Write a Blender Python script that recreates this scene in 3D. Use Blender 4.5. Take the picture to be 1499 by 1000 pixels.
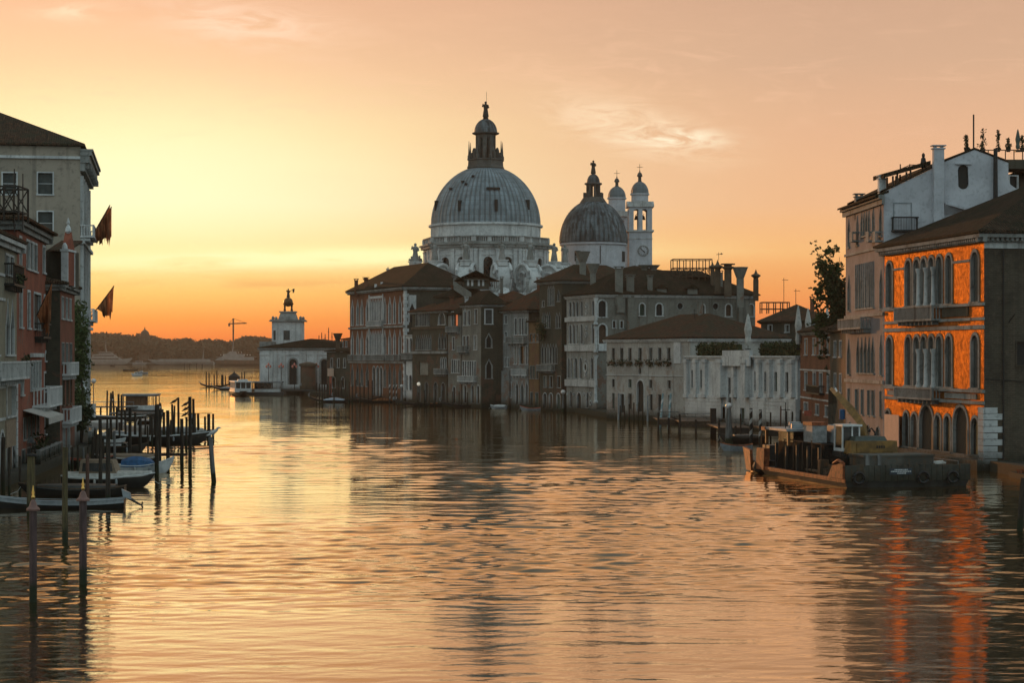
import bpy, math, random
from mathutils import Vector, Matrix
rnd = random.Random(7)
scn = bpy.context.scene
col = scn.collection
for o in list(bpy.data.objects): bpy.data.objects.remove(o)

# ---------------------------------------------------------------- camera
F, CX, HY, HC = 3000.0, 749.5, 521.0, 10.0       # photo measures: focal length, centre, horizon row, eye height
cam_d = bpy.data.cameras.new('camera'); cam = bpy.data.objects.new('camera', cam_d); col.objects.link(cam)
cam_d.sensor_width = 36.0; cam_d.lens = 36.0 * F / 1499.0
cam_d.clip_start = 0.5; cam_d.clip_end = 30000
cam_d.shift_y = (HY - 500.0) / 1499.0
cam.location = (0, 0, HC); cam.rotation_euler = (math.radians(90), 0, 0)
scn.camera = cam

# ---------------------------------------------------------------- exposure, sun
vs = scn.view_settings
vs.view_transform = 'Standard'; vs.look = 'None'; vs.exposure = 0.0; vs.gamma = 1.0; vs.use_curve_mapping = False
scn.cycles.use_denoising = True
scn.cycles.max_bounces = 6; scn.cycles.diffuse_bounces = 3; scn.cycles.glossy_bounces = 4
scn.cycles.transparent_max_bounces = 4; scn.cycles.volume_bounces = 0
scn.cycles.sample_clamp_indirect = 6.0; scn.cycles.caustics_reflective = False; scn.cycles.caustics_refractive = False
SUN_AZ, SUN_EL = math.radians(-17.0), math.radians(3.0)
sun_d = bpy.data.lights.new('sun', 'SUN'); sun = bpy.data.objects.new('sun', sun_d); col.objects.link(sun)
sun_d.energy = 2.0; sun_d.angle = math.radians(0.5); sun_d.color = (1.0, 0.42, 0.14)
sdir = Vector((math.sin(SUN_AZ) * math.cos(SUN_EL), math.cos(SUN_AZ) * math.cos(SUN_EL), math.sin(SUN_EL)))
sun.rotation_euler = sdir.to_track_quat('Z', 'Y').to_euler()

# ---------------------------------------------------------------- node helper
def lin(c, k=1.0):
    return tuple(k * ((v / 255.0 / 12.92) if v / 255.0 <= 0.04045 else ((v / 255.0 + 0.055) / 1.055) ** 2.4) for v in c) + (1.0,)
class NT:
    def __init__(s, nt): s.nt = nt; s.n = nt.nodes; s.l = nt.links
    def node(s, t, **kw):
        n = s.n.new(t)
        for k, v in kw.items(): setattr(n, k, v)
        return n
    def put(s, inp, v):
        if hasattr(v, 'is_linked') or hasattr(v, 'links'): s.l.new(v, inp)
        elif isinstance(v, (tuple, list)) and len(v) == 3 and inp.type == 'RGBA': inp.default_value = tuple(v) + (1.0,)
        else: inp.default_value = v
    def math(s, op, a, b=0.0, c=0.0, clamp=False):
        n = s.node('ShaderNodeMath', operation=op, use_clamp=clamp)
        s.put(n.inputs[0], a); s.put(n.inputs[1], b)
        if len(n.inputs) > 2: s.put(n.inputs[2], c)
        return n.outputs[0]
    def mix(s, f, a, b, mode='MIX'):
        n = s.node('ShaderNodeMix', data_type='RGBA', blend_type=mode)
        s.put(n.inputs[0], f); s.put(n.inputs[6], a); s.put(n.inputs[7], b)
        return n.outputs[2]
    def ramp(s, f, pts, interp='LINEAR'):
        n = s.node('ShaderNodeValToRGB'); s.put(n.inputs[0], f); cr = n.color_ramp; cr.interpolation = interp
        while len(cr.elements) < len(pts): cr.elements.new(0.5)
        for e, (p, c) in zip(cr.elements, pts):
            e.position = p; e.color = c if len(c) == 4 else tuple(c) + (1.0,)
        return n.outputs[0]
    def rng(s, v, a, b, c=0.0, d=1.0, smooth=True):
        n = s.node('ShaderNodeMapRange', interpolation_type='SMOOTHSTEP' if smooth else 'LINEAR')
        s.put(n.inputs[0], v); n.inputs[1].default_value = a; n.inputs[2].default_value = b
        n.inputs[3].default_value = c; n.inputs[4].default_value = d
        return n.outputs[0]
    def noise(s, vec, scale, detail=3.0, rough=0.5, dist=0.0):
        n = s.node('ShaderNodeTexNoise'); s.put(n.inputs['Vector'], vec); n.inputs['Scale'].default_value = scale
        n.inputs['Detail'].default_value = detail; n.inputs['Roughness'].default_value = rough; n.inputs['Distortion'].default_value = dist
        return n.outputs[0]
    def scale(s, vec, sc, loc=(0, 0, 0), rot=(0, 0, 0)):
        n = s.node('ShaderNodeMapping'); s.put(n.inputs[0], vec); n.inputs['Scale'].default_value = sc
        n.inputs['Location'].default_value = loc; n.inputs['Rotation'].default_value = rot
        return n.outputs[0]

# ---------------------------------------------------------------- world: sunrise sky
world = bpy.data.worlds.new('World'); scn.world = world; world.use_nodes = True
world.node_tree.nodes.clear()
w = NT(world.node_tree)
gen = w.node('ShaderNodeTexCoord').outputs['Generated']
sep = w.node('ShaderNodeSeparateXYZ'); w.l.new(gen, sep.inputs[0])
wx, wy, wz = sep.outputs
el = w.math('ARCSINE', wz)
az = w.math('ARCTAN2', wx, wy)
def elp(y): return math.atan((HY - y) / F)
def stops(lst, top):
    return [(max(0.0, min(1.0, elp(y) / 0.5 if not isinstance(y, str) else float(y) / 0.5)), lin(c)) for y, c in lst] + top
t = w.math('DIVIDE', el, 0.5)
left = w.ramp(t, stops([(521, (196, 92, 52)), (500, (240, 118, 58)), (468, (252, 156, 70)), (430, (255, 202, 108)), (395, (255, 230, 146)),
        (370, (255, 238, 164)), (300, (255, 250, 200)), (200, (255, 230, 172)), (100, (250, 204, 158)), (0, (238, 186, 148))],
        [(0.50, lin((250, 188, 124))), (0.72, lin((184, 150, 118))), (0.95, lin((138, 142, 138)))]))
right = w.ramp(t, stops([(521, (190, 95, 55)), (490, (226, 112, 60)), (455, (242, 140, 75)), (420, (244, 160, 90)), (370, (246, 184, 118)), (300, (234, 182, 138)),
        (200, (224, 176, 140)), (90, (208, 168, 138)), (0, (202, 162, 134))], [(0.50, lin((222, 172, 128))), (0.72, lin((172, 148, 122))), (0.95, lin((134, 140, 140)))]))
azn = w.noise(w.scale(gen, (6, 6, 30)), 1.0, 3.0)
azf = w.math('ADD', az, w.math('MULTIPLY', w.math('SUBTRACT', azn, 0.5), 0.10))
front = w.mix(w.rng(azf, -0.24, 0.17), left, right)
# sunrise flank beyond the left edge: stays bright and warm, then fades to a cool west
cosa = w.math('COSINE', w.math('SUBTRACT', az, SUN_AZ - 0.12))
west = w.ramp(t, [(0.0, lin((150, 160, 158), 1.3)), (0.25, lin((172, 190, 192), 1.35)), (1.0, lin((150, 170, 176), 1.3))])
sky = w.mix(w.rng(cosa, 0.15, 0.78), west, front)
# thin cloud streaks (placed by direction)
u = w.math('DIVIDE', wx, w.math('MAXIMUM', wy, 0.05)); v = w.math('DIVIDE', wz, w.math('MAXIMUM', wy, 0.05))
def gauss(uc, vc, su, sv, tilt=0.0):
    du = w.math('SUBTRACT', u, uc); dv = w.math('SUBTRACT', w.math('SUBTRACT', v, vc), w.math('MULTIPLY', du, tilt))
    a = w.math('POWER', w.math('DIVIDE', w.math('ABSOLUTE', du), su), 2.0); b = w.math('POWER', w.math('DIVIDE', w.math('ABSOLUTE', dv), sv), 2.0)
    return w.math('POWER', 2.718, w.math('MULTIPLY', w.math('ADD', a, b), -1.0))
cn = w.noise(w.scale(gen, (26, 26, 120), rot=(0, 0.0, 0.1)), 1.0, 8.0, 0.66, 1.0)
cn2 = w.noise(w.scale(gen, (9, 9, 90), (3, 1, 2)), 1.0, 5.0, 0.6, 0.3)
def cloud(f, g, lo, hi, c, k):
    return w.mix(w.math('MULTIPLY', w.math('MULTIPLY', g, w.rng(f, lo, hi)), k, clamp=True), sky, c)
sky = cloud(cn, gauss(0.060, 0.111, 0.034, 0.010, -0.22), 0.34, 0.64, lin((255, 228, 192)), 1.1)
sky = cloud(cn, gauss(0.078, 0.1065, 0.022, 0.0040, -0.03), 0.32, 0.58, lin((255, 242, 210)), 1.25)
sky = cloud(cn, gauss(-0.130, 0.162, 0.040, 0.009, -0.10), 0.36, 0.62, lin((255, 216, 186)), 0.9)
sky = cloud(cn, gauss(-0.215, 0.168, 0.018, 0.004, 0.0), 0.36, 0.62, lin((255, 222, 186)), 0.8)
sky = cloud(cn2, gauss(-0.11, 0.0475, 0.14, 0.0048, 0.02), 0.28, 0.54, lin((255, 250, 186), 1.05), 1.3)
sky = cloud(cn2, gauss(-0.17, 0.088, 0.10, 0.035, 0.0), -1.0, 0.0, lin((255, 253, 205), 1.05), 0.55)
sky = cloud(cn2, gauss(-0.17, 0.040, 0.06, 0.0040, 0.02), 0.45, 0.62, lin((250, 205, 116)), 0.8)
sky = cloud(cn2, gauss(-0.02, 0.030, 0.2, 0.006, 0.0), 0.50, 0.66, lin((255, 176, 96)), 0.5)
sky = cloud(cn2, gauss(-0.16, 0.0335, 0.10, 0.0028, 0.015), 0.42, 0.60, lin((236, 168, 100)), 0.6)
sky = cloud(cn, gauss(0.02, 0.135, 0.5, 0.03, 0.0), 0.48, 0.75, lin((246, 200, 166)), 0.35)
nish = w.node('ShaderNodeTexSky', sky_type='NISHITA', sun_disc=False)
nish.sun_elevation = SUN_EL; nish.sun_rotation = SUN_AZ
nb = w.node('ShaderNodeBackground'); nb.inputs['Strength'].default_value = 0.004; w.l.new(nish.outputs[0], nb.inputs['Color'])
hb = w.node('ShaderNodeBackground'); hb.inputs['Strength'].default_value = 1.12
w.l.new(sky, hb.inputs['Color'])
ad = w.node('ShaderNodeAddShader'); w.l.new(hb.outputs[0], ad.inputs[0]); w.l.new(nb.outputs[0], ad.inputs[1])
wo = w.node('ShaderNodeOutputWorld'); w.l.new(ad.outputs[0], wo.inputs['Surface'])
try: world.cycles.sampling_method = 'MANUAL'; world.cycles.sample_map_resolution = 1024
except Exception: pass

# ---------------------------------------------------------------- object helpers
def P(px, py, D): return Vector(((px - CX) / F * D, D, HC + (HY - py) / F * D))
def D_at(py): return HC * F / (py - HY)
def tag(o, label=None, cat=None, group=None, kind=None):
    if label: o['label'] = label
    if cat: o['category'] = cat
    if group: o['group'] = group
    if kind: o['kind'] = kind
    return o
def thing(name, label, cat, loc=(0, 0, 0), rz=0.0, group=None):
    o = bpy.data.objects.new(name, None); col.objects.link(o); o.empty_display_size = 0.2
    o.location = loc; o.rotation_euler = (0, 0, rz)
    return tag(o, label, cat, group)
class MB:
    def __init__(s): s.v = []; s.f = []
    def add(s, vs, fs):
        b = len(s.v); s.v += [Vector(p) for p in vs]; s.f += [tuple(b + i for i in f) for f in fs]; return s
    def box(s, c, d, rz=0.0):            # c = centre of the base, d = sizes
        ca, sa = math.cos(rz), math.sin(rz); vs = []
        for z in (0, d[2]):
            for x, y in ((-1, -1), (1, -1), (1, 1), (-1, 1)):
                X, Y = x * d[0] / 2, y * d[1] / 2
                vs.append((c[0] + X * ca - Y * sa, c[1] + X * sa + Y * ca, c[2] + z))
        return s.add(vs, [(3, 2, 1, 0), (4, 5, 6, 7), (0, 1, 5, 4), (1, 2, 6, 5), (2, 3, 7, 6), (3, 0, 4, 7)])
    def hexa(s, p):                      # 8 points: bottom ring, top ring
        return s.add(p, [(3, 2, 1, 0), (4, 5, 6, 7), (0, 1, 5, 4), (1, 2, 6, 5), (2, 3, 7, 6), (3, 0, 4, 7)])
    def tube(s, pts, rad, seg=8, cap=True):
        pts = [Vector(p) for p in pts]
        if not isinstance(rad, (list, tuple)): rad = [rad] * len(pts)
        vs = []
        for i, p in enumerate(pts):
            a = pts[max(0, i - 1)]; b = pts[min(len(pts) - 1, i + 1)]; d = (b - a).normalized()
            up = Vector((0, 0, 1)) if abs(d.z) < 0.9 else Vector((0, 1, 0))
            x = d.cross(up).normalized(); y = d.cross(x)
            for k in range(seg):
                t = 2 * math.pi * k / seg; vs.append(p + (x * math.cos(t) + y * math.sin(t)) * rad[i])
        fs = []
        for i in range(len(pts) - 1):
            for k in range(seg):
                fs.append((i * seg + k, i * seg + (k + 1) % seg, (i + 1) * seg + (k + 1) % seg, (i + 1) * seg + k))
        if cap: fs += [tuple(range(seg)), tuple(range((len(pts) - 1) * seg, len(pts) * seg))[::-1]]
        return s.add(vs, fs)
    def lathe(s, c, prof, seg=16, a0=0.0, cap=True, sq=(1, 1)):
        vs = []
        for r, z in prof:
            for k in range(seg):
                t = a0 + 2 * math.pi * k / seg; vs.append((c[0] + r * math.cos(t) * sq[0], c[1] + r * math.sin(t) * sq[1], c[2] + z))
        fs = []
        for i in range(len(prof) - 1):
            for k in range(seg):
                fs.append((i * seg + k, i * seg + (k + 1) % seg, (i + 1) * seg + (k + 1) % seg, (i + 1) * seg + k))
        if cap: fs += [tuple(range(seg))[::-1], tuple(range((len(prof) - 1) * seg, len(prof) * seg))]
        return s.add(vs, fs)
    def ext(s, poly, z0, z1):            # vertical prism
        n = len(poly); vs = [(p[0], p[1], z0) for p in poly] + [(p[0], p[1], z1) for p in poly]
        return s.add(vs, [tuple(range(n))[::-1], tuple(range(n, 2 * n))] + [(i, (i + 1) % n, n + (i + 1) % n, n + i) for i in range(n)])
    def build(s, name, mat, parent=None, smooth=False):
        off = Vector((0, 0, 0))
        if parent is not None and parent.get('_w'): off = Vector(parent['_w'])
        me = bpy.data.meshes.new(name); me.from_pydata([v - off for v in s.v], [], s.f); me.update()
        if mat: me.materials.append(mat)
        uvl = me.uv_layers.new(name='UVMap'); d = uvl.data; Z = Vector((0, 0, 1))
        for p in me.polygons:
            n = p.normal
            tx = Z.cross(n)
            if tx.length < 0.05: tx = Vector((1, 0, 0)); ty = Vector((0, 1, 0))
            else: tx.normalize(); ty = n.cross(tx)
            for li in p.loop_indices:
                c = me.vertices[me.loops[li].vertex_index].co; d[li].uv = (c.dot(tx), c.dot(ty))
        if smooth:
            me.polygons.foreach_set('use_smooth', [True] * len(me.polygons))
            try: me.set_sharp_from_angle(angle=math.radians(38))
            except Exception: pass
        o = bpy.data.objects.new(name, me); col.objects.link(o)
        if parent is not None: o.parent = parent
        if parent is not None and parent.get('_w') is not None: o['_w'] = parent['_w']
        return o
def wthing(name, label, cat, loc, group=None):      # a thing whose parts are given in world metres
    o = thing(name, label, cat, loc, 0.0, group); o['_w'] = tuple(loc); return o
def copy_tree(o, parent=None):
    c = o.copy(); col.objects.link(c); c.parent = parent
    for ch in list(o.children): copy_tree(ch, c)
    return c

# ---------------------------------------------------------------- materials
def newmat(name):
    m = bpy.data.materials.new(name); m.use_nodes = True; nt = NT(m.node_tree)
    b = nt.n['Principled BSDF']; tc = nt.node('ShaderNodeTexCoord'); return m, nt, b, tc
MATS = {}
def plaster(name, c, c2=None, c3=None, stain=0.5, bump=0.25, rough=0.9, brick=False, scale=1.0, patch=None):
    m, t, b, tc = newmat(name); ob = tc.outputs['Object']
    c2 = c2 or tuple(x * 0.62 for x in c); c3 = c3 or tuple(x * 0.35 for x in c)
    n1 = t.noise(ob, 0.35 * scale, 5, 0.6); n2 = t.noise(ob, 2.6 * scale, 5, 0.65)
    st = t.noise(t.scale(ob, (1.3, 1.3, 0.09)), 1.0, 4, 0.6)
    c1 = t.mix(t.rng(n1, 0.38, 0.62), c, c2)
    c1 = t.mix(t.math('MULTIPLY', t.rng(n2, 0.50, 0.72), 0.55), c1, c3)
    c1 = t.mix(t.math('MULTIPLY', t.rng(st, 0.52, 0.72), stain), c1, c3)
    if patch:                                                            # fallen plaster showing brick
        b2 = t.node('ShaderNodeTexBrick'); t.l.new(tc.outputs['UV'], b2.inputs['Vector']); b2.inputs['Scale'].default_value = 1.0
        b2.inputs['Brick Width'].default_value = 0.4; b2.inputs['Row Height'].default_value = 0.13; b2.inputs['Mortar Size'].default_value = 0.018
        t.put(b2.inputs['Color1'], patch); t.put(b2.inputs['Color2'], tuple(x * .6 for x in patch)); t.put(b2.inputs['Mortar'], tuple(x * 1.3 + .02 for x in patch))
        sp0 = t.node('ShaderNodeSeparateXYZ'); t.l.new(ob, sp0.inputs[0])
        pn = t.math('SUBTRACT', t.noise(ob, 0.28, 7, 0.72, 0.4), t.math('MULTIPLY', sp0.outputs[2], 0.006))
        c1 = t.mix(t.math('MULTIPLY', t.rng(pn, 0.50, 0.55), 0.85), c1, b2.outputs[0])
    sp = t.node('ShaderNodeSeparateXYZ'); t.l.new(ob, sp.inputs[0])
    zz = t.math('ADD', sp.outputs[2], t.math('MULTIPLY', n2, 1.6))
    c1 = t.mix(t.rng(zz, 3.2, 1.0), c1, (0.022, 0.024, 0.016))          # damp and algae at the waterline
    if brick:
        br = t.node('ShaderNodeTexBrick'); t.l.new(tc.outputs['UV'], br.inputs['Vector']); br.inputs['Scale'].default_value = 1.0
        br.inputs['Brick Width'].default_value = 0.5; br.inputs['Row Height'].default_value = 0.16; br.inputs['Mortar Size'].default_value = 0.02
        t.put(br.inputs['Color1'], (1, 1, 1)); t.put(br.inputs['Color2'], (0.72, 0.72, 0.72)); t.put(br.inputs['Mortar'], (1.3, 1.2, 1.1))
        c1 = t.mix(1.0, c1, br.outputs[0], 'MULTIPLY')
    t.l.new(c1, b.inputs['Base Color']); b.inputs['Roughness'].default_value = rough; b.inputs['Specular IOR Level'].default_value = 0.25
    bp = t.node('ShaderNodeBump'); bp.inputs['Strength'].default_value = 1.0; bp.inputs['Distance'].default_value = 0.05 * bump * 2
    t.l.new(n2, bp.inputs['Height']); t.l.new(bp.outputs[0], b.inputs['Normal'])
    MATS[name] = m; return m
def simple(name, c, rough=0.6, metal=0.0, var=0.35, scale=3.0, emit=None, es=1.0, spec=0.4):
    m, t, b, tc = newmat(name)
    n = t.noise(tc.outputs['Object'], scale, 4, 0.6)
    t.l.new(t.mix(t.rng(n, 0.35, 0.65), c, tuple(x * (1 - var) for x in c)), b.inputs['Base Color'])
    b.inputs['Roughness'].default_value = rough; b.inputs['Metallic'].default_value = metal; b.inputs['Specular IOR Level'].default_value = spec
    if emit: b.inputs['Emission Color'].default_value = tuple(emit) + (1.0,); b.inputs['Emission Strength'].default_value = es
    MATS[name] = m; return m
def tiles(name, c, c2, moss=(0.05, 0.045, 0.03)):
    m, t, b, tc = newmat(name); uv = tc.outputs['UV']
    sp = t.node('ShaderNodeSeparateXYZ'); t.l.new(uv, sp.inputs[0])
    ridge = t.math('ABSOLUTE', t.math('SINE', t.math('MULTIPLY', sp.outputs[0], math.pi / 0.24)))
    rows = t.math('FRACT', t.math('DIVIDE', sp.outputs[1], 0.38))
    h = t.math('ADD', t.math('MULTIPLY', ridge, 0.08), t.math('MULTIPLY', rows, -0.03))
    cell = t.node('ShaderNodeTexWhiteNoise', noise_dimensions='2D')
    cb = t.node('ShaderNodeCombineXYZ'); t.l.new(t.math('FLOOR', t.math('DIVIDE', sp.outputs[0], 0.24)), cb.inputs[0]); t.l.new(t.math('FLOOR', t.math('DIVIDE', sp.outputs[1], 0.38)), cb.inputs[1])
    t.l.new(cb.outputs[0], cell.inputs['Vector'])
    c1 = t.mix(cell.outputs[0], c, c2)
    n = t.noise(tc.outputs['Object'], 0.45, 6, 0.7); nb_ = t.noise(tc.outputs['Object'], 2.2, 5, 0.7)
    c1 = t.mix(t.math('MULTIPLY', t.rng(n, 0.42, 0.62), 0.85), c1, moss); c1 = t.mix(t.math('MULTIPLY', t.rng(nb_, 0.55, 0.72), 0.6), c1, (0.085, 0.075, 0.055))
    t.l.new(c1, b.inputs['Base Color']); b.inputs['Roughness'].default_value = 0.95; b.inputs['Specular IOR Level'].default_value = 0.05
    bp = t.node('ShaderNodeBump'); bp.inputs['Distance'].default_value = 1.0; t.l.new(h, bp.inputs['Height']); t.l.new(bp.outputs[0], b.inputs['Normal'])
    MATS[name] = m; return m
# palette (base colours)
STONE = plaster('istrian_stone', (0.52, 0.52, 0.50), (0.40, 0.40, 0.385), (0.10, 0.10, 0.09), 0.7, 0.3)
STONE_D = plaster('weathered_stone', (0.30, 0.30, 0.28), (0.20, 0.20, 0.185), (0.05, 0.05, 0.045), 0.7, 0.3)
STONE_W = plaster('white_marble', (0.62, 0.62, 0.60), (0.48, 0.48, 0.47), (0.20, 0.20, 0.19), 0.6, 0.2)
WHITE = plaster('white_plaster', (0.52, 0.52, 0.54), (0.43, 0.43, 0.45), (0.25, 0.25, 0.25), 0.35, 0.15)
GREYW = plaster('grey_white_plaster', (0.41, 0.392, 0.355), (0.32, 0.30, 0.27), (0.15, 0.13, 0.12), 0.6, 0.2, patch=(0.30, 0.24, 0.20))
BEIGE = plaster('beige_plaster', (0.36, 0.30, 0.235), (0.30, 0.255, 0.20), (0.11, 0.095, 0.08), 0.5, 0.2, scale=0.7)
OLIVE = plaster('olive_plaster', (0.25, 0.225, 0.165), (0.20, 0.18, 0.13), (0.09, 0.08, 0.06), 0.5, patch=(0.17, 0.085, 0.055))
RED = plaster('red_plaster', (0.27, 0.082, 0.048), (0.20, 0.060, 0.038), (0.09, 0.035, 0.025), 0.6, 0.3, patch=(0.16, 0.085, 0.06))
DRED = plaster('dark_red_plaster', (0.20, 0.065, 0.040), (0.14, 0.048, 0.030), (0.06, 0.028, 0.02), 0.5, 0.3, patch=(0.13, 0.07, 0.05))
BROWN = plaster('brown_plaster', (0.12, 0.088, 0.060), (0.085, 0.058, 0.038), (0.04, 0.03, 0.02), 0.6, 0.3, patch=(0.15, 0.07, 0.045))
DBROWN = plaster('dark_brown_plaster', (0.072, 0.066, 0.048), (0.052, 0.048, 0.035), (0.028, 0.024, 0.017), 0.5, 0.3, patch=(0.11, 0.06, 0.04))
GREY = plaster('grey_plaster', (0.20, 0.192, 0.165), (0.155, 0.148, 0.125), (0.07, 0.065, 0.055), 0.6, 0.25, patch=(0.17, 0.09, 0.06))
PALEG = plaster('pale_grey_plaster', (0.25, 0.25, 0.235), (0.18, 0.18, 0.17), (0.08, 0.08, 0.07), 0.7, 0.25, patch=(0.20, 0.12, 0.085))
OCHRE = plaster('ochre_plaster', (0.20, 0.12, 0.06), (0.15, 0.09, 0.045), (0.07, 0.045, 0.03), 0.5, patch=(0.15, 0.07, 0.045))
PINK = plaster('pink_plaster', (0.26, 0.225, 0.22), (0.21, 0.18, 0.178), (0.15, 0.12, 0.11), 0.6, 0.2)
BRICK = plaster('brick_wall', (0.19, 0.082, 0.048), (0.14, 0.06, 0.036), (0.07, 0.035, 0.022), 0.4, 0.2, brick=True)
TILE = tiles('roof_tiles', (0.100, 0.052, 0.032), (0.046, 0.030, 0.022))
TILE_D = tiles('old_roof_tiles', (0.056, 0.036, 0.024), (0.028, 0.021, 0.015), (0.024, 0.024, 0.015))
TILE_R = tiles('red_roof_tiles', (0.125, 0.050, 0.028), (0.07, 0.032, 0.020))
DARK = simple('dark_interior', (0.016, 0.016, 0.014), 0.7)
IRON = simple('black_iron', (0.02, 0.019, 0.018), 0.55, 0.3)
WOOD = simple('dark_wet_wood', (0.034, 0.025, 0.018), 0.75, 0, 0.5, 6)
def postwood(name, c, c2, rough=.8):
    m, t, b, tc = newmat(name); ob = tc.outputs['Object']; n = t.noise(t.scale(ob, (7, 7, .7)), 1.0, 5, .65); n2 = t.noise(ob, 2.5, 4, .6)
    cc = t.mix(t.rng(n, .36, .62), c, c2); sp = t.node('ShaderNodeSeparateXYZ'); t.l.new(ob, sp.inputs[0]); zz = t.math('ADD', sp.outputs[2], t.math('MULTIPLY', n2, .9))
    cc = t.mix(t.rng(zz, 1.5, .9), cc, (.014, .020, .008)); t.l.new(cc, b.inputs['Base Color']); b.inputs['Roughness'].default_value = rough; b.inputs['Specular IOR Level'].default_value = .25
    bp = t.node('ShaderNodeBump'); bp.inputs['Distance'].default_value = .04; t.l.new(n, bp.inputs['Height']); t.l.new(bp.outputs[0], b.inputs['Normal']); MATS[name] = m; return m
WOOD_P = postwood('weathered_post_wood', (.052, .040, .030), (.020, .015, .011))
WOOD_B = simple('brown_timber', (0.085, 0.050, 0.028), 0.75, 0, 0.5, 5)
WOOD_G = postwood('greyed_timber', (.19, .185, .175), (.10, .096, .09), .85)
WOOD_O = simple('varnished_wood', (0.17, 0.075, 0.028), 0.45, 0, 0.4, 5)
PURPLE = postwood('mauve_post_paint', (.105, .062, .060), (.055, .034, .032), .6)
OLIVEP = postwood('olive_post_paint', (.11, .085, .035), (.05, .038, .018), .65)
GOLDP = simple('gilded_finial', (0.70, 0.42, 0.12), 0.3, 1.0)
WPAINT = simple('white_paint', (0.62, 0.62, 0.60), 0.4, 0, 0.25, 2)
GPAINT = simple('grey_paint', (0.26, 0.28, 0.29), 0.45, 0, 0.3, 2)
BLUE = simple('blue_tarpaulin', (0.020, 0.11, 0.26), 0.6, 0, 0.4, 3)
TURQ = simple('pale_turquoise_paint', (0.30, 0.44, 0.46), 0.6, 0, 0.4, 4)
CANVAS = simple('pale_canvas', (0.48, 0.46, 0.42), 0.85, 0, 0.3, 3)
TAN = simple('tan_canvas', (0.26, 0.19, 0.13), 0.85, 0, 0.3, 3)
YELL = simple('worn_yellow_paint', (0.22, 0.115, 0.022), 0.5, 0, 0.5, 1.5)
RUST = simple('rusty_orange_plate', (0.36, 0.095, 0.030), 0.62, 0.15, 0.7, 2.2)
STEEL = simple('dark_steel', (0.040, 0.042, 0.040), 0.5, 0.3, 0.4, 2)
LEAD = None
GLOBE = simple('milk_glass_globe', (0.72, 0.66, 0.62), 0.25)
ROSE = simple('rose_glass', (0.75, 0.25, 0.18), 0.25)
LAMPLIT = simple('lit_lamp', (0.8, 0.5, 0.25), 0.4, emit=(1.0, 0.50, 0.16), es=1.6)
LAMPW = simple('lit_white_lamp', (0.8, 0.8, 0.7), 0.4, emit=(1.0, 0.86, 0.66), es=0.35)
SILH = simple('bronze_statue', (0.045, 0.042, 0.034), 0.6, 0.4)
STATUE = plaster('statue_stone', (0.30, 0.29, 0.27), (0.20, 0.20, 0.18), (0.09, 0.09, 0.08), 0.5)
POSTER = simple('salmon_hoarding', (0.62, 0.36, 0.27), 0.7, 0, 0.12, 1)
REDSIGN = simple('red_sign', (0.50, 0.11, 0.06), 0.6)
SIGNL = simple('light_tinted_sign', (0.66, 0.42, 0.30), 0.6, 0, 0.15)  # orange light on the board is put into its base colour
def clothmat(name, c):
    m, t, b, tc = newmat(name); n = t.noise(tc.outputs['Object'], 1.2, 4); cc = t.mix(t.rng(n, .35, .65), c, tuple(x * .6 for x in c)); sx = t.node('ShaderNodeSeparateXYZ'); t.l.new(tc.outputs['Object'], sx.inputs[0]); st = t.rng(t.math('SINE', t.math('MULTIPLY', t.math('ADD', sx.outputs[0], t.math('MULTIPLY', sx.outputs[2], .25)), 9.0)), -.1, .1); cc = t.mix(t.math('MULTIPLY', st, .6), cc, tuple(x * .4 for x in c))
    t.l.new(cc, b.inputs['Base Color']); b.inputs['Roughness'].default_value = .9; tr = t.node('ShaderNodeBsdfTranslucent'); t.l.new(cc, tr.inputs['Color'])
    mx = t.node('ShaderNodeMixShader'); mx.inputs[0].default_value = .72; t.l.new(b.outputs[0], mx.inputs[1]); t.l.new(tr.outputs[0], mx.inputs[2])
    t.l.new(mx.outputs[0], t.n['Material Output'].inputs['Surface']); MATS[name] = m; return m
FLAGR = clothmat('dark_red_flag', (0.60, 0.26, 0.12))
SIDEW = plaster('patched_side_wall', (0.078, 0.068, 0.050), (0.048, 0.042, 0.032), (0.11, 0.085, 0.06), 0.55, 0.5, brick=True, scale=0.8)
def foliage(name, c, c2):
    m, t, b, tc = newmat(name)
    g = t.node('ShaderNodeNewGeometry').outputs['Random Per Island']
    t.l.new(t.mix(g, c, c2), b.inputs['Base Color']); b.inputs['Roughness'].default_value = 0.75; b.inputs['Specular IOR Level'].default_value = 0.2
    MATS[name] = m; return m
LEAF = foliage('garden_leaves', (0.030, 0.048, 0.014), (0.085, 0.105, 0.032))
LEAF_D = foliage('dark_leaves', (0.020, 0.030, 0.012), (0.060, 0.066, 0.026))
LEAF_T = foliage('hazed_treeline_leaves', (0.075, 0.065, 0.04), (0.12, 0.10, 0.06))  # lightened and warmed in the colour to help the distant haze
BARK = simple('bark', (0.05, 0.038, 0.026), 0.9)

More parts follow.
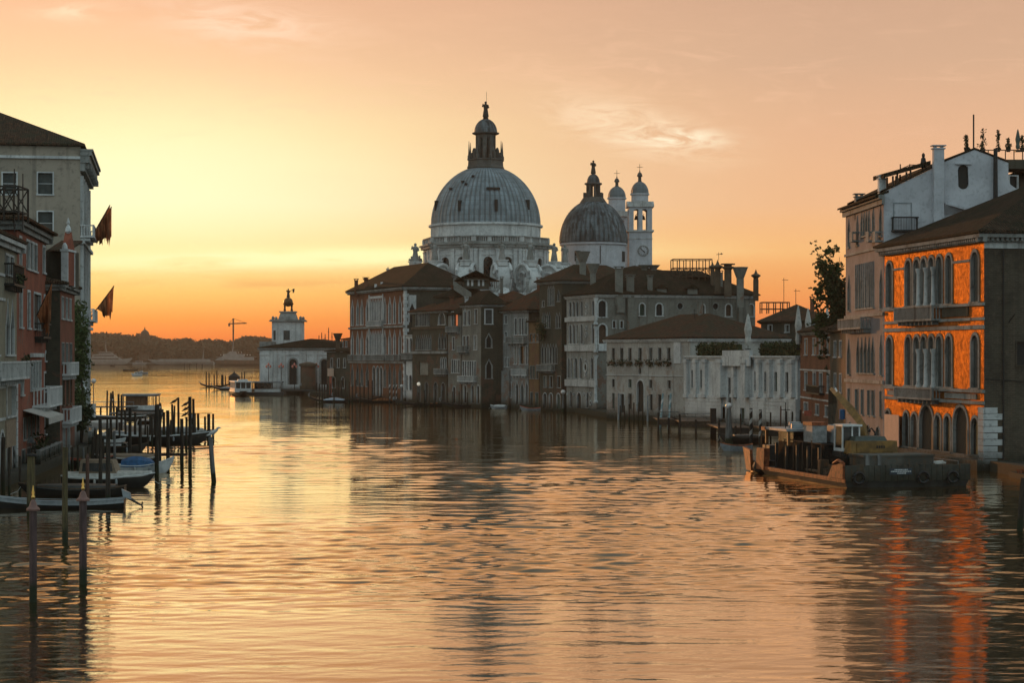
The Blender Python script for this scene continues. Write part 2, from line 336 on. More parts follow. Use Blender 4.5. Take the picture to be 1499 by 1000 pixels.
def pane_mat():
    m, t, b, tc = newmat('window_glass')
    n = t.noise(tc.outputs['Object'], 0.9, 2)
    t.l.new(t.mix(t.rng(n, 0.4, 0.6), (0.006, 0.007, 0.006), (0.018, 0.020, 0.018)), b.inputs['Base Color'])
    b.inputs['Roughness'].default_value = 0.22; b.inputs['Specular IOR Level'].default_value = 0.35
    return m
PANE = pane_mat()
PANE_G = simple('grey_shutter', (0.055, 0.064, 0.060), 0.7, 0, 0.35, 2)
rw = random.Random(55)
SHUT_B = simple('brown_shutter', (0.085, 0.050, 0.030), .8, 0, .4, 3); SHUT_G = simple('green_shutter', (0.030, 0.055, 0.038), .8, 0, .4, 3); BLIND = simple('pale_blind', (0.24, 0.22, 0.18), .9, 0, .3, 1)
def lead_mat(name, c1, c2, c3, streak, nrib):
    m, t, b, tc = newmat(name); ob = tc.outputs['Object']; sp = t.node('ShaderNodeSeparateXYZ'); t.l.new(ob, sp.inputs[0])
    ang = t.math('ARCTAN2', sp.outputs[0], sp.outputs[1]); an = t.math('MULTIPLY', ang, nrib / 6.28318)
    fr = t.math('ABSOLUTE', t.math('SUBTRACT', t.math('FRACT', an), 0.5)); rib = t.rng(fr, 0.30, 0.42)
    rows = t.math('FRACT', t.math('DIVIDE', sp.outputs[2], 1.15)); seam = t.rng(t.math('ABSOLUTE', t.math('SUBTRACT', rows, 0.5)), 0.40, 0.46)
    cv = t.node('ShaderNodeCombineXYZ'); t.l.new(t.math('FLOOR', an), cv.inputs[0]); t.l.new(t.math('FLOOR', t.math('DIVIDE', sp.outputs[2], 1.15)), cv.inputs[1])
    wn = t.node('ShaderNodeTexWhiteNoise', noise_dimensions='2D'); t.l.new(cv.outputs[0], wn.inputs['Vector'])
    n = t.noise(ob, 0.30, 5, 0.62); n2 = t.noise(t.scale(ob, (1.0, 1.0, 0.10)), 1.0, 4, 0.6)
    c = t.mix(t.rng(n, 0.36, 0.64), c1, c2)
    c = t.mix(t.math('MULTIPLY', wn.outputs[0], 0.2), c, c2)
    c = t.mix(t.math('MULTIPLY', t.rng(n2, 0.47, 0.64), streak), c, c3)
    c = t.mix(t.math('MULTIPLY', rib, 0.42), c, c3); c = t.mix(t.math('MULTIPLY', seam, 0.28), c, c3)
    t.l.new(c, b.inputs['Base Color']); b.inputs['Roughness'].default_value = 0.6; b.inputs['Metallic'].default_value = 0.1
    bp = t.node('ShaderNodeBump'); bp.inputs['Distance'].default_value = 0.25; t.l.new(t.math('SUBTRACT', 1.0, rib), bp.inputs['Height']); t.l.new(bp.outputs[0], b.inputs['Normal'])
    return m
LEAD = lead_mat('dome_lead', (0.25, 0.30, 0.325), (0.155, 0.19, 0.205), (0.045, 0.054, 0.058), 0.28, 64)
LEAD_D = lead_mat('dark_dome_lead', (0.15, 0.18, 0.195), (0.058, 0.068, 0.072), (0.016, 0.018, 0.017), 1.0, 44)
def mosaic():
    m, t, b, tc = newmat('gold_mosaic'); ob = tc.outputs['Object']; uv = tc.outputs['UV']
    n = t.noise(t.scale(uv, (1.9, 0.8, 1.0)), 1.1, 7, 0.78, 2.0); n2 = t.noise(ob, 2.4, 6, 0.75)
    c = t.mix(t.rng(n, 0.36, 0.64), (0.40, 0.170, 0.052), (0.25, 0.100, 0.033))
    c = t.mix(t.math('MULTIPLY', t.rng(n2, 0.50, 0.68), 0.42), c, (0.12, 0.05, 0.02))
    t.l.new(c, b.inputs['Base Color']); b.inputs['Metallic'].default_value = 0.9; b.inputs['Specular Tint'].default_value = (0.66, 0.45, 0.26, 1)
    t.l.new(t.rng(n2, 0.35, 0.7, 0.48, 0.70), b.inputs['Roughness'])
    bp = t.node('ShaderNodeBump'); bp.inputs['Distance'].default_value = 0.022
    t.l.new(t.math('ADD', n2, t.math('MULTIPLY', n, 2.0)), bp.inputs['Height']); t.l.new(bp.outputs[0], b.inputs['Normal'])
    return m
MOSAIC = mosaic()

# ---------------------------------------------------------------- water, ground
def water():
    m, t, b, tc = newmat('canal_water')
    pos = t.node('ShaderNodeNewGeometry').outputs['Position']
    a = t.noise(t.scale(pos, (1.8, 4.0, 0)), 1.0, 3, 0.55, 0.3)
    patch = t.noise(t.scale(pos, (0.02, 0.035, 0)), 1.0, 3, 0.6)
    h = t.math('MULTIPLY', t.math('MULTIPLY', a, 0.010), t.rng(patch, 0.34, 0.64, 0.35, 1.3))
    bp = t.node('ShaderNodeBump'); bp.inputs['Distance'].default_value = 1.0; bp.inputs['Strength'].default_value = 1.0
    t.l.new(h, bp.inputs['Height'])
    df = t.node('ShaderNodeBsdfDiffuse'); df.inputs['Color'].default_value = (0.011, 0.014, 0.007, 1)
    gl = t.node('ShaderNodeBsdfGlossy'); gl.inputs['Color'].default_value = (1.0, 0.86, 0.68, 1); gl.inputs['Roughness'].default_value = 0.03
    fr = t.node('ShaderNodeFresnel'); fr.inputs['IOR'].default_value = 1.36
    for nn in (df, gl, fr): t.l.new(bp.outputs[0], nn.inputs['Normal'])
    mx = t.node('ShaderNodeMixShader'); t.l.new(t.math('MULTIPLY', fr.outputs[0], 1.75, clamp=True), mx.inputs[0]); t.l.new(df.outputs[0], mx.inputs[1]); t.l.new(gl.outputs[0], mx.inputs[2])
    t.l.new(mx.outputs[0], t.n['Material Output'].inputs['Surface']); t.n.remove(b)
    return m
WATER = water()
import numpy as np
def wave_sheet():
    """the near canal as real waves: a grid, finer near the bridge, heights from many crossing wave trains"""
    rs = np.random.RandomState(11)
    ys = [46.0]
    while ys[-1] < 760: y = ys[-1]; ys.append(y + (0.14 if y < 80 else 0.14 * (y / 80.0) ** 1.4))
    ys = np.array(ys); NX = 560; s = np.linspace(-0.36, 0.36, NX)
    X = ys[:, None] * s[None, :]; Y = np.repeat(ys[:, None], NX, 1); dy = np.gradient(ys)[:, None]
    Zh = np.zeros_like(X)
    # slow patches of ruffled and calm water
    pt = np.zeros_like(X)
    for k in range(14):
        l = rs.uniform(25, 110); an = rs.uniform(0, 6.28); pt += 1.3 * np.sin((X * np.cos(an) * 0.8 + Y * np.sin(an) * 1.0) * 6.283 / l + rs.uniform(0, 6.28))
    pt = np.clip(1.0 + 0.17 * pt, 0.30, 1.9)
    NW = 110; lam = np.exp(rs.uniform(np.log(0.42), np.log(8.0), NW)); th = rs.normal(0, 1.0, NW) * np.where(lam < 1.6, 0.42, np.where(lam < 3.5, 0.38, 0.30))
    SL = 0.054
    for l, a in zip(lam, th):
        kx, ky = np.sin(a) * 6.283 / l, np.cos(a) * 6.283 / l
        wgt = 1.35 if l < 1.5 else (1.0 if l < 3.2 else 0.36)
        amp = SL * np.sqrt(2.0 / NW) * l / 6.283 * wgt
        fade = np.clip((l / (2.6 * dy)) - 0.6, 0, 1)
        ph = kx * X + ky * Y + rs.uniform(0, 6.28) + 0.8 * np.sin(X * 0.05 + Y * 0.021 * rs.uniform(.5, 2) + rs.uniform(0, 6.28))
        sn = np.sin(ph); Zh += amp * fade * pt * (sn + 0.18 * (sn * sn))
    for cx, cy, wl, am, r0, r1 in ((8, 10, 3.4, 0.020, 70, 260), (62, 30, 2.3, 0.030, 25, 100), (-60, -20, 4.2, 0.014, 90, 200)):    # boat wakes
        r = np.hypot(X - cx, Y - cy); env = np.clip((r - r0) / 20, 0, 1) * np.clip((r1 - r) / 40, 0, 1) * np.clip(pt - .5, 0, 1)
        Zh += am * env * np.sin(6.283 * r / wl + 1.2 * np.sin(X * .07) + 1.0 * np.sin(Y * .045)) * np.clip((wl / (2.2 * dy)) - .6, 0, 1)
    e = np.clip((760 - Y) / 60, 0, 1); Zh = Zh * e - 0.05 * (1 - e)
    co = np.stack([X, Y, Zh], -1).reshape(-1, 3); NY = len(ys)
    i = (np.arange(NY - 1)[:, None] * NX + np.arange(NX - 1)[None, :]).reshape(-1); f = np.stack([i, i + 1, i + NX + 1, i + NX], -1)
    me = bpy.data.meshes.new('water'); me.vertices.add(len(co)); me.vertices.foreach_set('co', co.astype(np.float32).ravel())
    me.loops.add(f.size); me.loops.foreach_set('vertex_index', f.ravel().astype(np.int32)); me.polygons.add(len(f))
    me.polygons.foreach_set('loop_start', (np.arange(len(f)) * 4).astype(np.int32)); me.polygons.foreach_set('use_smooth', np.ones(len(f), dtype=bool))
    me.update(calc_edges=True); me.materials.append(WATER)
    o = bpy.data.objects.new('water', me); col.objects.link(o); tag(o, kind='structure')
wave_sheet()
g = MB(); g.add([(-6000, -300, -.14), (6000, -300, -.14), (6000, 9000, -.14), (-6000, 9000, -.14)], [(0, 1, 2, 3)])
tag(g.build('open_water', WATER), kind='structure')
YWHITE = simple('hazed_yacht_white', (0.30, 0.27, 0.24), .6, 0, .2, .2)  # white dimmed in the colour so far vessels look hazier
QDARK = plaster('shade_darkened_quay_stone', (0.060, 0.056, 0.045), (0.042, 0.040, 0.032), (0.02, 0.02, 0.016), 0.3, 0.3)  # stone darkened in the colour so the sunlit bank face reads as shaded
PAVE = plaster('quay_stone', (0.17, 0.165, 0.15), (0.12, 0.115, 0.105), (0.05, 0.05, 0.045), 0.3, 0.3)

# ---------------------------------------------------------------- facades
class Fc:
    """a vertical wall plane from A to B; u runs A->B, n points outward"""
    def __init__(s, A, B, inside=None, flip=False):
        s.A = Vector((A[0], A[1], 0)); s.B = Vector((B[0], B[1], 0)); s.L = (s.B - s.A).length
        s.u = (s.B - s.A) / s.L; s.n = Vector((s.u.y, -s.u.x, 0))
        mid = (s.A + s.B) / 2
        ref = (Vector((inside[0], inside[1], 0)) - mid) if inside is not None else mid
        if s.n.dot(ref) > 0: s.n = -s.n
    def hit(s, px, py=HY):
        d = Vector(((px - CX) / F, 1, (HY - py) / F)); t = s.A.dot(s.n) / d.dot(s.n)
        return d * t + Vector((0, 0, HC))
    def ua(s, px): return (s.hit(px) - s.A).dot(s.u)
    def za(s, px, py): return s.hit(px, py).z
    def pt(s, u, d, z): p = s.A + s.u * u + s.n * d; return Vector((p.x, p.y, z))
    def box(s, mb, u0, u1, d0, d1, z0, z1):
        return mb.hexa([s.pt(u0, d0, z0), s.pt(u1, d0, z0), s.pt(u1, d1, z0), s.pt(u0, d1, z0), s.pt(u0, d0, z1), s.pt(u1, d0, z1), s.pt(u1, d1, z1), s.pt(u0, d1, z1)])
def outline(style, u0, u1, z0, z1, n=8):
    c = (u0 + u1) / 2; r = (u1 - u0) / 2
    if style == 'rect': return [(u0, z0), (u1, z0), (u1, z1), (u0, z1)]
    if style == 'arch':
        s = max(z0, z1 - r); hh = z1 - s
        return [(u0, z0), (u1, z0)] + [(c + r * math.cos(math.pi * k / n), s + hh * math.sin(math.pi * k / n)) for k in range(n + 1)]
    if style == 'gothic':
        hh = min((z1 - z0) * 0.5, r * 2.1); s = z1 - hh; pts = [(u0, z0), (u1, z0)]
        for k in range(n // 2 + 1):
            a = k / (n / 2); pts.append((c + r * (1 - a) ** 0.75 * (1 if a < 1 else 0), s + hh * (a * 0.62 + 0.38 * a ** 3)))
        for k in range(n // 2 - 1, -1, -1):
            a = k / (n / 2); pts.append((c - r * (1 - a) ** 0.75, s + hh * (a * 0.62 + 0.38 * a ** 3)))
        return pts
    if style in ('round', 'oval'):
        h = (z1 - z0) / 2; k2 = 14; e = max(0, h - r)
        pts = []
        for k in range(k2):
            a = -math.pi / 2 + 2 * math.pi * k / k2 + math.pi / k2
            if style == 'oval' and h > r: pts.append((c + r * math.cos(a), (z0 + z1) / 2 + r * math.sin(a) + (e if math.sin(a) > 0 else -e)))
            else: pts.append((c + r * math.cos(a), (z0 + z1) / 2 + h * math.sin(a)))
        return pts
class Bld:
    """a building: walls round a footprint, openings cut into them, windows and roof as parts"""
    def __init__(s, name, label, corners, H, mat, group=None, cat='building', base=-0.6):
        cx = sum(c[0] for c in corners) / len(corners); cy = sum(c[1] for c in corners) / len(corners)
        s.c = corners; s.cen = (cx, cy); s.H = H; s.base = base
        s.mat = mat if isinstance(mat, (list, tuple)) else [mat] * len(corners)
        s.root = wthing(name, label, cat, (cx, cy, 0), group)
        n = len(corners); s.w = [Fc(corners[i], corners[(i + 1) % n], s.cen) for i in range(n)]
        s.op = [[] for _ in range(n)]
    def win(s, i, u0, u1, z0, z1, style='rect', fw=0.14, fm=None, pm=None, mull=0, trans=0, sill=True, depth=0.28, proud=0.07, name='window', frame=True):
        f = s.w[i]
        if u1 < u0: u0, u1 = u1, u0
        if u0 < 0.05: u0 = 0.05
        if u1 > f.L - 0.05: u1 = f.L - 0.05
        if u1 - u0 < 0.15 or z1 - z0 < 0.15: return None
        fm = fm or STONE; pm = pm or PANE
        mv = (f.A + f.B) / 2; ga = abs(f.n.dot(Vector((mv.x, mv.y, 0)).normalized()))     # shallow reveals on walls seen at a slant
        if ga < .75: depth = min(depth, .35 * (u1 - u0) * max(ga, .12) + .03); proud = min(proud, .05); fw = min(fw, .22 * (u1 - u0) + .04)
        if pm in (PANE, DARK) and name == 'window' and style != 'oval':
            q_ = rw.random(); pm = PANE_G if q_ < .12 else (SHUT_B if q_ < .19 else (SHUT_G if q_ < .25 else (BLIND if q_ < .29 else pm)))
        ol = outline(style, u0, u1, z0, z1); s.op[i].append((u0, u1, z0, z1, ol))
        c = (u0 + u1) / 2; r = (u1 - u0) / 2; mb = MB(); N = len(ol)
        rnded = style in ('round', 'oval')
        zc = (z0 + z1) / 2
        def outp(p):
            k = (r + fw) / r
            if rnded: return (c + (p[0] - c) * k, zc + (p[1] - zc) * ((z1 - z0) / 2 + fw) / ((z1 - z0) / 2))
            sp = z1 - min(r * (2.1 if style == 'gothic' else 1.0), (z1 - z0) * 0.5) if style != 'rect' else z0
            if style == 'rect': return (c + (p[0] - c) * k, p[1] + (fw if p[1] > zc else 0))
            return (c + (p[0] - c) * k, p[1] if p[1] <= sp + 1e-6 else sp + (p[1] - sp) * (z1 - sp + fw) / (z1 - sp))
        oo = [outp(p) for p in ol]
        fr = [f.pt(p[0], proud, p[1]) for p in ol]; fo = [f.pt(p[0], proud, p[1]) for p in oo]
        bo = [f.pt(p[0], 0.0, p[1]) for p in oo]; bk = [f.pt(p[0], -depth, p[1]) for p in ol]
        rng_ = range(N) if rnded else range(1, N)      # no frame under the opening
        if frame:
            vs = fr + fo + bo; fs = []
            for k in rng_:
                k2 = (k + 1) % N; fs += [(k, k2, N + k2, N + k), (N + k, N + k2, 2 * N + k2, 2 * N + k)]
            mb.add(vs, fs)
        pr = fr if frame else [f.pt(p[0], 0, p[1]) for p in ol]
        mb.add(pr + bk, [(k, N + k, N + (k + 1) % N, (k + 1) % N) for k in range(N)])
        if sill and not rnded: f.box(mb, u0 - fw * 1.4, u1 + fw * 1.4, 0.0, 0.16, z0 - 0.16, z0)
        for k in range(mull):
            x = u0 + (u1 - u0) * (k + 1) / (mull + 1); f.box(mb, x - 0.04, x + 0.04, -depth + 0.02, -depth + 0.10, z0, z1 - (0 if style == 'rect' else r * 0.5))
        for k in range(trans):
            z = z0 + (z1 - z0) * (k + 1) / (trans + 1); f.box(mb, u0, u1, -depth + 0.02, -depth + 0.08, z - 0.035, z + 0.035)
        o = mb.build(name, fm, s.root)
        p = MB(); p.add([f.pt(q[0], -depth + 0.01, q[1]) for q in ol], [tuple(range(N))])
        p.build('pane' if name != 'door' else 'door_leaf', pm, o)
        return o
    def row(s, i, pxs, ref, yt, yb, style='rect', **kw):
        """pxs: list of (px0, px1) photo columns; ref: column where rows yt / yb were measured"""
        f = s.w[i]; z1, z0 = f.za(ref, yt), f.za(ref, yb)
        return [s.win(i, f.ua(a), f.ua(b), z0, z1, style, **kw) for a, b in pxs]
    def walls(s, name='wall'):
        for i, f in enumerate(s.w):
            mb = MB(); us = sorted({0.0, f.L} | {round(o[k], 3) for o in s.op[i] for k in (0, 1)})
            zs = sorted({s.base, s.H} | {round(min(max(o[k], s.base), s.H), 3) for o in s.op[i] for k in (2, 3)})
            hs = [(round(a, 3), round(b, 3), round(c, 3), round(d, 3)) for a, b, c, d, _ in s.op[i]]
            for a, b in zip(us, us[1:]):
                if b - a < 1e-4: continue
                z = zs[0]; run = None
                for c, d in zip(zs, zs[1:]):
                    um, zm = (a + b) / 2, (c + d) / 2
                    hole = any(h[0] < um < h[1] and h[2] < zm < h[3] for h in hs)
                    if hole:
                        if run is not None: mb.add([f.pt(a, 0, run), f.pt(b, 0, run), f.pt(b, 0, c), f.pt(a, 0, c)], [(0, 1, 2, 3)]); run = None
                    elif run is None: run = c
                if run is not None: mb.add([f.pt(a, 0, run), f.pt(b, 0, run), f.pt(b, 0, s.H), f.pt(a, 0, s.H)], [(0, 1, 2, 3)])
            for (u0, u1, z0, z1, ol) in s.op[i]:
                if len(ol) == 4: continue
                cu = (u0 + u1) / 2; cz = (z0 + z1) / 2; N = len(ol)
                def cor(p): return (u1 if p[0] >= cu else u0, z1 if p[1] >= cz else z0)
                for k in range(N):
                    p, q = ol[k], ol[(k + 1) % N]; a, b = cor(p), cor(q)
                    if a == b:
                        if abs((p[0] - a[0]) * (q[1] - a[1]) - (p[1] - a[1]) * (q[0] - a[0])) > 1e-5:
                            mb.add([f.pt(a[0], 0, a[1]), f.pt(p[0], 0, p[1]), f.pt(q[0], 0, q[1])], [(0, 1, 2)])
                    elif abs((p[0] - a[0])) + abs(p[1] - a[1]) + abs(q[0] - b[0]) + abs(q[1] - b[1]) > 1e-4:
                        mb.add([f.pt(a[0], 0, a[1]), f.pt(p[0], 0, p[1]), f.pt(q[0], 0, q[1]), f.pt(b[0], 0, b[1])], [(0, 1, 2, 3)])
            mb.build(name, s.mat[i], s.root)
    def band(s, i, z0, z1, proud=0.12, mat=None, u0=None, u1=None, name='stone_band'):
        f = s.w[i]; mb = MB(); f.box(mb, -proud * 0.9 if u0 is None else u0, f.L + proud * 0.9 if u1 is None else u1, 0.0, proud, z0, z1)
        return mb.build(name, mat or STONE, s.root)
    def cornice(s, sides=(0, 1), h=0.5, proud=0.5, mat=None, dent=0.0):
        mb = MB()
        for i in sides:
            f = s.w[i]; e = 0.004 * i
            f.box(mb, -proud, f.L + proud - 0.01 * i, 0.0, proud * 0.5 + e, s.H - h, s.H - h * 0.45)
            f.box(mb, -proud, f.L + proud - 0.01 * i, 0.0, proud + e, s.H - h * 0.45 + e, s.H + e)
            if dent:
                k = 0.0
                while k < f.L: f.box(mb, k, k + dent * 0.5, 0.0, proud * 0.8, s.H - h * 0.45 - 0.28, s.H - h * 0.45 - 0.004); k += dent
        return mb.build('cornice', mat or STONE, s.root)
    def hip(s, ridge_h, over=0.7, mat=None, inset=None, z=None, name='roof'):
        """hip roof over a four-cornered footprint (0,1 front; 2,3 back)"""
        z = s.H + 0.06 if z is None else z
        c = [Vector((x, y, 0)) for x, y in s.c]; cen = Vector((s.cen[0], s.cen[1], 0)); e = []
        n = len(c)
        for k in range(n):
            d1 = (c[k] - c[k - 1]).normalized(); d2 = (c[k] - c[(k + 1) % n]).normalized(); e.append(c[k] + (d1 + d2) * over)
        a = (e[1] - e[0]).length; b = (e[2] - e[1]).length
        if a >= b: m0, m1 = (e[3] + e[0]) / 2, (e[1] + e[2]) / 2; ins = b / 2 if inset is None else inset
        else: m0, m1 = (e[0] + e[1]) / 2, (e[2] + e[3]) / 2; ins = a / 2 if inset is None else inset
        dv = (m1 - m0); Ln = dv.length; dv /= Ln; ins = min(ins, Ln / 2 - 0.05)
        r0, r1 = m0 + dv * ins, m1 - dv * ins
        mb = MB(); E = [Vector((p.x, p.y, z)) for p in e]; E2 = [p + Vector((0, 0, 0.22)) for p in E]
        R0 = Vector((r0.x, r0.y, z + ridge_h)); R1 = Vector((r1.x, r1.y, z + ridge_h))
        vs = E + E2 + [R0, R1]
        fs = [(3, 2, 1, 0)] + [(k, (k + 1) % 4, 4 + (k + 1) % 4, 4 + k) for k in range(4)]
        if a >= b: fs += [(4, 5, 9, 8), (5, 6, 9), (6, 7, 8, 9), (7, 4, 8)]
        else: fs += [(4, 5, 8), (5, 6, 9, 8), (6, 7, 9), (7, 4, 8, 9)]
        mb.add(vs, fs); s.roof = mb.build(name, mat or TILE, s.root); return s.roof
    def balcony(s, i, u0, u1, z, dep=0.9, h=1.0, mat=None, style='baluster', brackets=True):
        f = s.w[i]; mb = MB(); mat = mat or STONE
        if u1 < u0: u0, u1 = u1, u0
        f.box(mb, u0, u1, 0.0, dep, z - 0.18, z)
        f.box(mb, u0, u1, dep - 0.16, dep, z + h - 0.14, z + h); f.box(mb, u0, u0 + 0.14, 0.0, dep - 0.162, z + h - 0.14, z + h); f.box(mb, u1 - 0.14, u1, 0.0, dep - 0.162, z + h - 0.14, z + h)
        if style == 'solid': f.box(mb, u0 + 0.01, u1 - 0.01, dep - 0.12, dep - 0.02, z, z + h - 0.13)
        else:
            w_ = 0.10 if style == 'baluster' else 0.03; st = 0.30 if style == 'baluster' else 0.16; k = u0 + 0.06
            while k < u1 - w_: f.box(mb, k, k + w_, dep - 0.13, dep - 0.13 + w_, z, z + h - 0.13); k += st
            k = 0.1
            while k < dep - 0.2:
                for q in (u0 + 0.03, u1 - 0.03 - w_): f.box(mb, q, q + w_, k, k + w_, z, z + h - 0.13)
                k += st
        if style == 'baluster':
            for q in (u0, u1 - 0.2): f.box(mb, q + 0.003, q + 0.197, dep - 0.2, dep + 0.01, z, z + h + 0.02)
        if brackets:
            k = u0 + 0.3
            while k < u1 - 0.2: f.box(mb, k, k + 0.2, 0.0, dep * 0.7, z - 0.55, z - 0.182); k += 1.1
        return mb.build('balcony', mat, s.root)
    def chimney(s, px, D, ytop, yeave, w=0.9, mat=None, style='plain', parent=None):
        """a chimney on the roof (sub-part of the roof)"""
        b = P(px, yeave, D); tz = P(px, ytop, D).z; m = mat or BRICK
        mb = chim(MB(), b, tz - b.z, w, style)
        return mb.build('chimney', m, parent or getattr(s, 'roof', s.root))
def clutter(b, n, seed, mats=None):
    """small chimneys and dormer boxes standing on a roof"""
    rr = random.Random(seed); c = [Vector((x, y, 0)) for x, y in b.c[:4]]; mats = mats or [BRICK, GREY, STONE_D]
    for k in range(n):
        s_, t_ = rr.uniform(.15, .85), rr.uniform(.15, .6); p = c[0].lerp(c[1], s_).lerp(c[3].lerp(c[2], s_), t_); rise = min(t_, 1 - t_) * 5 + .3
        w_ = rr.uniform(.5, .85); mb = chim(MB(), (p.x, p.y, b.H + rise * 1.25), rr.uniform(1.4, 2.6), w_, rr.choice(['plain', 'plain', 'cone', 'mush'])); mb.build('chimney', rr.choice(mats), b.roof)
    s_ = rr.uniform(.3, .7); p = c[0].lerp(c[1], s_).lerp(c[3].lerp(c[2], s_), .4); mb = MB(); z = b.H + 1.5; mb.tube([(p.x, p.y, z), (p.x, p.y, z + 3.2)], .035, 4)
    for k in range(4): mb.tube([(p.x - .4 + .06 * k, p.y, z + 2.4 + .22 * k), (p.x + .4 - .06 * k, p.y, z + 2.4 + .22 * k)], .025, 4)
    mb.build('aerial', IRON, b.roof)
def chim(mb, b, h, w, style):
    b = Vector(b); B = b - Vector((0, 0, 1.5))
    if style == 'plain':
        mb.box(B, (w, w, h + 1.5 - 0.45)); mb.box((b.x, b.y, b.z + h - 0.45), (w * 1.25, w * 1.25, 0.12))
        for dx in (-1, 1): mb.box((b.x + dx * w * 0.42, b.y, b.z + h - 0.33), (w * 0.16, w, 0.22))
        mb.box((b.x, b.y, b.z + h - 0.11), (w * 1.4, w * 1.4, 0.11))
    elif style == 'cone':      # the Venetian flower-pot chimney
        hh = min(h * 0.45, w * 1.7)
        mb.box(B, (w, w, h + 1.5 - hh)); mb.lathe((b.x, b.y, b.z + h - hh), [(w * 0.55, 0), (w * 0.62, 0.15), (w * 1.15, hh * 0.93), (w * 1.22, hh * 0.93), (w * 1.22, hh)], 14)
    elif style == 'mush':
        mb.box(B, (w, w, h + 1.5 - w * 0.9)); mb.lathe((b.x, b.y, b.z + h - w * 0.9), [(w * 0.55, 0), (w * 0.9, w * 0.25), (w * 0.9, w * 0.45), (w * 0.6, w * 0.5), (w * 0.6, w * 0.7), (w * 1.1, w * 0.74), (w * 1.1, w * 0.9)], 12)
    elif style == 'star':
        mb.box(B, (w, w, h + 1.5 - w * 2.2)); mb.lathe((b.x, b.y, b.z + h - w * 2.2), [(w * 0.5, 0), (w * 0.5, w * 0.4), (w * 1.0, w * 0.8), (w * 0.95, w * 1.0), (w * 0.35, w * 1.3), (w * 0.12, w * 1.9), (w * 0.02, w * 2.2)], 8)
    return mb
# ================================================================ RIGHT BANK
def quad(A, B, back, ext_=0.0):
    f = Fc(A, B); return [A, B, (B[0] - f.n.x * back, B[1] - f.n.y * back), (A[0] - f.n.x * back, A[1] - f.n.y * back)]
def rng_px(a, b, n, gap=0.25):
    w_ = (b - a) / n; return [(a + w_ * k + w_ * gap / 2, a + w_ * (k + 1) - w_ * gap / 2) for k in range(n)]

# ---- golden mosaic palace
GA, GB = (36.9, 203.0), (41.0, 178.0)
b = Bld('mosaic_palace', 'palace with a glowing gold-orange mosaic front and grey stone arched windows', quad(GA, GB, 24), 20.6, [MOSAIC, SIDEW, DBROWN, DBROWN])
top = [(1297.5, 1306), (1325.5, 1333.5), (1337.5, 1346), (1348, 1356), (1359.5, 1367), (1370.5, 1379), (1384.5, 1393), (1422, 1432)]
b.row(0, top, 1301, 385, 450, 'arch', fw=0.28, fm=STONE_D, pm=PANE_G, proud=0.14)
b.row(0, top, 1301, 494, 563, 'arch', fw=0.28, fm=STONE_D, pm=PANE_G, proud=0.14)
f = b.w[0]
zb = f.za(1427, 671)
for a, c_, y in ((1295.8, 1303, 601), (1322.5, 1330, 604), (1334, 1342.5, 606), (1368, 1377, 608), (1382, 1391, 609), (1422, 1432, 612)):
    b.win(0, f.ua(a), f.ua(c_), zb + 0.3, f.za((a + c_) / 2, y), 'arch', fw=0.26, fm=STONE_D, proud=0.14)
for a, c_, y in ((1346, 1366, 594), (1395.5, 1416.5, 596)):
    b.win(0, f.ua(a), f.ua(c_), zb - 0.6, f.za((a + c_) / 2, y), 'arch', fw=0.3, fm=STONE_D, name='door', sill=False, pm=DARK, proud=0.14)
z1 = f.za(1301, 452); b.band(0, z1 - 0.25, z1, 0.25, STONE_D)
z2 = f.za(1301, 471); b.band(0, z2 - 0.25, z2, 0.18, STONE_D)
z3 = f.za(1301, 481); b.band(0, z3 - 0.35, z3, 0.15, STONE_D)
z4 = f.za(1301, 565); b.band(0, z4 - 0.28, z4, 0.28, STONE_D)
z5 = f.za(1301, 580); b.band(0, z5 - 0.28, z5, 0.22, STONE_D)
zsp = f.za(1301, 394); b.band(0, zsp - 0.22, zsp, 0.08, STONE_D, u0=f.ua(1307.5), u1=f.ua(1324)); b.band(0, zsp - 0.22, zsp, 0.08, STONE_D, u0=f.ua(1394.5), u1=f.ua(1420.5))
for (a, c_, z) in ((1337, 1379, z1), (1337, 1379, z4)):
    for k, q in enumerate((1347, 1357.8, 1368.7)):      # free columns between the loggia lights
        mb = MB(); p = f.pt(f.ua(q), 0.16, 0); zz = f.za(1357, 443 if z == z1 else 556)
        mb.lathe((p.x, p.y, z), [(0.30, 0), (0.30, 0.2), (0.22, 0.3), (0.19, 3.1), (0.30, 3.4), (0.30, 3.6)], 12); mb.build('column', STONE, b.root, True)
b.balcony(0, f.ua(1322), f.ua(1378), z2 + 0.05, 0.95, z1 - z2 - 0.05, STONE_D)
b.balcony(0, f.ua(1322), f.ua(1378), z5 + 0.05, 0.95, z4 - z5 - 0.05, STONE_D)
b.band(0, z2 + 0.15, z1 - 0.3, 0.10, DBROWN, u0=f.ua(1380), u1=f.ua(1418), name='wall_panel'); b.band(0, z5 + 0.12, z4 - 0.4, 0.10, STONE_D, u0=f.ua(1384), u1=f.ua(1430), name='wall_panel'); b.band(0, z5 + 0.12, z4 - 0.4, 0.10, STONE_D, u0=f.ua(1300), u1=f.ua(1320), name='wall_panel')
mb = MB(); zq = zb - 1.6; k = 0
f1 = b.w[1]
while zq < z5 - 0.6:                                     # corner quoins
    l = 1.5 if k % 2 else 0.9; f.box(mb, f.L - 1.1, f.L + 0.12, 0.002, 0.12, zq, zq + 0.52); f1.box(mb, -0.10, l + 0.3, 0.0, 0.10, zq + 0.003, zq + 0.52 if k % 2 else zq + 0.5); zq += 0.56; k += 1
mb.build('quoin', STONE, b.root)
mb = MB(); f.box(mb, f.ua(1296), f.L - 1.12, 0.0, 0.09, -0.5, zb + 0.25); mb.build('plinth', STONE_D, b.root)
b.win(1, 3.0, 4.1, 9.2, 11.2, 'rect', fm=SIDEW, fw=.12, pm=DARK)
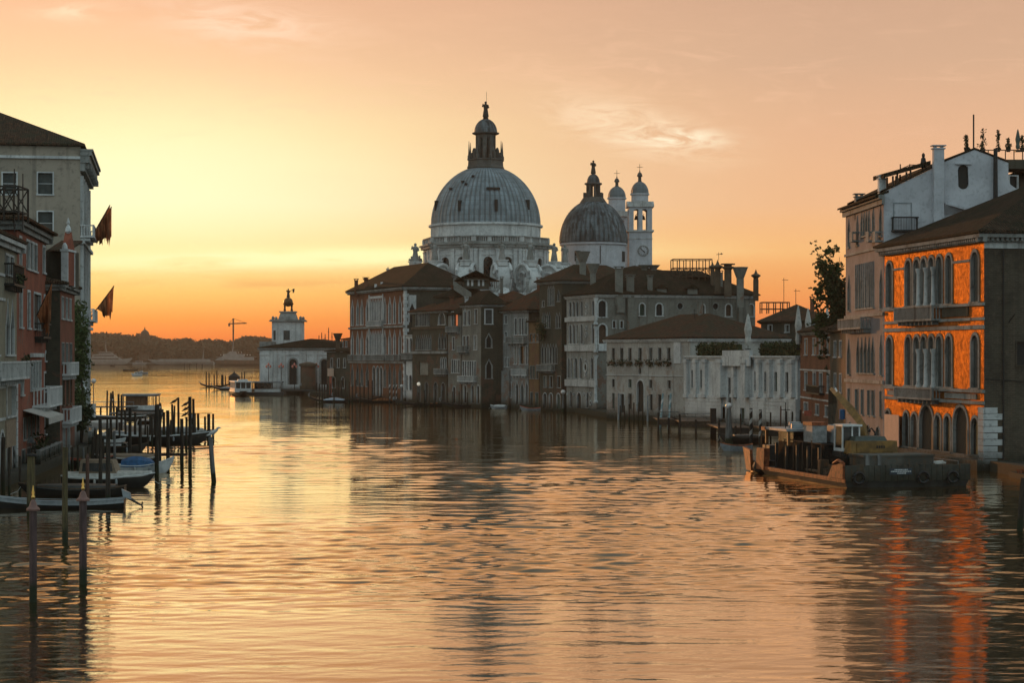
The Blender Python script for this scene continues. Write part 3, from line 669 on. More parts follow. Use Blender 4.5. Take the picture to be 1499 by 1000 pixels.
mb = MB(); p = f1.pt(1.7, .16, 0); mb.tube([(p.x, p.y, 1), (p.x, p.y, 19.2)], .07, 6); mb.build('downpipe', IRON, b.root)
mb = MB(); mb.tube([f1.pt(0, .1, 8.0), f1.pt(6, .12, 7.6), f1.pt(16, .1, 7.9)], .03, 4); mb.tube([f1.pt(2.2, .1, 12.9), f1.pt(2.6, .5, 13.6)], .05, 4); mb.build('wall_cable', IRON, b.root)
b.walls(); b.cornice((0, 1), 0.7, 0.75, STONE_D, dent=0.45); b.hip(6.3, 0.9, TILE_D)
mb = MB(); f1.box(mb, 0, f1.L, 0.005, 0.14, b.H - 1.25, b.H - 0.72); mb.build('frieze', STONE, b.root)
t_ = MB(); f.box(t_, f.ua(1300.5), f.ua(1321.5), 0.35, 0.42, f.za(1310, 653), f.za(1310, 607)); hoard = t_.build('hoarding', POSTER); tag(hoard, 'plain salmon pink hoarding board on the ground floor of the golden palace', 'hoarding')

# ---- pink gothic palace with the white gabled side
PA, PB = (36.15, 222.0), (36.86, 203.3)
b = Bld('gothic_palace', 'pink gothic palace with a white gabled side wall, beside the golden palace', quad(PA, PB, 27), 25.95, [PINK, WHITE, WHITE, WHITE])
f = b.w[0]; f1 = b.w[1]; G = dict(fm=STONE_D, fw=0.10, pm=PANE_G)
b.row(0, [(1287.5, 1290.8)], 1289, 303, 345, 'gothic', **G); b.row(0, [(1277, 1280)], 1278, 306, 349, 'gothic', **G)
b.row(0, rng_px(1259.8, 1274, 4), 1266, 311, 345, 'gothic', **G); b.row(0, [(1254, 1256.5)], 1255, 317, 359, 'gothic', **G); b.row(0, [(1241.2, 1244)], 1242, 322, 362, 'gothic', **G)
b.row(0, rng_px(1252, 1280, 6), 1266, 400, 451, 'gothic', **G); b.row(0, [(1241, 1244.5)], 1242, 404, 455, 'gothic', **G); b.row(0, [(1288, 1291.5)], 1290, 396, 452, 'gothic', **G)
b.row(0, rng_px(1253.5, 1280.5, 5), 1266, 495, 546, 'gothic', **G); b.row(0, [(1240.5, 1244.5)], 1242, 497, 548, 'gothic', **G); b.row(0, [(1288, 1291.8)], 1290, 492, 549, 'gothic', **G)
b.row(0, [(1241, 1244), (1252, 1256.5), (1260.5, 1264), (1270, 1273.5), (1276, 1280), (1288, 1291)], 1266, 571, 607, 'rect', **G)
b.row(0, [(1242, 1246), (1256, 1261), (1268, 1273), (1282, 1288)], 1266, 622, 660, 'arch', **G)
for y, h in ((366, 0.25), (460, 0.3), (556, 0.35)): z = f.za(1266, y); b.band(0, z - h, z, 0.16, STONE_D)
for a in (1255, 1279, 1289): z = f.za(a, 352); b.balcony(0, f.ua(a - 2.2), f.ua(a + 2.2), z, 0.7, 0.9, STONE_D, 'solid', False)
z = f.za(1258, 480); b.balcony(0, f.ua(1241), f.ua(1275), z, 1.1, 1.0, STONE_D)
mb = MB()
for k in range(10): f.box(mb, f.ua(1253) + k * 0.95, f.ua(1253) + k * 0.95 + 0.14, 0.0, 0.12, f.za(1266, 450), f.za(1266, 385))
mb.build('tracery', STONE_D, b.root)
# side wall windows
o = b.row(1, [(1309, 1333)], 1320, 298, 337, 'rect', fm=GPAINT, fw=0.12, mull=1, trans=3, pm=PANE_G)
z = f1.za(1320, 337); b.balcony(1, f1.ua(1304.5), f1.ua(1342), z, 0.9, 1.3, IRON, 'iron', False)
b.walls()
# gable outline of the side wall above the eaves
gp = [(1293.6, 281), (1364, 247), (1381.6, 237), (1426.4, 219), (1476, 238), (1476, 262), (1479, 270), (1486, 275), (1500, 280), (1560, 284)]
pts = [(max(0.0, f1.ua(x)), f1.za(x, y)) for x, y in gp]; zt = b.H - 0.3
ov = (f1.ua(1402), f1.ua(1418), f1.za(1410, 277), f1.za(1410, 241))
mb = MB(); base = [(pts[0][0], min(zt, pts[0][1])), (pts[-1][0], min(zt, pts[-1][1]))]
def gable(mb, f1, prof, z0, hole, ol, d0=0.03, th=0.35):
    us = sorted({p[0] for p in prof} | {hole[0], hole[1]})
    def zz(u):
        for a, c in zip(prof, prof[1:]):
            if a[0] <= u <= c[0] + 1e-9 and c[0] > a[0] + 1e-6: return a[1] + (c[1] - a[1]) * (u - a[0]) / (c[0] - a[0])
        return prof[-1][1]
    for a, c in zip(us, us[1:]):
        if c - a < 1e-4: continue
        za, zc = zz(a + 1e-6), zz(c - 1e-6)
        segs = [(z0, z0, za, zc)]
        if hole[0] - 1e-6 <= a and c <= hole[1] + 1e-6: segs = [(z0, z0, hole[2], hole[2]), (hole[3], hole[3], za, zc)]
        for p0, p1, q0, q1 in segs:
            mb.add([f1.pt(a, d0, p0), f1.pt(c, d0, p1), f1.pt(c, d0, q1), f1.pt(a, d0, q0)], [(0, 1, 2, 3)])
        mb.add([f1.pt(a, d0, za), f1.pt(c, d0, zc), f1.pt(c, -th, zc), f1.pt(a, -th, za)], [(0, 1, 2, 3)])
        mb.add([f1.pt(a, -th, z0), f1.pt(c, -th, z0), f1.pt(c, -th, zc), f1.pt(a, -th, za)], [(0, 1, 2, 3)])
    N = len(ol); cu = (hole[0] + hole[1]) / 2; cz = (hole[2] + hole[3]) / 2
    for k in range(N):
        p, q = ol[k], ol[(k + 1) % N]
        def cor(p): return (hole[1] if p[0] >= cu else hole[0], hole[3] if p[1] >= cz else hole[2])
        a, c = cor(p), cor(q)
        mb.add([f1.pt(a[0], d0, a[1]), f1.pt(p[0], d0, p[1]), f1.pt(q[0], d0, q[1]), f1.pt(c[0], d0, c[1])] if a != c else [f1.pt(a[0], d0, a[1]), f1.pt(p[0], d0, p[1]), f1.pt(q[0], d0, q[1])], [(0, 1, 2, 3)] if a != c else [(0, 1, 2)])
pts[5] = (pts[4][0] + 0.01, pts[5][1])
ol = outline('oval', *ov); gable(mb, f1, pts, f1.za(1380, 360), ov, ol); mb.build('gable_wall', WHITE, b.root)
mb = MB(); N = len(ol); mb.add([f1.pt(p[0], 0.03, p[1]) for p in ol] + [f1.pt(p[0], -0.25, p[1]) for p in ol], [(k, (k + 1) % N, N + (k + 1) % N, N + k) for k in range(N)])
f1.box(mb, ov[0] - 0.25, ov[1] + 0.25, 0.035, 0.3, ov[3] + 0.02, ov[3] + 0.12)
o = mb.build('window', WHITE, b.root); mb = MB(); mb.add([f1.pt(p[0], -0.2, p[1]) for p in ol], [tuple(range(N))]); mb.build('pane', DARK, o)
b.cornice((0,), 0.9, 0.55, STONE_D)
# roofs behind the gable
mb = MB(); prof = [p for p in pts[:5]]
for (a, c) in zip(prof, prof[1:]):
    vs = []
    for (uu, zz_) in (a, c):
        for d in (0.10, -18.0): vs += [f1.pt(uu, d, zz_ + 0.02), f1.pt(uu, d, zz_ + 0.22)]
    mb.add(vs, [(1, 5, 7, 3), (0, 2, 6, 4), (0, 4, 5, 1), (2, 3, 7, 6)])
e0 = prof[0]
mb.hexa([f1.pt(-0.9, 0.1, e0[1] - 0.5), f1.pt(0.5, 0.1, e0[1] - 0.05), f1.pt(0.5, -18.8, e0[1] - 0.05), f1.pt(-0.9, -18.8, e0[1] - 0.5),
         f1.pt(-0.9, 0.1, e0[1] - 0.3), f1.pt(0.5, 0.1, e0[1] + 0.17), f1.pt(0.5, -18.8, e0[1] + 0.17), f1.pt(-0.9, -18.8, e0[1] - 0.3)])
b.roof = mb.build('roof', TILE_D, b.root)
def wchim(u0, u1, d0, d1, z0, z1, mat, cap=True):
    mb = MB(); f1.box(mb, u0, u1, d0, d1, z0, z1 - 0.4); w_ = (u1 - u0)
    if cap:
        f1.box(mb, u0 - w_ * .12, u1 + w_ * .12, d0 - .1, d1 + .1, z1 - 0.4, z1 - 0.28); f1.box(mb, u0 + .05, u0 + w_ * .3, d0 + .1, d1 - .1, z1 - .28, z1 - .1); f1.box(mb, u1 - w_ * .3, u1 - .05, d0 + .1, d1 - .1, z1 - .28, z1 - .1); f1.box(mb, u0 - w_ * .18, u1 + w_ * .18, d0 - .15, d1 + .15, z1 - .1, z1)
    mb.build('chimney', mat, b.roof)
wchim(f1.ua(1364.5), f1.ua(1379.5), 0.05, 0.75, f1.za(1370, 330), f1.za(1370, 213), WHITE)
p = f1.pt(0.3, -1.0, 0); wchim(0.1, f1.ua(1291) + .95, -3.2, -2.4, 24.5, f1.za(1285, 253), STONE_W)
wchim(0.0, 0.85, -14.2, -13.4, 24.3, 27.2, STONE_D)
# little lean-to and downpipe
mb = MB(); mb.hexa([f1.pt(f1.ua(1381), 0.04, f1.za(1381, 315)), f1.pt(f1.ua(1421), 0.04, f1.za(1421, 311)), f1.pt(f1.ua(1421), 0.9, f1.za(1421, 311)), f1.pt(f1.ua(1381), 0.9, f1.za(1381, 300)),
                    f1.pt(f1.ua(1381), 0.04, f1.za(1381, 296)), f1.pt(f1.ua(1417), 0.04, f1.za(1417, 304)), f1.pt(f1.ua(1417), 0.9, f1.za(1417, 306)), f1.pt(f1.ua(1381), 0.9, f1.za(1381, 298))]); mb.build('lean_to', WHITE, b.root)
mb = MB(); p = f1.pt(f1.ua(1455.5), 0.45, 0); mb.tube([(p.x, p.y, f1.za(1455, 298)), (p.x, p.y, f1.za(1455, 218))], [0.24, 0.2], 8); mb.box((p.x, p.y, f1.za(1455, 300)), (0.9, 0.5, 0.2)); mb.build('flue_pipe', IRON, b.root)
# rooftop pavilion
mb = MB(); q = [(1296, 263, .4), (1375, 238, .4)]
va = [f1.pt(f1.ua(1297), -1, f1.za(1297, 259)), f1.pt(f1.ua(1366), -1, f1.za(1366, 240)), f1.pt(f1.ua(1366), -6, f1.za(1366, 238)), f1.pt(f1.ua(1297), -6, f1.za(1297, 257))]
mb.hexa(va + [v_ + Vector((0, 0, 0.45)) for v_ in va]); pav = mb.build('canopy_roof', TILE_D, b.root)
for px_, y0, y1 in ((1311, 274, 256), (1317.5, 271, 252), (1331, 265, 250), (1337, 261, 248)): 
    for d in (-1.2, -5.8): mb = MB(); p = f1.pt(f1.ua(px_), d, 0); mb.tube([(p.x, p.y, f1.za(px_, y0) - .4), (p.x, p.y, f1.za(px_, y1))], 0.10, 6); mb.build('canopy_post', WOOD_B, b.root)
mb = MB()
for px_ in (1328, 1342, 1361): p = f1.pt(f1.ua(px_), -3, 0); mb.tube([(p.x, p.y, f1.za(px_, 246)), (p.x, p.y, f1.za(px_, 236))], 0.06, 6)
mb.tube([f1.pt(f1.ua(1329), -3, f1.za(1329, 243)), f1.pt(f1.ua(1343), -3, f1.za(1343, 237)), f1.pt(f1.ua(1363), -3, f1.za(1363, 237.5))], 0.05, 6); mb.build('roof_rail', WOOD_B, b.root)
mb = MB(); p = f1.pt(f1.ua(1360.5), -2.5, f1.za(1360, 242)); mb.lathe(p, [(0.28, 0), (0.30, 0.5), (0.22, 0.95), (0.12, 1.05), (0.17, 1.2), (0.14, 1.4), (0.02, 1.5)], 8); mb.build('chimney_pot', IRON, b.roof)
mb = MB(); p = f1.pt(f1.ua(1426), -0.2, f1.za(1426, 220)); mb.tube([p, p + Vector((0, 0, f1.za(1426, 167) - f1.za(1426, 220)))], 0.08, 6); mb.build('flagpole', IRON, b.root)
PF = f1

# ---- terrace house behind the white gable
b = Bld('terrace_house', 'house with a planted roof terrace behind the white gable', [(52.5, 221), (75, 225), (72, 242), (49.5, 238)], 27.0, [WHITE, WHITE, WHITE, WHITE])
b.win(0, b.w[0].ua(1478), b.w[0].ua(1489), b.w[0].za(1480, 285), b.w[0].za(1480, 258), 'rect', pm=DARK)
b.walls(); b.hip(3.6, 0.5, TILE_D, inset=6); TH = b
mb = MB(); z = P(1440, 238, 226).z
mb.box((P(1470, 230, 228).x + 2, 229, z - 0.6), (13, 5, 1.0)); tz = z + 0.4
mb.build('terrace', DBROWN, b.root)
mb = MB()
for k in range(14):
    x = P(1434, 230, 226.6).x + k * 0.95; mb.box((x, 226.6, tz), (0.1, 0.1, 1.0))
mb.box((P(1434, 230, 226.6).x + 6.2, 226.6, tz + 1.0), (12.8, 0.1, 0.1)); mb.build('terrace_rail', WOOD_B, b.root)

# ---- leaves
def leafball(mb, c, r, n, size, squash=1.0, rr=None):
    rr = rr or rnd
    for _ in range(n):
        while True:
            d = Vector((rr.uniform(-1, 1), rr.uniform(-1, 1), rr.uniform(-1, 1)))
            if 0.05 < d.length < 1: break
        d = d.normalized() * (d.length ** 0.5)
        p = Vector(c) + Vector((d.x * r, d.y * r, d.z * r * squash))
        a = Vector((rr.gauss(0, 1), rr.gauss(0, 1), rr.gauss(0, 1))).normalized(); b_ = a.cross(Vector((rr.gauss(0, 1), rr.gauss(0, 1), rr.gauss(0, 1)))).normalized()
        s_ = size * rr.uniform(0.6, 1.3)
        mb.add([p - a * s_ - b_ * s_ * .5, p + a * s_ - b_ * s_ * .35, p + a * s_ * 1.1 + b_ * s_ * .4, p - a * s_ * .8 + b_ * s_ * .5], [(0, 1, 2, 3)])
    return mb
def potplant(px, D, yb, yt, label, w=0.3, style='leafy'):
    p = P(px, yb, D); h = P(px, yt, D).z - p.z
    t = wthing('terrace_plant', label, 'plant', p, 'potted plants on the roof terrace')
    mb = MB(); mb.tube([p, p + Vector((0, 0, h * 0.9))], 0.05, 5); mb.build('stem', BARK, t)
    mb = MB()
    for k in range(26): hk = rnd.uniform(.12, 1.0); leafball(mb, p + Vector((rnd.gauss(0, w * .4 * (1.25 - hk)), rnd.gauss(0, w * .3), h * hk)), w * rnd.uniform(.2, .5), 7, 0.11)
    mb.build('leaves', LEAF_D, t)
    mb = MB(); mb.lathe(p, [(0.22, 0), (0.3, 0.45), (0.27, 0.45)], 10); mb.build('pot', BRICK, t)
potplant(1415, 206, 222, 198, 'lone slim potted plant on the white gable slope left of the pole', 0.35)
potplant(1439, 227, 224, 189, 'tallest bushy potted shrub, just right of the roof pole', 0.5)
potplant(1461, 227, 222, 190, 'thin spiky potted shrub at the middle of the terrace rail', 0.35)
potplant(1476, 227, 222, 201, 'small cone-shaped potted shrub left of the closed parasol', 0.35)
potplant(1496.5, 227, 222, 199, 'potted plant right of the closed parasol, at the photo edge', 0.4)
def parasol(px, D, yb, yt, w, label, mat=None):
    p = P(px, yb, D); h = P(px, yt, D).z - p.z
    t = wthing('closed_parasol', label, 'parasol', p, 'closed parasols on the roof terraces')
    mb = MB(); mb.tube([p, p + Vector((0, 0, h))], 0.05, 6); mb.box(p, (0.7, 0.7, 0.12)); mb.build('pole', IRON, t)
    mb = MB(); mb.lathe(p, [(w * .55, h * .12), (w * .8, h * .22), (w * .62, h * .35), (w * .9, h * .55), (w * .6, h * .75), (w * .35, h * .9), (0.04, h)], 9); mb.build('canopy', mat or CANVAS, t)
parasol(1490, 227, 222, 189, 0.32, 'closed dark green parasol among the plants above the white gable', simple('green_canvas', (0.09, 0.12, 0.10), .8))

# ---- brown house by the tree
b = Bld('narrow_house', 'reddish brown four-window house between the white low palace and the pink palace', quad((37.0, 263), (36.8, 236), 12), 12.9, [BRICK, DBROWN, DBROWN, DBROWN])
f = b.w[0]; ww = [(1178, 1182), (1190, 1194.5), (1199.5, 1204), (1211, 1215.5)]
b.row(0, ww, 1192, 496, 519, pm=simple('shutters_painted_lit', (0.30, 0.15, 0.07), .7)); b.row(0, ww, 1192, 546, 572); b.row(0, [(1177, 1183), (1194, 1199), (1208, 1213)], 1192, 592, 606)  # warm light put into the upper shutters' colour
z = f.za(1192, 541); b.band(0, z - .2, z, .1); z = f.za(1192, 583); b.band(0, z - .2, z, .1); b.balcony(0, f.ua(1187), f.ua(1207), f.za(1197, 575), .7, .9, IRON, 'iron', False)
b.walls(); b.cornice((0, 3), .35, .4, STONE_D); b.hip(2.6, .6, TILE)
b = Bld('dark_house', 'dark plain house squeezed against the left side of the pink palace', quad((36.6, 235.8), (36.4, 222.3), 12), 12.6, DBROWN)
f = b.w[0]; b.row(0, [(1221, 1224), (1229, 1232)], 1228, 500, 522); b.row(0, [(1221, 1224), (1229, 1232)], 1228, 548, 574); b.walls(); b.hip(2.4, .5, TILE_D)
clutter(b, 1, 8)
mb = MB(); q = P(1182.5, 609, 235); mb.box(q, (0.85, .06, .6)); tag(mb.build('wall_sign', REDSIGN), 'small red sign by the water below the brown four-window house', 'sign')

# ---- tree and garden
def tree(px, D, yb, yt, wpx, label, name='garden_tree', n=5000, leaf=0.34, mat=None, seed=3, lean=0.0, trunk_r=0.3, base_z=None, sparse=1.0):
    rr = random.Random(seed); p = P(px, yb, D); top_ = P(px, yt, D).z; W_ = wpx / F * D / 2; bz = 1.0 if base_z is None else base_z
    t = wthing(name, label, 'tree', (p.x, p.y, bz))
    H_ = top_ - bz; mb = MB(); tips = []
    mb.tube([(p.x, p.y, bz), (p.x + .2, p.y, bz + H_ * .35), (p.x + lean * .4, p.y, bz + H_ * .6)], [trunk_r, trunk_r * .8, trunk_r * .5], 8)
    for k in range(22):
        a = rr.uniform(0, 6.28); z0 = bz + H_ * rr.uniform(.22, .6); rad = W_ * rr.uniform(.3, 1.0); zz = bz + H_ * rr.uniform(.36, 1.0)
        e = Vector((p.x + lean * (zz - bz) / H_ + math.cos(a) * rad, p.y + math.sin(a) * rad * .8, zz)); s0 = Vector((p.x + .1, p.y, z0))
        m_ = s0.lerp(e, .5) + Vector((0, 0, .4)); mb.tube([s0, m_, e], [trunk_r * .4, trunk_r * .2, .025], 5); tips.append((m_, e))
        for q in range(4):
            b0 = m_.lerp(e, rr.uniform(0, .9)); e2 = b0 + Vector((rr.gauss(0, W_ * .25), rr.gauss(0, W_ * .25), rr.gauss(.15, W_ * .20))); mb.tube([b0, e2], [.04, .012], 4); tips.append((b0, e2))
    mb.build('trunk', BARK, t)
    mb = MB(); per = max(2, int(n / (len(tips) * 20)))
    for s0, e in tips:
        for q in range(20):
            c_ = s0.lerp(e, rr.uniform(.1, 1.15)); leafball(mb, c_ + Vector((rr.gauss(0, .3), rr.gauss(0, .3), rr.gauss(0, .26))), rr.uniform(.05, .2) * (1 if W_ > 1.5 else .6), per, leaf, .8, rr)
    mb.build('crown', mat or LEAF_D, t); return t
tree(1224, 243, 560, 352, 56, 'tall leafy tree rising left of the pink palace', n=17000, leaf=.14, seed=5, lean=-1.2, mat=LEAF)
tree(1234, 240, 560, 395, 60, 'dense lower tree tucked behind the dark house beside the pink palace', n=24000, leaf=.16, seed=9)
tree(1470, 186, 688, 612, 60, 'dark shrubby tree at the foot of the brown side wall', n=3600, leaf=.2, seed=19, base_z=1.0, trunk_r=.15)

# ---- low white palace with the terrace
UA, UB = (25.6, 300.0), (36.7, 263.5)
b = Bld('unfinished_palace', 'low unfinished white stone palace with tall pilasters and a roof terrace', quad(UA, UB, 14), 10.0, STONE_W)
f = b.w[0]; K = dict(fm=STONE, fw=.12, pm=DARK)
b.row(0, [(1012.5, 1017), (1025.5, 1030)], 1020, 542, 568, **K); b.row(0, [(1049.5, 1054.5), (1066, 1070.5)], 1060, 553, 590, **K)
b.row(0, [(1104.5, 1109.5), (1119, 1124), (1134, 1139.5), (1150, 1156)], 1130, 545, 573, **K); b.row(0, [(1084, 1088)], 1086, 555, 571, fm=STONE, fw=.1, pm=CANVAS)
b.row(0, [(1052, 1062), (1084, 1090)], 1060, 596, 618, **K)
zb_, zt_ = f.za(1130, 600), 9.5
for a in (1007, 1020.5, 1034, 1060, 1076, 1096, 1113, 1128.5, 1144.5, 1161):
    mb = MB(); u0 = f.ua(a); wd = 1.5 if a in (1060, 1096) else 1.0; dp = 0.9 if a in (1060, 1096) else .45
    f.box(mb, u0 - wd / 2, u0 + wd / 2, 0.0, dp, f.za(a, 578), zt_); f.box(mb, u0 - wd * .62, u0 + wd * .62, 0.0, dp + .12, f.za(a, 582), f.za(a, 577)); f.box(mb, u0 - wd * .62, u0 + wd * .62, 0.0, dp + .12, zt_ - .5, zt_ - .004); mb.build('pilaster', STONE_W, b.root)
for ua_, ub_ in ((-.05, f.ua(1058)), (f.ua(1099), f.L)):
    mb = MB(); z = f.za(1130, 583); f.box(mb, ua_ + .02, ub_ - .02, 0, .2, 1.2, z - .02)
    while z > 1.6: f.box(mb, ua_, ub_, .0, .28, z - .42, z); z -= .5
    mb.build('rusticated_base', STONE_W, b.root)
mb = MB(); f.box(mb, f.ua(1062), f.ua(1102), 0, .5, 10.0, 10.75); f.box(mb, f.ua(1064), f.ua(1104), .52, .75, 8.6, 9.9); mb.build('portico_block', STONE_W, b.root)
b.walls(); b.cornice((0, 1, 3), .5, .45, STONE_W)
mb = MB(); mb.ext([b.w[0].pt(0, -.2, 0), b.w[0].pt(f.L, -.2, 0), b.w[0].pt(f.L, -13.8, 0), b.w[0].pt(0, -13.8, 0)], 9.7, 9.95); mb.build('terrace_floor', PAVE, b.root)
def hedge(A, B, z0, h, dep, label, n, leaf=.16):
    f = Fc(A, B); t = wthing('clipped_hedge', label, 'hedge', (A[0], A[1], z0)); mb = MB(); f.box(mb, 0, f.L, -dep + .1, -.1, z0, z0 + h - .15); mb.build('hedge_core', LEAF_D, t)
    mb = MB()
    for _ in range(n):
        q = f.pt(rnd.uniform(0, f.L), rnd.choice([0, rnd.uniform(-dep, 0)]) , z0 + h * rnd.uniform(0, 1.05)); leafball(mb, q, .22, 2, leaf)
    mb.build('leaves', LEAF_D, t)
p0, p1, p2, p3 = (f.pt(f.ua(1009) , -1.2, 0), f.pt(f.ua(1066), -1.2, 0), f.pt(f.ua(1100), -1.2, 0), f.pt(f.L - .2, -1.2, 0))
hedge((p0.x, p0.y), (p1.x, p1.y), 10.0, 1.75, 1.0, 'dark clipped hedge on the roof, left of the tall closed parasol', 700)
hedge((p2.x, p2.y), (p3.x, p3.y), 10.0, 1.7, 1.0, 'dark clipped hedge on the roof, right of the tall closed parasol', 800)
parasol(1095, 285, 512, 459, 0.62, 'tallest closed white parasol, standing between the two roof hedges')
parasol(1168.5, 262, 512, 447, .5, 'closed white parasol at the right end of the roof hedge')
parasol(1183, 275, 500, 451, .5, 'second closed white parasol behind the brown house roof')
parasol(1211, 290, 490, 449, .45, 'small closed white parasol farthest right, near the tree')

# ---- seven-window palace
SA, SB = (15.1, 327.0), (26.4, 303.5)
b = Bld('seven_window_palace', 'pale grey two-storey palace with seven flower-box windows under a brown hipped roof', quad(SA, SB, 17), 12.55, [GREYW, GREYW, GREYW, GREYW])
f = b.w[0]; w7 = [(895.8, 900), (908, 912.5), (920, 924.7), (934.8, 939.6), (950.5, 955), (963.7, 968.2), (976.8, 981.7)]
K = dict(fm=GREYW, fw=.06, pm=DARK)
b.row(0, w7, 938, 509.5, 528, **K); b.row(0, [(935, 938.8)], 937, 538, 548.5, 'oval', **K); b.row(0, [w7[0], w7[2], (950.5, 955), (977.5, 982)], 938, 556, 568, **K)
b.row(0, [(896, 900), (920, 925), (951, 955.5), (963.5, 968.5), (978, 983)], 938, 577, 600, **K)
b.row(0, [(932.5, 942.5)], 937, 557, 603, 'arch', fm=STONE, fw=.3, pm=DARK, name='door', sill=False); b.row(0, [(907.5, 914)], 911, 577, 604, 'rect', fm=STONE, fw=.15, pm=DARK, name='door', sill=False)
z = f.za(938, 549); b.band(0, z - .15, z, .12, STONE)
for a, c_ in w7:
    mb = MB(); u0, u1 = f.ua(a - 1.2), f.ua(c_ + 1.2); z = f.za(938, 531); f.box(mb, u0, u1, .02, .55, z - .2, z + .1)
    o = mb.build('window_box', BROWN, b.root); mb = MB()
    for _ in range(70): leafball(mb, f.pt(rnd.uniform(u0 - .3, u1 + .3), .4 + rnd.uniform(-.2, .3), z + rnd.uniform(-.55, .5)), .12, 1, .13)
    mb.build('foliage', LEAF_D, o)
b.walls(); b.cornice((0, 1, 3), .45, .5, STONE_W); b.hip(3.9, .7, TILE)
mb = MB(); f.box(mb, f.ua(987), f.ua(997), .0, .12, f.za(990, 532), 12.1); mb.build('white_corner_strip', STONE_W, b.root)
clutter(b, 1, 5)
for px_ in (1013, 1024): b.chimney(px_, 312, 481, 492, .75, STONE_W, 'plain')

# ---- leaning palace with the medallions and its long side wing
DA, DB_ = (9.75, 366.0), (14.6, 352.0)
cr = quad(DA, DB_, 30)
b = Bld('medallion_palace', 'tall marble palace with arched loggias and round medallions, chimneys crowding its roof', cr, 20.55, [STONE_D, GREY, GREY, GREY])
f = b.w[0]; f1 = b.w[1]; K = dict(fm=STONE, fw=.09, pm=DARK)
lg = [(833.4, 837), (838.6, 841.8), (843.6, 847), (850, 853.2)]
b.row(0, lg + [(867, 870.2)], 850, 441, 463, 'arch', **K); b.row(0, lg + [(866.5, 870)], 850, 475, 503, 'arch', **K)
b.row(0, [(831, 834), (836, 839.5), (841, 845.5), (848.5, 852), (865, 868.5)], 850, 524, 554, 'arch', **K)
b.row(0, [(834, 837.5), (858.5, 862)], 850, 574, 596, 'arch', **K); b.row(0, [(844.5, 851)], 850, 575, 601, 'arch', fm=STONE, fw=.2, pm=DARK, name='door', sill=False)
for y, h in ((464, .5), (505, .8), (556, .9)):
    z = f.za(850, y); b.band(0, z - h - .3, z, .3, STONE)
def medal(fc, px, py, r, root, mat=STONE):
    mb = MB(); u0, z0 = fc.ua(px), fc.za(px, py); n = 16
    ring = lambda rr_, d: [fc.pt(u0 + rr_ * math.cos(6.2832 * k / n), d, z0 + rr_ * math.sin(6.2832 * k / n)) for k in range(n)]
    mb.add(ring(r, .02) + ring(r, .14) + ring(r * .7, .14) + ring(r * .6, .04), [(q * n + k, q * n + (k + 1) % n, (q + 1) * n + (k + 1) % n, (q + 1) * n + k) for q in range(3) for k in range(n)])
    o = mb.build('medallion', mat, root); mb = MB(); mb.add(ring(r * .62, .045), [tuple(range(n))]); mb.build('porphyry_disc', DBROWN, o)
for px_, py_, r in ((858.5, 447, .45), (858.5, 457, .45), (858.5, 480, .45), (858.5, 490, .5), (857.5, 538, .9), (857.5, 529, .4), (857.5, 548, .4), (840, 577, .3), (855, 577, .3), (865, 577, .4), (830.8, 577, .3), (865, 590, .5)): medal(f, px_, py_, r, b.root)
for y0, y1 in ((475, 436), (516, 478), (590, 520)):
    mb = MB(); p = f.pt(f.L - .25, .12, f.za(873, y0)); mb.lathe(p, [(.42, 0), (.42, .3), (.3, .4), (.28, f.za(873, y1) - p.z - .7), (.45, f.za(873, y1) - p.z - .2), (.5, f.za(873, y1) - p.z)], 10); mb.build('corner_column', STONE_W, b.root, True)
b.row(1, [(876, 887)], 881, 440, 464, 'arch', fm=STONE, fw=.25, pm=DARK); b.row(1, [(876.5, 887.5)], 881, 475, 503, 'arch', fm=STONE, fw=.25, pm=DARK)
mb = MB(); f1.box(mb, .2, f1.ua(890), 0, .35, f1.za(881, 514), f1.za(881, 504)); mb.build('stone_balcony', STONE_W, b.root)
b.row(1, [(936.5, 943.5), (960.5, 969.5), (1023.5, 1031.5), (1062.5, 1070.5), (1096, 1103)], 1000, 445, 462.5, 'arch', fm=STONE, fw=.2, pm=DARK)
b.row(1, [(991.5, 999.5), (1043.5, 1051.5)], 1000, 443.5, 453, 'round', fm=STONE_D, fw=.15, pm=DARK)
b.row(1, [(897, 901), (908, 912)], 900, 470, 480, 'rect', pm=DARK)
b.walls(); b.cornice((0, 1), .45, .4, STONE); b.hip(4.6, .7, TILE_D); MP = b
mb = MB(); f1.box(mb, f1.ua(1079), f1.ua(1093.5), 0, .8, f1.za(1086, 478), f1.za(1086, 441)); mb.build('chimney_breast', GREY, b.root)
mb = MB(); f1.box(mb, f1.ua(917), f1.ua(929), 0, .8, f1.za(922, 484), f1.za(922, 437)); mb.build('chimney_breast', GREY, b.root)
mb = MB(); f1.box(mb, f1.ua(902), f1.ua(913), .0, .6, f1.za(908, 458), f1.za(908, 437)); mb.build('chimney_breast', GREY, b.root)
for px_, D, yt, ye, wd, st in ((1050.5, 358, 380, 418, .95, 'star'), (1056, 362, 396, 418, .5, 'plain'), (1065.5, 356, 386, 422, 1.15, 'mush'), (1083.5, 355.5, 391, 438, 1.15, 'cone'), (1106.5, 356, 394, 428, .85, 'star'), (1043, 362, 383, 410, .7, 'star'),
                             (922.5, 354.5, 402, 437, 1.3, 'plain'), (906, 353.5, 390, 434, 1.3, 'plain'), (951.5, 356, 403, 436, .85, 'plain'), (868, 362, 386, 424, 1.0, 'cone')):
    b.chimney(px_, D, yt, ye, wd, GREY if st in ('plain', 'cone') else BROWN, st)
b.chimney(853, 371, 368, 420, 1.15, GREY, 'cone')
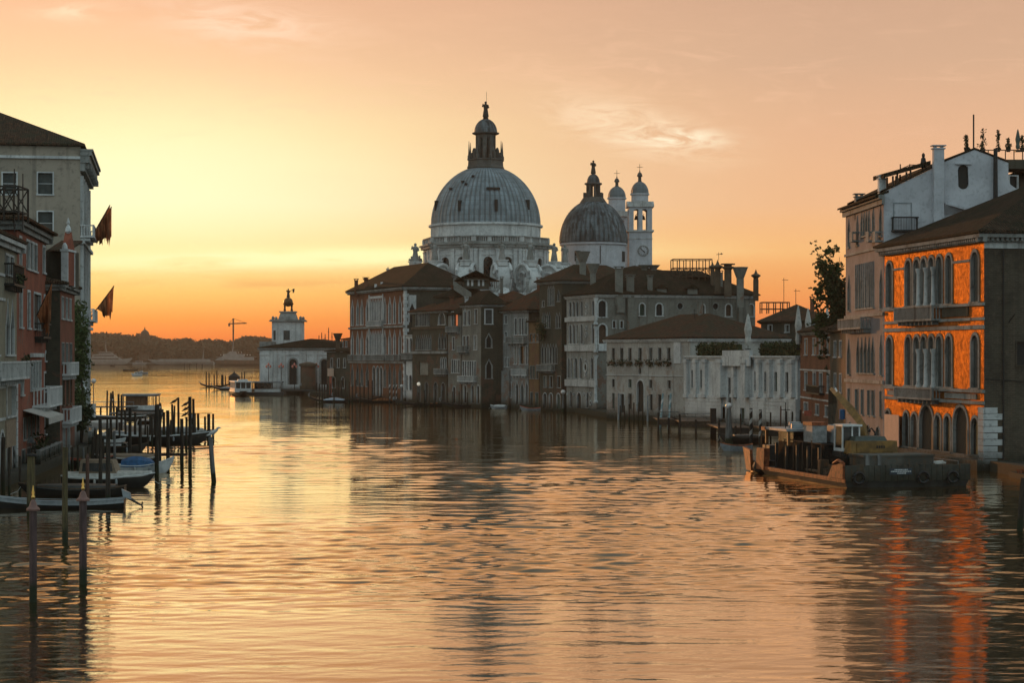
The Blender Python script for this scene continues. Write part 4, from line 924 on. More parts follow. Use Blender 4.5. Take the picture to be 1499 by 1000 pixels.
mb = MB(); p = P(1052, 381, 358); mb.tube([p, p + Vector((0, 0, 1.4))], .04, 5); mb.tube([p + Vector((-.4, 0, 1.0)), p + Vector((.7, 0, 1.1))], .05, 5); mb.lathe(p + Vector((.5, 0, 1.0)), [(.02, 0), (.22, .12), (.02, .3)], 6); mb.build('weather_vane', IRON, b.root)
# dormers
for px_, D in ((1013, 357.5), (968, 357)):
    mb = MB(); p = P(px_, 431, D); mb.box(p, (1.7, 2.4, 1.0)); o = mb.build('dormer', GREY, b.root)
    mb = MB(); mb.add([p + Vector(q) for q in ((-1.2, -1.5, .95), (1.2, -1.5, .95), (0, -1.5, 1.75), (-1.2, 2.5, .95), (1.2, 2.5, .95), (0, 2.5, 1.75))], [(0, 1, 2), (3, 5, 4), (0, 2, 5, 3), (1, 4, 5, 2), (0, 3, 4, 1)]); mb.build('dormer_roof', TILE_D, o)
# altana (timber roof frame)
def altana(c, sx, sy, zdeck, hrail, htop, label, mat, nx=6, cross=True):
    t = wthing('roof_terrace_frame', label, 'roof terrace', c); mb = MB(); x0, x1, y0, y1 = c[0] - sx / 2, c[0] + sx / 2, c[1] - sy / 2, c[1] + sy / 2
    for k in range(nx + 1):
        x = x0 + (x1 - x0) * k / nx
        for y in (y0, y1): mb.tube([(x, y, zdeck - .8), (x, y, zdeck + (htop or hrail))], .09, 5)
    mb.build('post', mat, t); mb = MB()
    for z in ([zdeck + hrail] + ([zdeck + htop] if htop else [])):
        for y in (y0, y1): mb.tube([(x0, y, z), (x1, y, z)], .08, 5)
        for x in (x0, x1): mb.tube([(x, y0, z), (x, y1, z)], .08, 5)
    if cross:
        for k in range(nx):
            xa, xb = x0 + (x1 - x0) * k / nx, x0 + (x1 - x0) * (k + 1) / nx
            for y in (y0, y1): mb.tube([(xa, y, zdeck), (xb, y, zdeck + hrail)], .05, 4); mb.tube([(xb, y, zdeck), (xa, y, zdeck + hrail)], .05, 4)
    mb.build('rail', mat, t); mb = MB(); mb.box((c[0], c[1], zdeck - .15), (sx, sy, .15)); mb.build('deck', mat, t)
p = P(1012, 405, 365); altana((p.x, p.y), 6.9, 5, p.z, 1.45, 3.0, 'open timber roof terrace frame above the long grey wing', WOOD_B) if False else None
altana((p.x, p.y, p.z), 6.9, 5, p.z, 1.45, 3.0, 'open timber roof terrace frame above the long grey wing', WOOD_B)
# upper storey behind
b = Bld('back_house', 'dark roofed upper house behind the medallion palace, below the second dome', [(18.5, 376), (28.5, 378), (27, 392), (16, 390)], 25.2, DBROWN)
b.row(0, [(905, 912), (925, 934), (945, 953)], 925, 412, 424, pm=DARK); b.walls(); b.hip(1.6, .9, TILE_D)
for px_ in (943, 957): b.chimney(px_, 378, 388, 402, 1.0, GREY, 'cone')

# ---- roofs behind the low white palace
b = Bld('low_roofed_house', 'low dark tiled house behind the roof hedge, left of the garden tree', [(px_ / F * D - CX / F * D, D) for px_, D in ((1114, 322), (1216, 312), (1222, 330), (1118, 340))], 15.2, DBROWN)
b.row(0, [(1125, 1130), (1150, 1155), (1190, 1195)], 1150, 476, 486, pm=DARK); b.walls(); b.hip(2.9, .8, TILE); b.chimney(1189, 318, 434, 446, .6, BRICK, 'plain')
for px_, y0, lb in ((1147.5, 407, 'taller thin aerial above the low dark roofs'), (1165, 423, 'shorter thin aerial above the low dark roofs')):
    q = P(px_, 452, 322); t = wthing('roof_aerial', lb, 'aerial', q); mb = MB(); e_ = P(px_, y0, 322); mb.tube([q - Vector((0, 0, .8)), e_], .045, 5); mb.tube([e_ + Vector((-.3, 0, -.3)), e_ + Vector((.7, 0, -.3))], .035, 4); mb.build('mast', IRON, t)
p = P(1134, 452, 330); altana((p.x, p.y, p.z), 4.4, 2.5, p.z, 1.0, None, 'small low timber railing on the dark roof right of the long grey wing', WOOD_B, nx=4, cross=False)
# ---- narrow brown palace left of the medallion palace
b = Bld('lancet_palace', 'narrow dark brown palace with rows of pointed windows, directly left of the medallion palace', quad((5.05, 376), (8.9, 367.5), 16), 23.4, [DBROWN, DBROWN, DBROWN, DBROWN])
f = b.w[0]; K = dict(fm=STONE_D, fw=.13, pm=PANE)
b.row(0, rng_px(802, 811.8, 4, .3), 807, 419, 447, 'gothic', **K); b.row(0, [(816.6, 819.6)], 818, 425, 441, 'gothic', **K); b.row(0, [(794, 797)], 795, 441, 449, 'rect', **K)
b.row(0, rng_px(793.5, 806, 4, .3), 800, 458, 480, 'gothic', **K); b.row(0, rng_px(813.5, 821, 2, .3), 817, 458, 480, 'gothic', **K)
b.row(0, rng_px(792.5, 816, 6, .3), 804, 504, 532, 'gothic', **K); b.row(0, [(796.5, 800), (805, 809), (816, 820.5)], 805, 551, 567, 'rect', **K)
b.row(0, [(795, 800.5), (804, 809), (815, 820)], 805, 576, 598, 'arch', fm=STONE, fw=.15, pm=DARK)
z = f.za(804, 542); b.balcony(0, f.ua(791), f.ua(813), z, .9, f.za(804, 534) - z, STONE_D)
mb = MB()
for _ in range(420): leafball(mb, f.pt(f.ua(797) + rnd.gauss(0, .9), .7 + rnd.uniform(-.4, .5), f.za(797, 484) + rnd.gauss(0, .8)), .2, 1, .16)
o = mb.build('foliage', LEAF_D, b.root)
b.walls(); b.cornice((0, 1), .4, .5, STONE_D); b.hip(3.2, .8, TILE)
b.chimney(789, 380, 406, 414, .8, BRICK, 'plain'); clutter(b, 2, 3)
# ---- ochre narrow house
b = Bld('ochre_house', 'slim ochre house between the balcony house and the narrow brown palace', quad((3.2, 383), (4.95, 377.5), 12), 16.2, OCHRE)
f = b.w[0]; SUNREFL = simple('painted_sunrise_glass', (0.30, 0.13, 0.05), .25, 0, .6, 1.2)  # sunrise reflection painted into the pane colour
K = dict(fm=STONE_D, fw=.12)
b.row(0, [(776, 779.5), (781.5, 785), (787, 790)], 782, 489, 501, pm=SUNREFL, **K); b.row(0, [(776, 778.5), (780, 783), (785, 788)], 782, 536, 554, **K); b.row(0, [(776.5, 780), (784, 788)], 782, 575, 596, 'rect', **K)
b.walls(); b.hip(1.6, .5, TILE_D)
# ---- balcony house
b = Bld('balcony_house', 'pale house with a long balcony and brown roof, right of the corner tower house', quad((-1.75, 392), (3.1, 383.5), 14), 18.5, [PALEG, BROWN, BROWN, BROWN])
f = b.w[0]; K = dict(fm=STONE, fw=.14)
b.row(0, [(753.5, 756.5), (760, 762.5), (764, 766.5), (769, 771.5)], 762, 466, 490, **K); b.row(0, [(739, 742)], 740, 462, 474, **K); b.row(0, [(739, 742)], 740, 486, 500, **K)
b.row(0, [(753, 756), (760.5, 767), (770, 772)], 762, 507, 533, pm=SUNREFL if False else PANE, **K); b.row(0, [(739.5, 741.5), (743, 745)], 742, 524, 537, **K)
b.row(0, [(755, 759), (762, 767), (769.5, 773)], 764, 558, 592, 'gothic', fm=STONE, fw=.18, pm=DARK, sill=False); b.row(0, [(745, 748.5)], 746, 560, 582, **K)
z = f.za(760, 502); b.balcony(0, f.ua(746), f.ua(772), z, .9, 1.2, STONE_D); z = f.za(760, 549); b.balcony(0, f.ua(751), f.ua(774), z, .5, 1.1, STONE)
mb = MB(); f.box(mb, f.ua(737), f.ua(748), .0, .5, -.5, f.za(742, 543)); mb.build('buttress', PALEG, b.root)
b.walls(); b.cornice((0, 1), .35, .6, STONE_D); b.hip(4.2, .9, TILE_R); clutter(b, 2, 12)
# ---- brick corner tower house
CA, CB = (-11.3, 399), (-6.2, 391.5)
cr = [CA, (-5.9, 393.0), (-1.2, 395.0), (-4.5, 408)]
b = Bld('corner_tower_house', 'tall dark house with a flat side of pointed windows beside the balcony house', [(-9.7, 399), (-5.9, 391), (-1.3, 392.4), (-4.5, 405)], 19.7, [GREY, DBROWN, DBROWN, DBROWN])
f = b.w[0]; f1 = b.w[1]; K = dict(fm=STONE, fw=.14)
b.row(0, [(679, 682.5), (685, 688.2)], 684, 455, 476, **K); b.row(0, [(695, 698.5)], 697, 453, 474, **K); b.row(0, [(677.5, 681), (683, 686.5), (694, 698)], 684, 492, 512, **K)
b.row(0, rng_px(676.5, 697, 6, .3), 686, 529, 551, **K); b.row(0, [(679, 683), (690, 694), (698, 702)], 690, 564, 590, 'arch', **K)
z = f.za(686, 558); b.balcony(0, f.ua(674.5), f.ua(698), z, .8, 1.0, STONE); z = f.za(680, 515); b.balcony(0, f.ua(674), f.ua(687), z, .8, 1.1, STONE_D)
b.row(1, [(710.5, 720.5)], 715, 453.5, 474, 'rect', fm=STONE_W, fw=.2, pm=PANE); b.row(1, [(712, 719)], 715, 489, 509, 'gothic', fm=STONE_D, fw=.25, pm=DARK); b.row(1, [(712, 719.5)], 715, 527, 554, 'gothic', fm=STONE_D, fw=.25, pm=DARK)
b.walls(); b.cornice((0, 1), .35, .4, STONE_D); b.hip(2.9, .5, TILE_D)
b.chimney(735, 396, 430, 452, 1.0, BRICK, 'plain'); b.chimney(683, 398, 434, 446, .7, STONE, 'plain')
# ---- alley house
b = Bld('alley_house', 'slim set-back house with one window whose orange reflection is painted as a glow', quad((-12.6, 404.5), (-9.9, 399.5), 12), 18.0, GREY)
f = b.w[0]; b.row(0, [(666, 670.5)], 668, 457, 477, pm=simple('reflection_glow_pane', (.5, .16, .07), .4, emit=(.75, .20, .08), es=.55), fm=DBROWN, fw=.1); b.row(0, [(661, 664)], 662, 457, 478); b.row(0, [(662.5, 665.5)], 664, 494, 512); b.row(0, rng_px(661, 673, 4), 668, 527, 546)  # emission stands in for a bright orange reflection in this pane
z = f.za(668, 485); b.balcony(0, f.ua(657), f.ua(673.5), z, .8, 1.0, STONE_D); b.row(0, [(663, 667)], 664, 566, 590, 'arch'); b.walls(); b.hip(2.2, .4, TILE_D)
# ---- loggia palace
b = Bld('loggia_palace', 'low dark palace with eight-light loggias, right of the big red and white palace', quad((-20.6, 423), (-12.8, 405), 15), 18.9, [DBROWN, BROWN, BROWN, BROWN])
f = b.w[0]; K = dict(fm=STONE_D, fw=.11, pm=PANE)
b.row(0, rng_px(608.5, 629.5, 8, .35), 619, 458, 477, **K); b.row(0, rng_px(608.5, 632, 8, .35), 619, 491, 512, 'gothic', **K)
b.row(0, [(642, 651.5)], 647, 458, 475, 'arch', fm=STONE, fw=.22); b.row(0, rng_px(641.5, 654, 3, .35), 647, 489, 511, 'gothic', **K); b.row(0, rng_px(644.5, 654, 3, .3), 649, 524, 540, 'arch', fm=STONE, fw=.13)
b.row(0, [(613, 627)], 620, 530, 549, 'rect', pm=DARK, fw=.1, fm=BROWN); b.row(0, [(611, 616), (622, 627), (635, 641), (646, 652)], 630, 560, 590, 'arch', pm=DARK, fw=.12, fm=STONE_D)
z = f.za(619, 518); b.band(0, z, z + .5, .3, STONE_D); z = f.za(619, 482); b.band(0, z, z + .4, .2, BROWN); z = f.za(648, 547); b.balcony(0, f.ua(640), f.ua(656), z, .8, 1.0, STONE_D)
b.walls(); b.cornice((0,), .35, .5, STONE_D); b.hip(3.4, .7, TILE_R); LP = b; clutter(b, 2, 15)
mb = MB()
q = P(606.5, 551, 416); mb.lathe(q + Vector((5.6, 0, -4.0)), [(.05, 0), (.22, .2), (.05, .42)], 10)
# ---- gable clutter between the loggia palace and the church
b = Bld('gabled_house', 'dark house with a small white-shuttered roof room in front of the big dome', [(-15.5, 418), (-5.5, 414), (-3.5, 428), (-13.5, 432)], 21.8, [DBROWN, DBROWN, DBROWN, DBROWN])
b.walls(); b.hip(2.9, .6, TILE_D); clutter(b, 2, 18)
mb = MB(); p = P(697, 423, 417); mb.box(p, (5.2, 4, 2.1)); o = mb.build('roof_room', DBROWN, b.root)
mb = MB(); mb.add([p + Vector(q) for q in ((-4.6, -2.6, 1.6), (4.6, -2.6, 1.6), (0, -2.6, 3.7), (-4.6, 4, 1.6), (4.6, 4, 1.6), (0, 4, 3.7), (0, -2.6, 3.4), (-4.2, -2.6, 1.5), (4.2, -2.6, 1.5))], [(0, 7, 6, 2), (2, 6, 8, 1), (0, 2, 5, 3), (1, 4, 5, 2), (3, 5, 4), (0, 3, 4, 1)]); mb.build('roof_room_roof', TILE_D, o)
for k in range(4): mb = MB(); mb.box(p + Vector((-1.35 + k * .85 + (0.25 if k > 1 else -.25), -2.04, .55)), (.42, .08, 1.15)); mb.build('shutter', STONE_W, o)
mb = MB(); p = P(690, 447, 412)
mb.hexa([P(664, 411, 414), P(664, 424, 414), P(690, 441, 414), P(690, 428, 414), P(664, 411, 420), P(664, 424, 420), P(690, 441, 420), P(690, 428, 420)]); mb.build('sloping_parapet', GREY, b.root)
b2 = Bld('tiled_house', 'dark tiled house roof below the scrolled buttress of the church', [(-5.0, 412), (4.5, 408), (6, 424), (-3.5, 428)], 20.6, DBROWN); b2.walls(); b2.hip(2.6, .6, TILE_R); clutter(b2, 2, 22)
mb = MB()
for k in range(5): q = P(717 + k * 3.4, 422, 410); mb.tube([q, q + Vector((0, 0, 1.5))], .06, 4)
mb.tube([P(716, 411, 410), P(732, 411, 410)], .07, 4); mb.build('roof_railing', WOOD_B, b2.root)
# ---- big red and white palace
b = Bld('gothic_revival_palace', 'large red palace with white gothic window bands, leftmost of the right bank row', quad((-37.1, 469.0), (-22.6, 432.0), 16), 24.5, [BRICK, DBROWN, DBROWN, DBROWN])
f = b.w[0]; f1 = b.w[1]; K = dict(fm=STONE_W, fw=.26, pm=PANE_G, proud=.1)
cols = [(514.3, 517.6), (522, 525.3), (528.2, 531.6), (536, 539.6), (561.8, 565), (569, 572.4), (576, 579.2), (584, 587.6)]
l8 = rng_px(541.5, 560.6, 8, .34)
for yt, yb, st in ((438, 475, 'gothic'), (485, 519, 'gothic')):
    b.row(0, cols, 545, yt, yb, st, **K); b.row(0, l8, 545, yt, yb, st, fm=STONE_W, fw=.12, pm=PANE, proud=.12)
b.row(0, cols, 545, 534, 566, 'gothic', fm=STONE_D, fw=.24, pm=PANE_G, proud=.1); b.row(0, [(545.5, 549.5), (551, 555), (556, 559.8)], 552, 537, 580, 'arch', fm=STONE, fw=.2, pm=DARK, sill=False)
mb = MB()
for a, c_ in ((540.6, 541.4), (560.7, 561.4)): f.box(mb, f.ua(a), f.ua(c_), 0, .2, f.za(550, 528), b.H - 1.0)
f.box(mb, f.ua(541.4), f.ua(560.7), 0, .1, f.za(550, 437), f.za(550, 433.5)); mb.build('marble_panel', STONE_W, b.root)
for y in (478, 529): z = f.za(550, y); b.band(0, z - .45, z, .35, STONE_D)
for a, c_ in ((513, 518.5), (521, 532.5), (535, 566), (568, 573.4), (575, 580.2), (583, 588.6)): 
    z = f.za(550, 527); b.balcony(0, f.ua(a), f.ua(c_), z, .7, 1.15, STONE_D, 'baluster', False)
z = f.za(550, 477); b.balcony(0, f.ua(540), f.ua(562), z, .7, 1.1, STONE, 'baluster', False)
mb = MB(); z = 1.0; k = 0
while z < 23.4: f.box(mb, f.L - (1.0 if k % 2 else .6), f.L + .1, .002, .1, z, z + .72); f1.box(mb, -.08, .9 if k % 2 else .5, 0, .08, z + .004, z + .71); z += .74; k += 1
mb.build('quoin', STONE_W, b.root)
mb = MB(); f1.box(mb, f1.ua(597), f1.ua(609), 0, .12, f1.za(603, 472), f1.za(603, 432)); mb.build('white_niche', STONE, b.root)
mb = MB(); ol = outline('gothic', f1.ua(599.5), f1.ua(606.5), f1.za(603, 472), f1.za(603, 444)); mb.add([f1.pt(p[0], .13, p[1]) for p in ol], [tuple(range(len(ol)))]); mb.build('blind_arch', DARK, b.root)
b.walls(); b.cornice((0, 1), .6, .8, STONE_D, dent=.6); b.hip(5.6, .9, TILE_D, inset=9); GP = b
for px_, D, yt, ye, wd, st in ((521.5, 462, 408, 425, .8, 'plain'), (535.5, 458, 406, 420, .75, 'mush')): b.chimney(px_, D, yt, ye, wd, BRICK, st)
for px_, py_ in ((550, 424), (559, 421)):
    mb = MB(); q = P(px_, py_, 450); mb.box(q, (.5, .8, 1.2)); mb.build('skylight', STONE_W, b.roof)
# white annex
b = Bld('white_annex', 'small white arched annex tucked into the corner of the big red palace', quad((-22.3, 431.6), (-19.4, 424.4), 6), 14.4, STONE_W)
f = b.w[0]; K = dict(fm=STONE_W, fw=.12, pm=DARK)
b.row(0, [(595, 598), (600, 603.5)], 599, 495, 517, 'arch', **K); b.row(0, [(593.5, 597), (599, 603)], 599, 549, 571, 'arch', **K); z = f.za(599, 525); b.balcony(0, f.ua(592), f.ua(607), z, .8, 1.2, STONE_D)
b.walls(); b.cornice((0, 1), .3, .3)

# ================================================================ CUSTOMS HOUSE POINT
LQ = [(-20, 440), (-38, 471), (-45, 492), (-54, 528), (-71, 543), (-72, 640), (60, 700), (120, 440)]
b = Bld('weathered_house', 'small weathered house between the customs house and the big red palace', [(-45.2, 500), (-37.8, 492), (-30, 500), (-40, 512)], 10.9, [DBROWN, GREY, DBROWN, DBROWN])
f = b.w[0]; b.row(0, [(484, 487), (494, 497), (503, 506)], 490, 525, 538, fw=.1); b.row(0, [(486, 491), (500, 504)], 490, 552, 568, 'arch', fw=.1); b.walls(); b.hip(1.3, .6, TILE_D)
b = Bld('red_brown_house', 'little red-brown house with a roof behind the weathered house', [(-42.5, 515), (-38.5, 510), (-34, 514), (-38, 520)], 14.0, BRICK)
b.row(0, [(501, 503), (506, 508)], 503, 500, 508); b.walls(); b.hip(.9, .5, TILE_D); b.chimney(494.5, 505, 488, 512, 1.0, BROWN, 'cone')
DA_, DB2 = (-67.0, 545.0), (-40.0, 541.0)
b = Bld('customs_house', 'long low stone customs house with great arches, ending at a square tower', [DA_, DB2, (-38, 575), (-66, 580)], 12.0, [STONE_W, STONE_W, STONE, STONE])
f = b.w[0]; K = dict(fm=STONE_D, fw=.45, pm=DARK)
b.row(0, [(423.5, 434.5), (470, 480)], 429, 526, 563, 'arch', name='door', sill=False, **K)
for y, h in ((519, .3), (566, .5)): z = f.za(430, y); b.band(0, z - h, z, .15, STONE)
for px_ in (397, 404, 415, 441, 446, 462, 488): mb = MB(); f.box(mb, f.ua(px_) - .5, f.ua(px_) + .5, 0, .22, 1.2, 11.3); mb.build('pilaster', STONE, b.root)
b.walls(); b.cornice((0, 3), .5, .6, STONE_D); b.hip(2.5, .4, TILE_D, inset=2)
mb = MB(); p = P(390, 560, 548); mb.box((p.x, 552, .8), (3.6, 9, 10.9)); o = mb.build('portico', STONE, b.root)
mb = MB(); mb.box((p.x, 552, 11.7), (4.4, 10, .5)); mb.box((p.x, 552, 12.2), (3.6, 9, 1.6)); mb.build('portico_attic', STONE_D, b.root)
for dx in (-1.35, 1.35): mb = MB(); mb.lathe((p.x + dx, 547.0, 1.0), [(.42, 0), (.42, .3), (.32, .4), (.28, 8.8), (.42, 9.2), (.42, 9.5)], 12); mb.build('portico_column', STONE, b.root)
# tower of the customs house
tx, ty = P(422, 500, 558).x, 558.0; U = 558 / 3000.
t = wthing('customs_tower', 'square white customs tower carrying a golden ball and a weathervane figure', 'tower', (tx, ty, 0))
def zy(y, D=558.): return HC + (HY - y) / F * D
mb = MB(); mb.box((tx, ty, 10), (44 * U / 1.03, 8, zy(471) - 10)); sh = mb.build('shaft', STONE_W, t)
mb = MB(); mb.box((tx, ty - 4.03, zy(498)), (9 * U, .12, 14 * U)); mb.build('window', PANE_G, sh); mb = MB(); mb.box((tx - 17.5 * U, ty - 4.03, zy(498)), (3 * U, .1, 14 * U)); mb.build('window', PANE_G, sh)
for dx in (-20.5, -13, 13, 20.5): mb = MB(); mb.box((tx + dx * U, ty - 4.04, zy(499)), (2 * U, .16, 27 * U)); mb.build('pilaster', STONE, sh)
mb = MB(); mb.box((tx, ty, zy(471)), (51 * U, 9.2, 1.6 * U)); mb.box((tx, ty, zy(469.4)), (48 * U, 8.8, 1.4 * U)); 
for sx_ in (-1, 1):
    for sy_ in (-1, 1): mb.lathe((tx + sx_ * 20 * U, ty + sy_ * 3.6, zy(468)), [(.3, 0), (.45, .35), (.3, .7), (.1, .9)], 8)
mb.build('cornice', STONE_D, t)
mb = MB(); mb.hexa([(tx - 2.5, ty - 2.5, zy(468)), (tx + 2.5, ty - 2.5, zy(468)), (tx + 2.5, ty + 2.5, zy(468)), (tx - 2.5, ty + 2.5, zy(468)), (tx - 1.9, ty - 1.9, zy(458)), (tx + 1.9, ty - 1.9, zy(458)), (tx + 1.9, ty + 1.9, zy(458)), (tx - 1.9, ty + 1.9, zy(458))]); mb.box((tx, ty, zy(458)), (24 * U, 4.4, .4)); mb.build('upper_stage', STONE_D, t)
def figure(mb, p, h, arms=True, lean=0):
    """small standing draped figure, one continuous body"""
    p = Vector(p)
    mb.lathe(p, [(.17 * h, 0), (.19 * h, .06 * h), (.155 * h, .30 * h), (.12 * h, .52 * h), (.15 * h, .66 * h), (.165 * h, .76 * h), (.10 * h, .82 * h), (.048 * h, .845 * h), (.075 * h, .89 * h), (.08 * h, .93 * h), (.055 * h, .98 * h), (.01 * h, 1.0 * h)], 10, sq=(1, .75))
    if arms:
        mb.tube([p + Vector((.14 * h, 0, .76 * h)), p + Vector((.19 * h, -.06 * h, .60 * h)), p + Vector((.10 * h, -.14 * h, .55 * h))], [.05 * h, .04 * h, .03 * h], 6)
        mb.tube([p + Vector((-.14 * h, 0, .76 * h)), p + Vector((-.20 * h, -.05 * h, .66 * h)), p + Vector((-.16 * h, -.1 * h, .84 * h))], [.05 * h, .04 * h, .03 * h], 6)
    return mb
for k, dx in enumerate((-.95, .95)):
    mb = MB(); figure(mb, (tx + dx, ty, zy(455.5)), 10 * U, False); mb.tube([(tx + dx, ty, zy(448)), (tx + dx * 1.35, ty, zy(445)), (tx + dx * .8, ty, zy(441))], .16, 6); mb.build('crouching_atlas', SILH, t)
mb = MB(); mb.lathe((tx, ty, zy(449)), [(1.25 * math.sin(math.pi * k / 12) + .001, 1.25 - 1.25 * math.cos(math.pi * k / 12)) for k in range(13)], 20); mb.build('globe', simple('bronze_globe', (.16, .085, .035), .4, .7), t, True)
mb = MB(); figure(mb, (tx, ty, zy(435.6)), 13 * U, True); mb.tube([(tx + .1, ty, zy(427)), (tx + 1.3, ty, zy(424.5))], .07, 5); mb.hexa([(tx + 1.2, ty - .08, zy(429)), (tx + 1.6, ty - .08, zy(428)), (tx + 1.6, ty + .08, zy(428)), (tx + 1.2, ty + .08, zy(429)), (tx + 1.15, ty - .08, zy(423)), (tx + 1.75, ty - .08, zy(422.5)), (tx + 1.75, ty + .08, zy(422.5)), (tx + 1.15, ty + .08, zy(423))]); mb.build('weathervane_figure', SILH, t)
# quay lamps, banner screen, sign
def lamp3(px, D, ytop, label):
    p = P(px, 566, D); p.z = 1.1; h = P(px, ytop, D).z - 1.1
    t = wthing('street_lamp', label, 'street lamp', p, 'rose glass lamps on the customs quay')
    mb = MB(); mb.tube([p, p + Vector((0, 0, h - .5))], [.12, .06], 6); mb.tube([p + Vector((-.5, 0, h - 1.0)), p + Vector((.5, 0, h - 1.0))], .05, 5); mb.build('post', IRON, t)
    for dx, dz in ((0, 0), (-.5, -.55), (.5, -.55)): mb = MB(); mb.lathe(p + Vector((dx, 0, h - .5 + dz)), [(.12, 0), (.3, .3), (.22, .7), (.03, .8)], 8); mb.build('lantern', ROSE, t)
for px_, lb in ((393, 'lamp with rose glass nearest the corner of the customs house'), (411.5, 'rose glass lamp between the corner and the first great arch'), (431, 'rose glass lamp standing in front of the first great arch'), (463, 'rose glass lamp beside the brick screen')): lamp3(px_, 540, 533, lb)
mb = MB(); p = P(451, 560, 538); mb.lathe((p.x, p.y, 1.1), [(2.2, 0), (2.2, 1.0)], 14); mb.lathe((p.x, p.y, 2.0), [(1.9, 0), (2.0, .1), (2.0, 5.2), (2.4, 5.3), (2.4, 5.9), (.5, 6.4)], 14); tag(mb.build('round_kiosk', BROWN), 'round brown kiosk on the customs quay between the two arches', 'kiosk')
t = wthing('notice_board', 'pale notice board painted with orange light on a red post left of the weathered house', 'sign', (P(484, 560, 497).x, 497, 0)); p = P(484, 551, 497)
mb = MB(); mb.box((p.x, p.y, 0.5), (.5, .5, p.z - .5)); mb.build('post', REDSIGN, t); mb = MB(); mb.box(p, (1.5, .3, 1.9)); mb.build('panel', SIGNL, t)
for k, px_ in enumerate((477, 499, 440, 505)):
    pass
mb = MB()
for k, (px_, y0) in enumerate(((471, 492), (481, 480), (484.5, 488), (458, 494))): q = P(px_, 505, 640); mb.tube([q, P(px_, y0, 640)], .12, 4)
# masts behind
for k, (px_, y0) in enumerate(((467, 491), (471, 487), (476, 489), (481, 480), (486, 487))):
    q = P(px_, 510, 640); q.z = 0; t = wthing('sailing_mast', f'thin bare mast behind the customs house roof, {["first","second","third","fourth and tallest","fifth"][k]} from the left', 'mast', q, 'masts behind the customs house')
    mb = MB(); mb.tube([q, P(px_, y0, 640)], .13, 5); mb.tube([P(px_ - 1.2, y0 + 6, 640), P(px_ + 1.2, y0 + 6, 640)], .08, 4); mb.build('pole', IRON, t)

# ================================================================ THE CHURCH
SX, SD = (711 - CX) / 6.0, 500.0; S6 = 1 / 6.0
def Z(y): return HC + (HY - y) * S6
ch = wthing('domed_church', 'great white baroque church with a huge grey ribbed dome, lantern and statues', 'church', (SX, SD, 0))
def ribbed(c, prof, seg, amp, mat, name, par):
    mb = MB(); vs = []; n = seg * 3
    for r, z in prof:
        for k in range(n):
            t_ = 2 * math.pi * k / n; rr_ = r * (1 + (amp if k % 3 == 0 else 0)); vs.append((c[0] + rr_ * math.cos(t_), c[1] + rr_ * math.sin(t_), z))
    fs = []
    for i in range(len(prof) - 1):
        for k in range(n): fs.append((i * n + k, i * n + (k + 1) % n, (i + 1) * n + (k + 1) % n, (i + 1) * n + k))
    mb.add(vs, fs); return mb.build(name, mat, par)
prof = []
for k in range(15):
    a = k / 14 * math.acos(28 / 79.5); prof.append((79.5 * math.cos(a) * S6, Z(330) + 87.6 * math.sin(a) * S6))
dome = ribbed((SX, SD), prof, 48, .012, LEAD, 'dome', ch)
for ang, y, ww_, hh_ in ((-28, 306, .55, 2.6), (-68, 303, .5, 2.4), (12, 306, .55, 2.8), (53, 303, .55, 2.4), (10, 281, 3.2, .55), (-20, 262, .5, .5), (-33, 270, .5, .5), (-48, 280, .5, .5), (-26, 274, .5, .5)):
    zc = Z(y); hgt = (330 - y) / 87.6; r = 79.5 * math.sqrt(max(0, 1 - hgt ** 2)) * S6; a = math.radians(ang); q = Vector((SX + math.sin(a) * r, SD - math.cos(a) * r, zc - hh_ / 2)); mb = MB(); mb.box(q, (ww_, 1.2, hh_), a); mb.build('hatch', DARK, dome)
mb = MB(); mb.lathe((SX, SD, 0), [(80 * S6, Z(349)), (80.5 * S6, Z(334)), (83.7 * S6, Z(333)), (83.7 * S6, Z(330.5)), (80 * S6, Z(329.5))], 64, cap=False)
for k in range(16):
    a = 2 * math.pi * (k + .5) / 16; mb.box((SX + math.cos(a) * 80.5 * S6, SD + math.sin(a) * 80.5 * S6, Z(350)), (.5, .25, 16 * S6), a + math.pi / 2)
mb.build('upper_drum', STONE_W, ch)
OC = math.radians(-10)      # octagon: a corner 10 degrees left of the view axis
def octp(r, k): a = OC + k * math.pi / 4; return (SX + math.sin(a) * r * S6, SD - math.cos(a) * r * S6)
R_ = 95.5
mb = MB()
for (r0, y0, y1) in ((R_ + 2, 366, 362), (R_ + 4.5, 362, 359.5), (R_ - 1, 359.5, 357.6), (R_ - 1, 351.2, 349.5)):
    mb.ext([octp(r0, k) for k in range(8)], Z(y0), Z(y1))
mb.build('cornice', STONE_D, ch)
mb = MB()
for k in range(8):
    A, B_ = octp(R_ - 2, k), octp(R_ - 2, k + 1); f = Fc(A, B_, (SX, SD)); n = 26
    for q in range(n): u0 = f.L * (q + .5) / n; f.box(mb, u0 - .1, u0 + .1, -.3, -.1, Z(357.5), Z(351.3))
    for q in (0, .33, .66, 1): f.box(mb, f.L * q - .45, f.L * q + .45, -.45, .02, Z(357.55), Z(351.25))
mb.build('balustrade', STONE, ch)
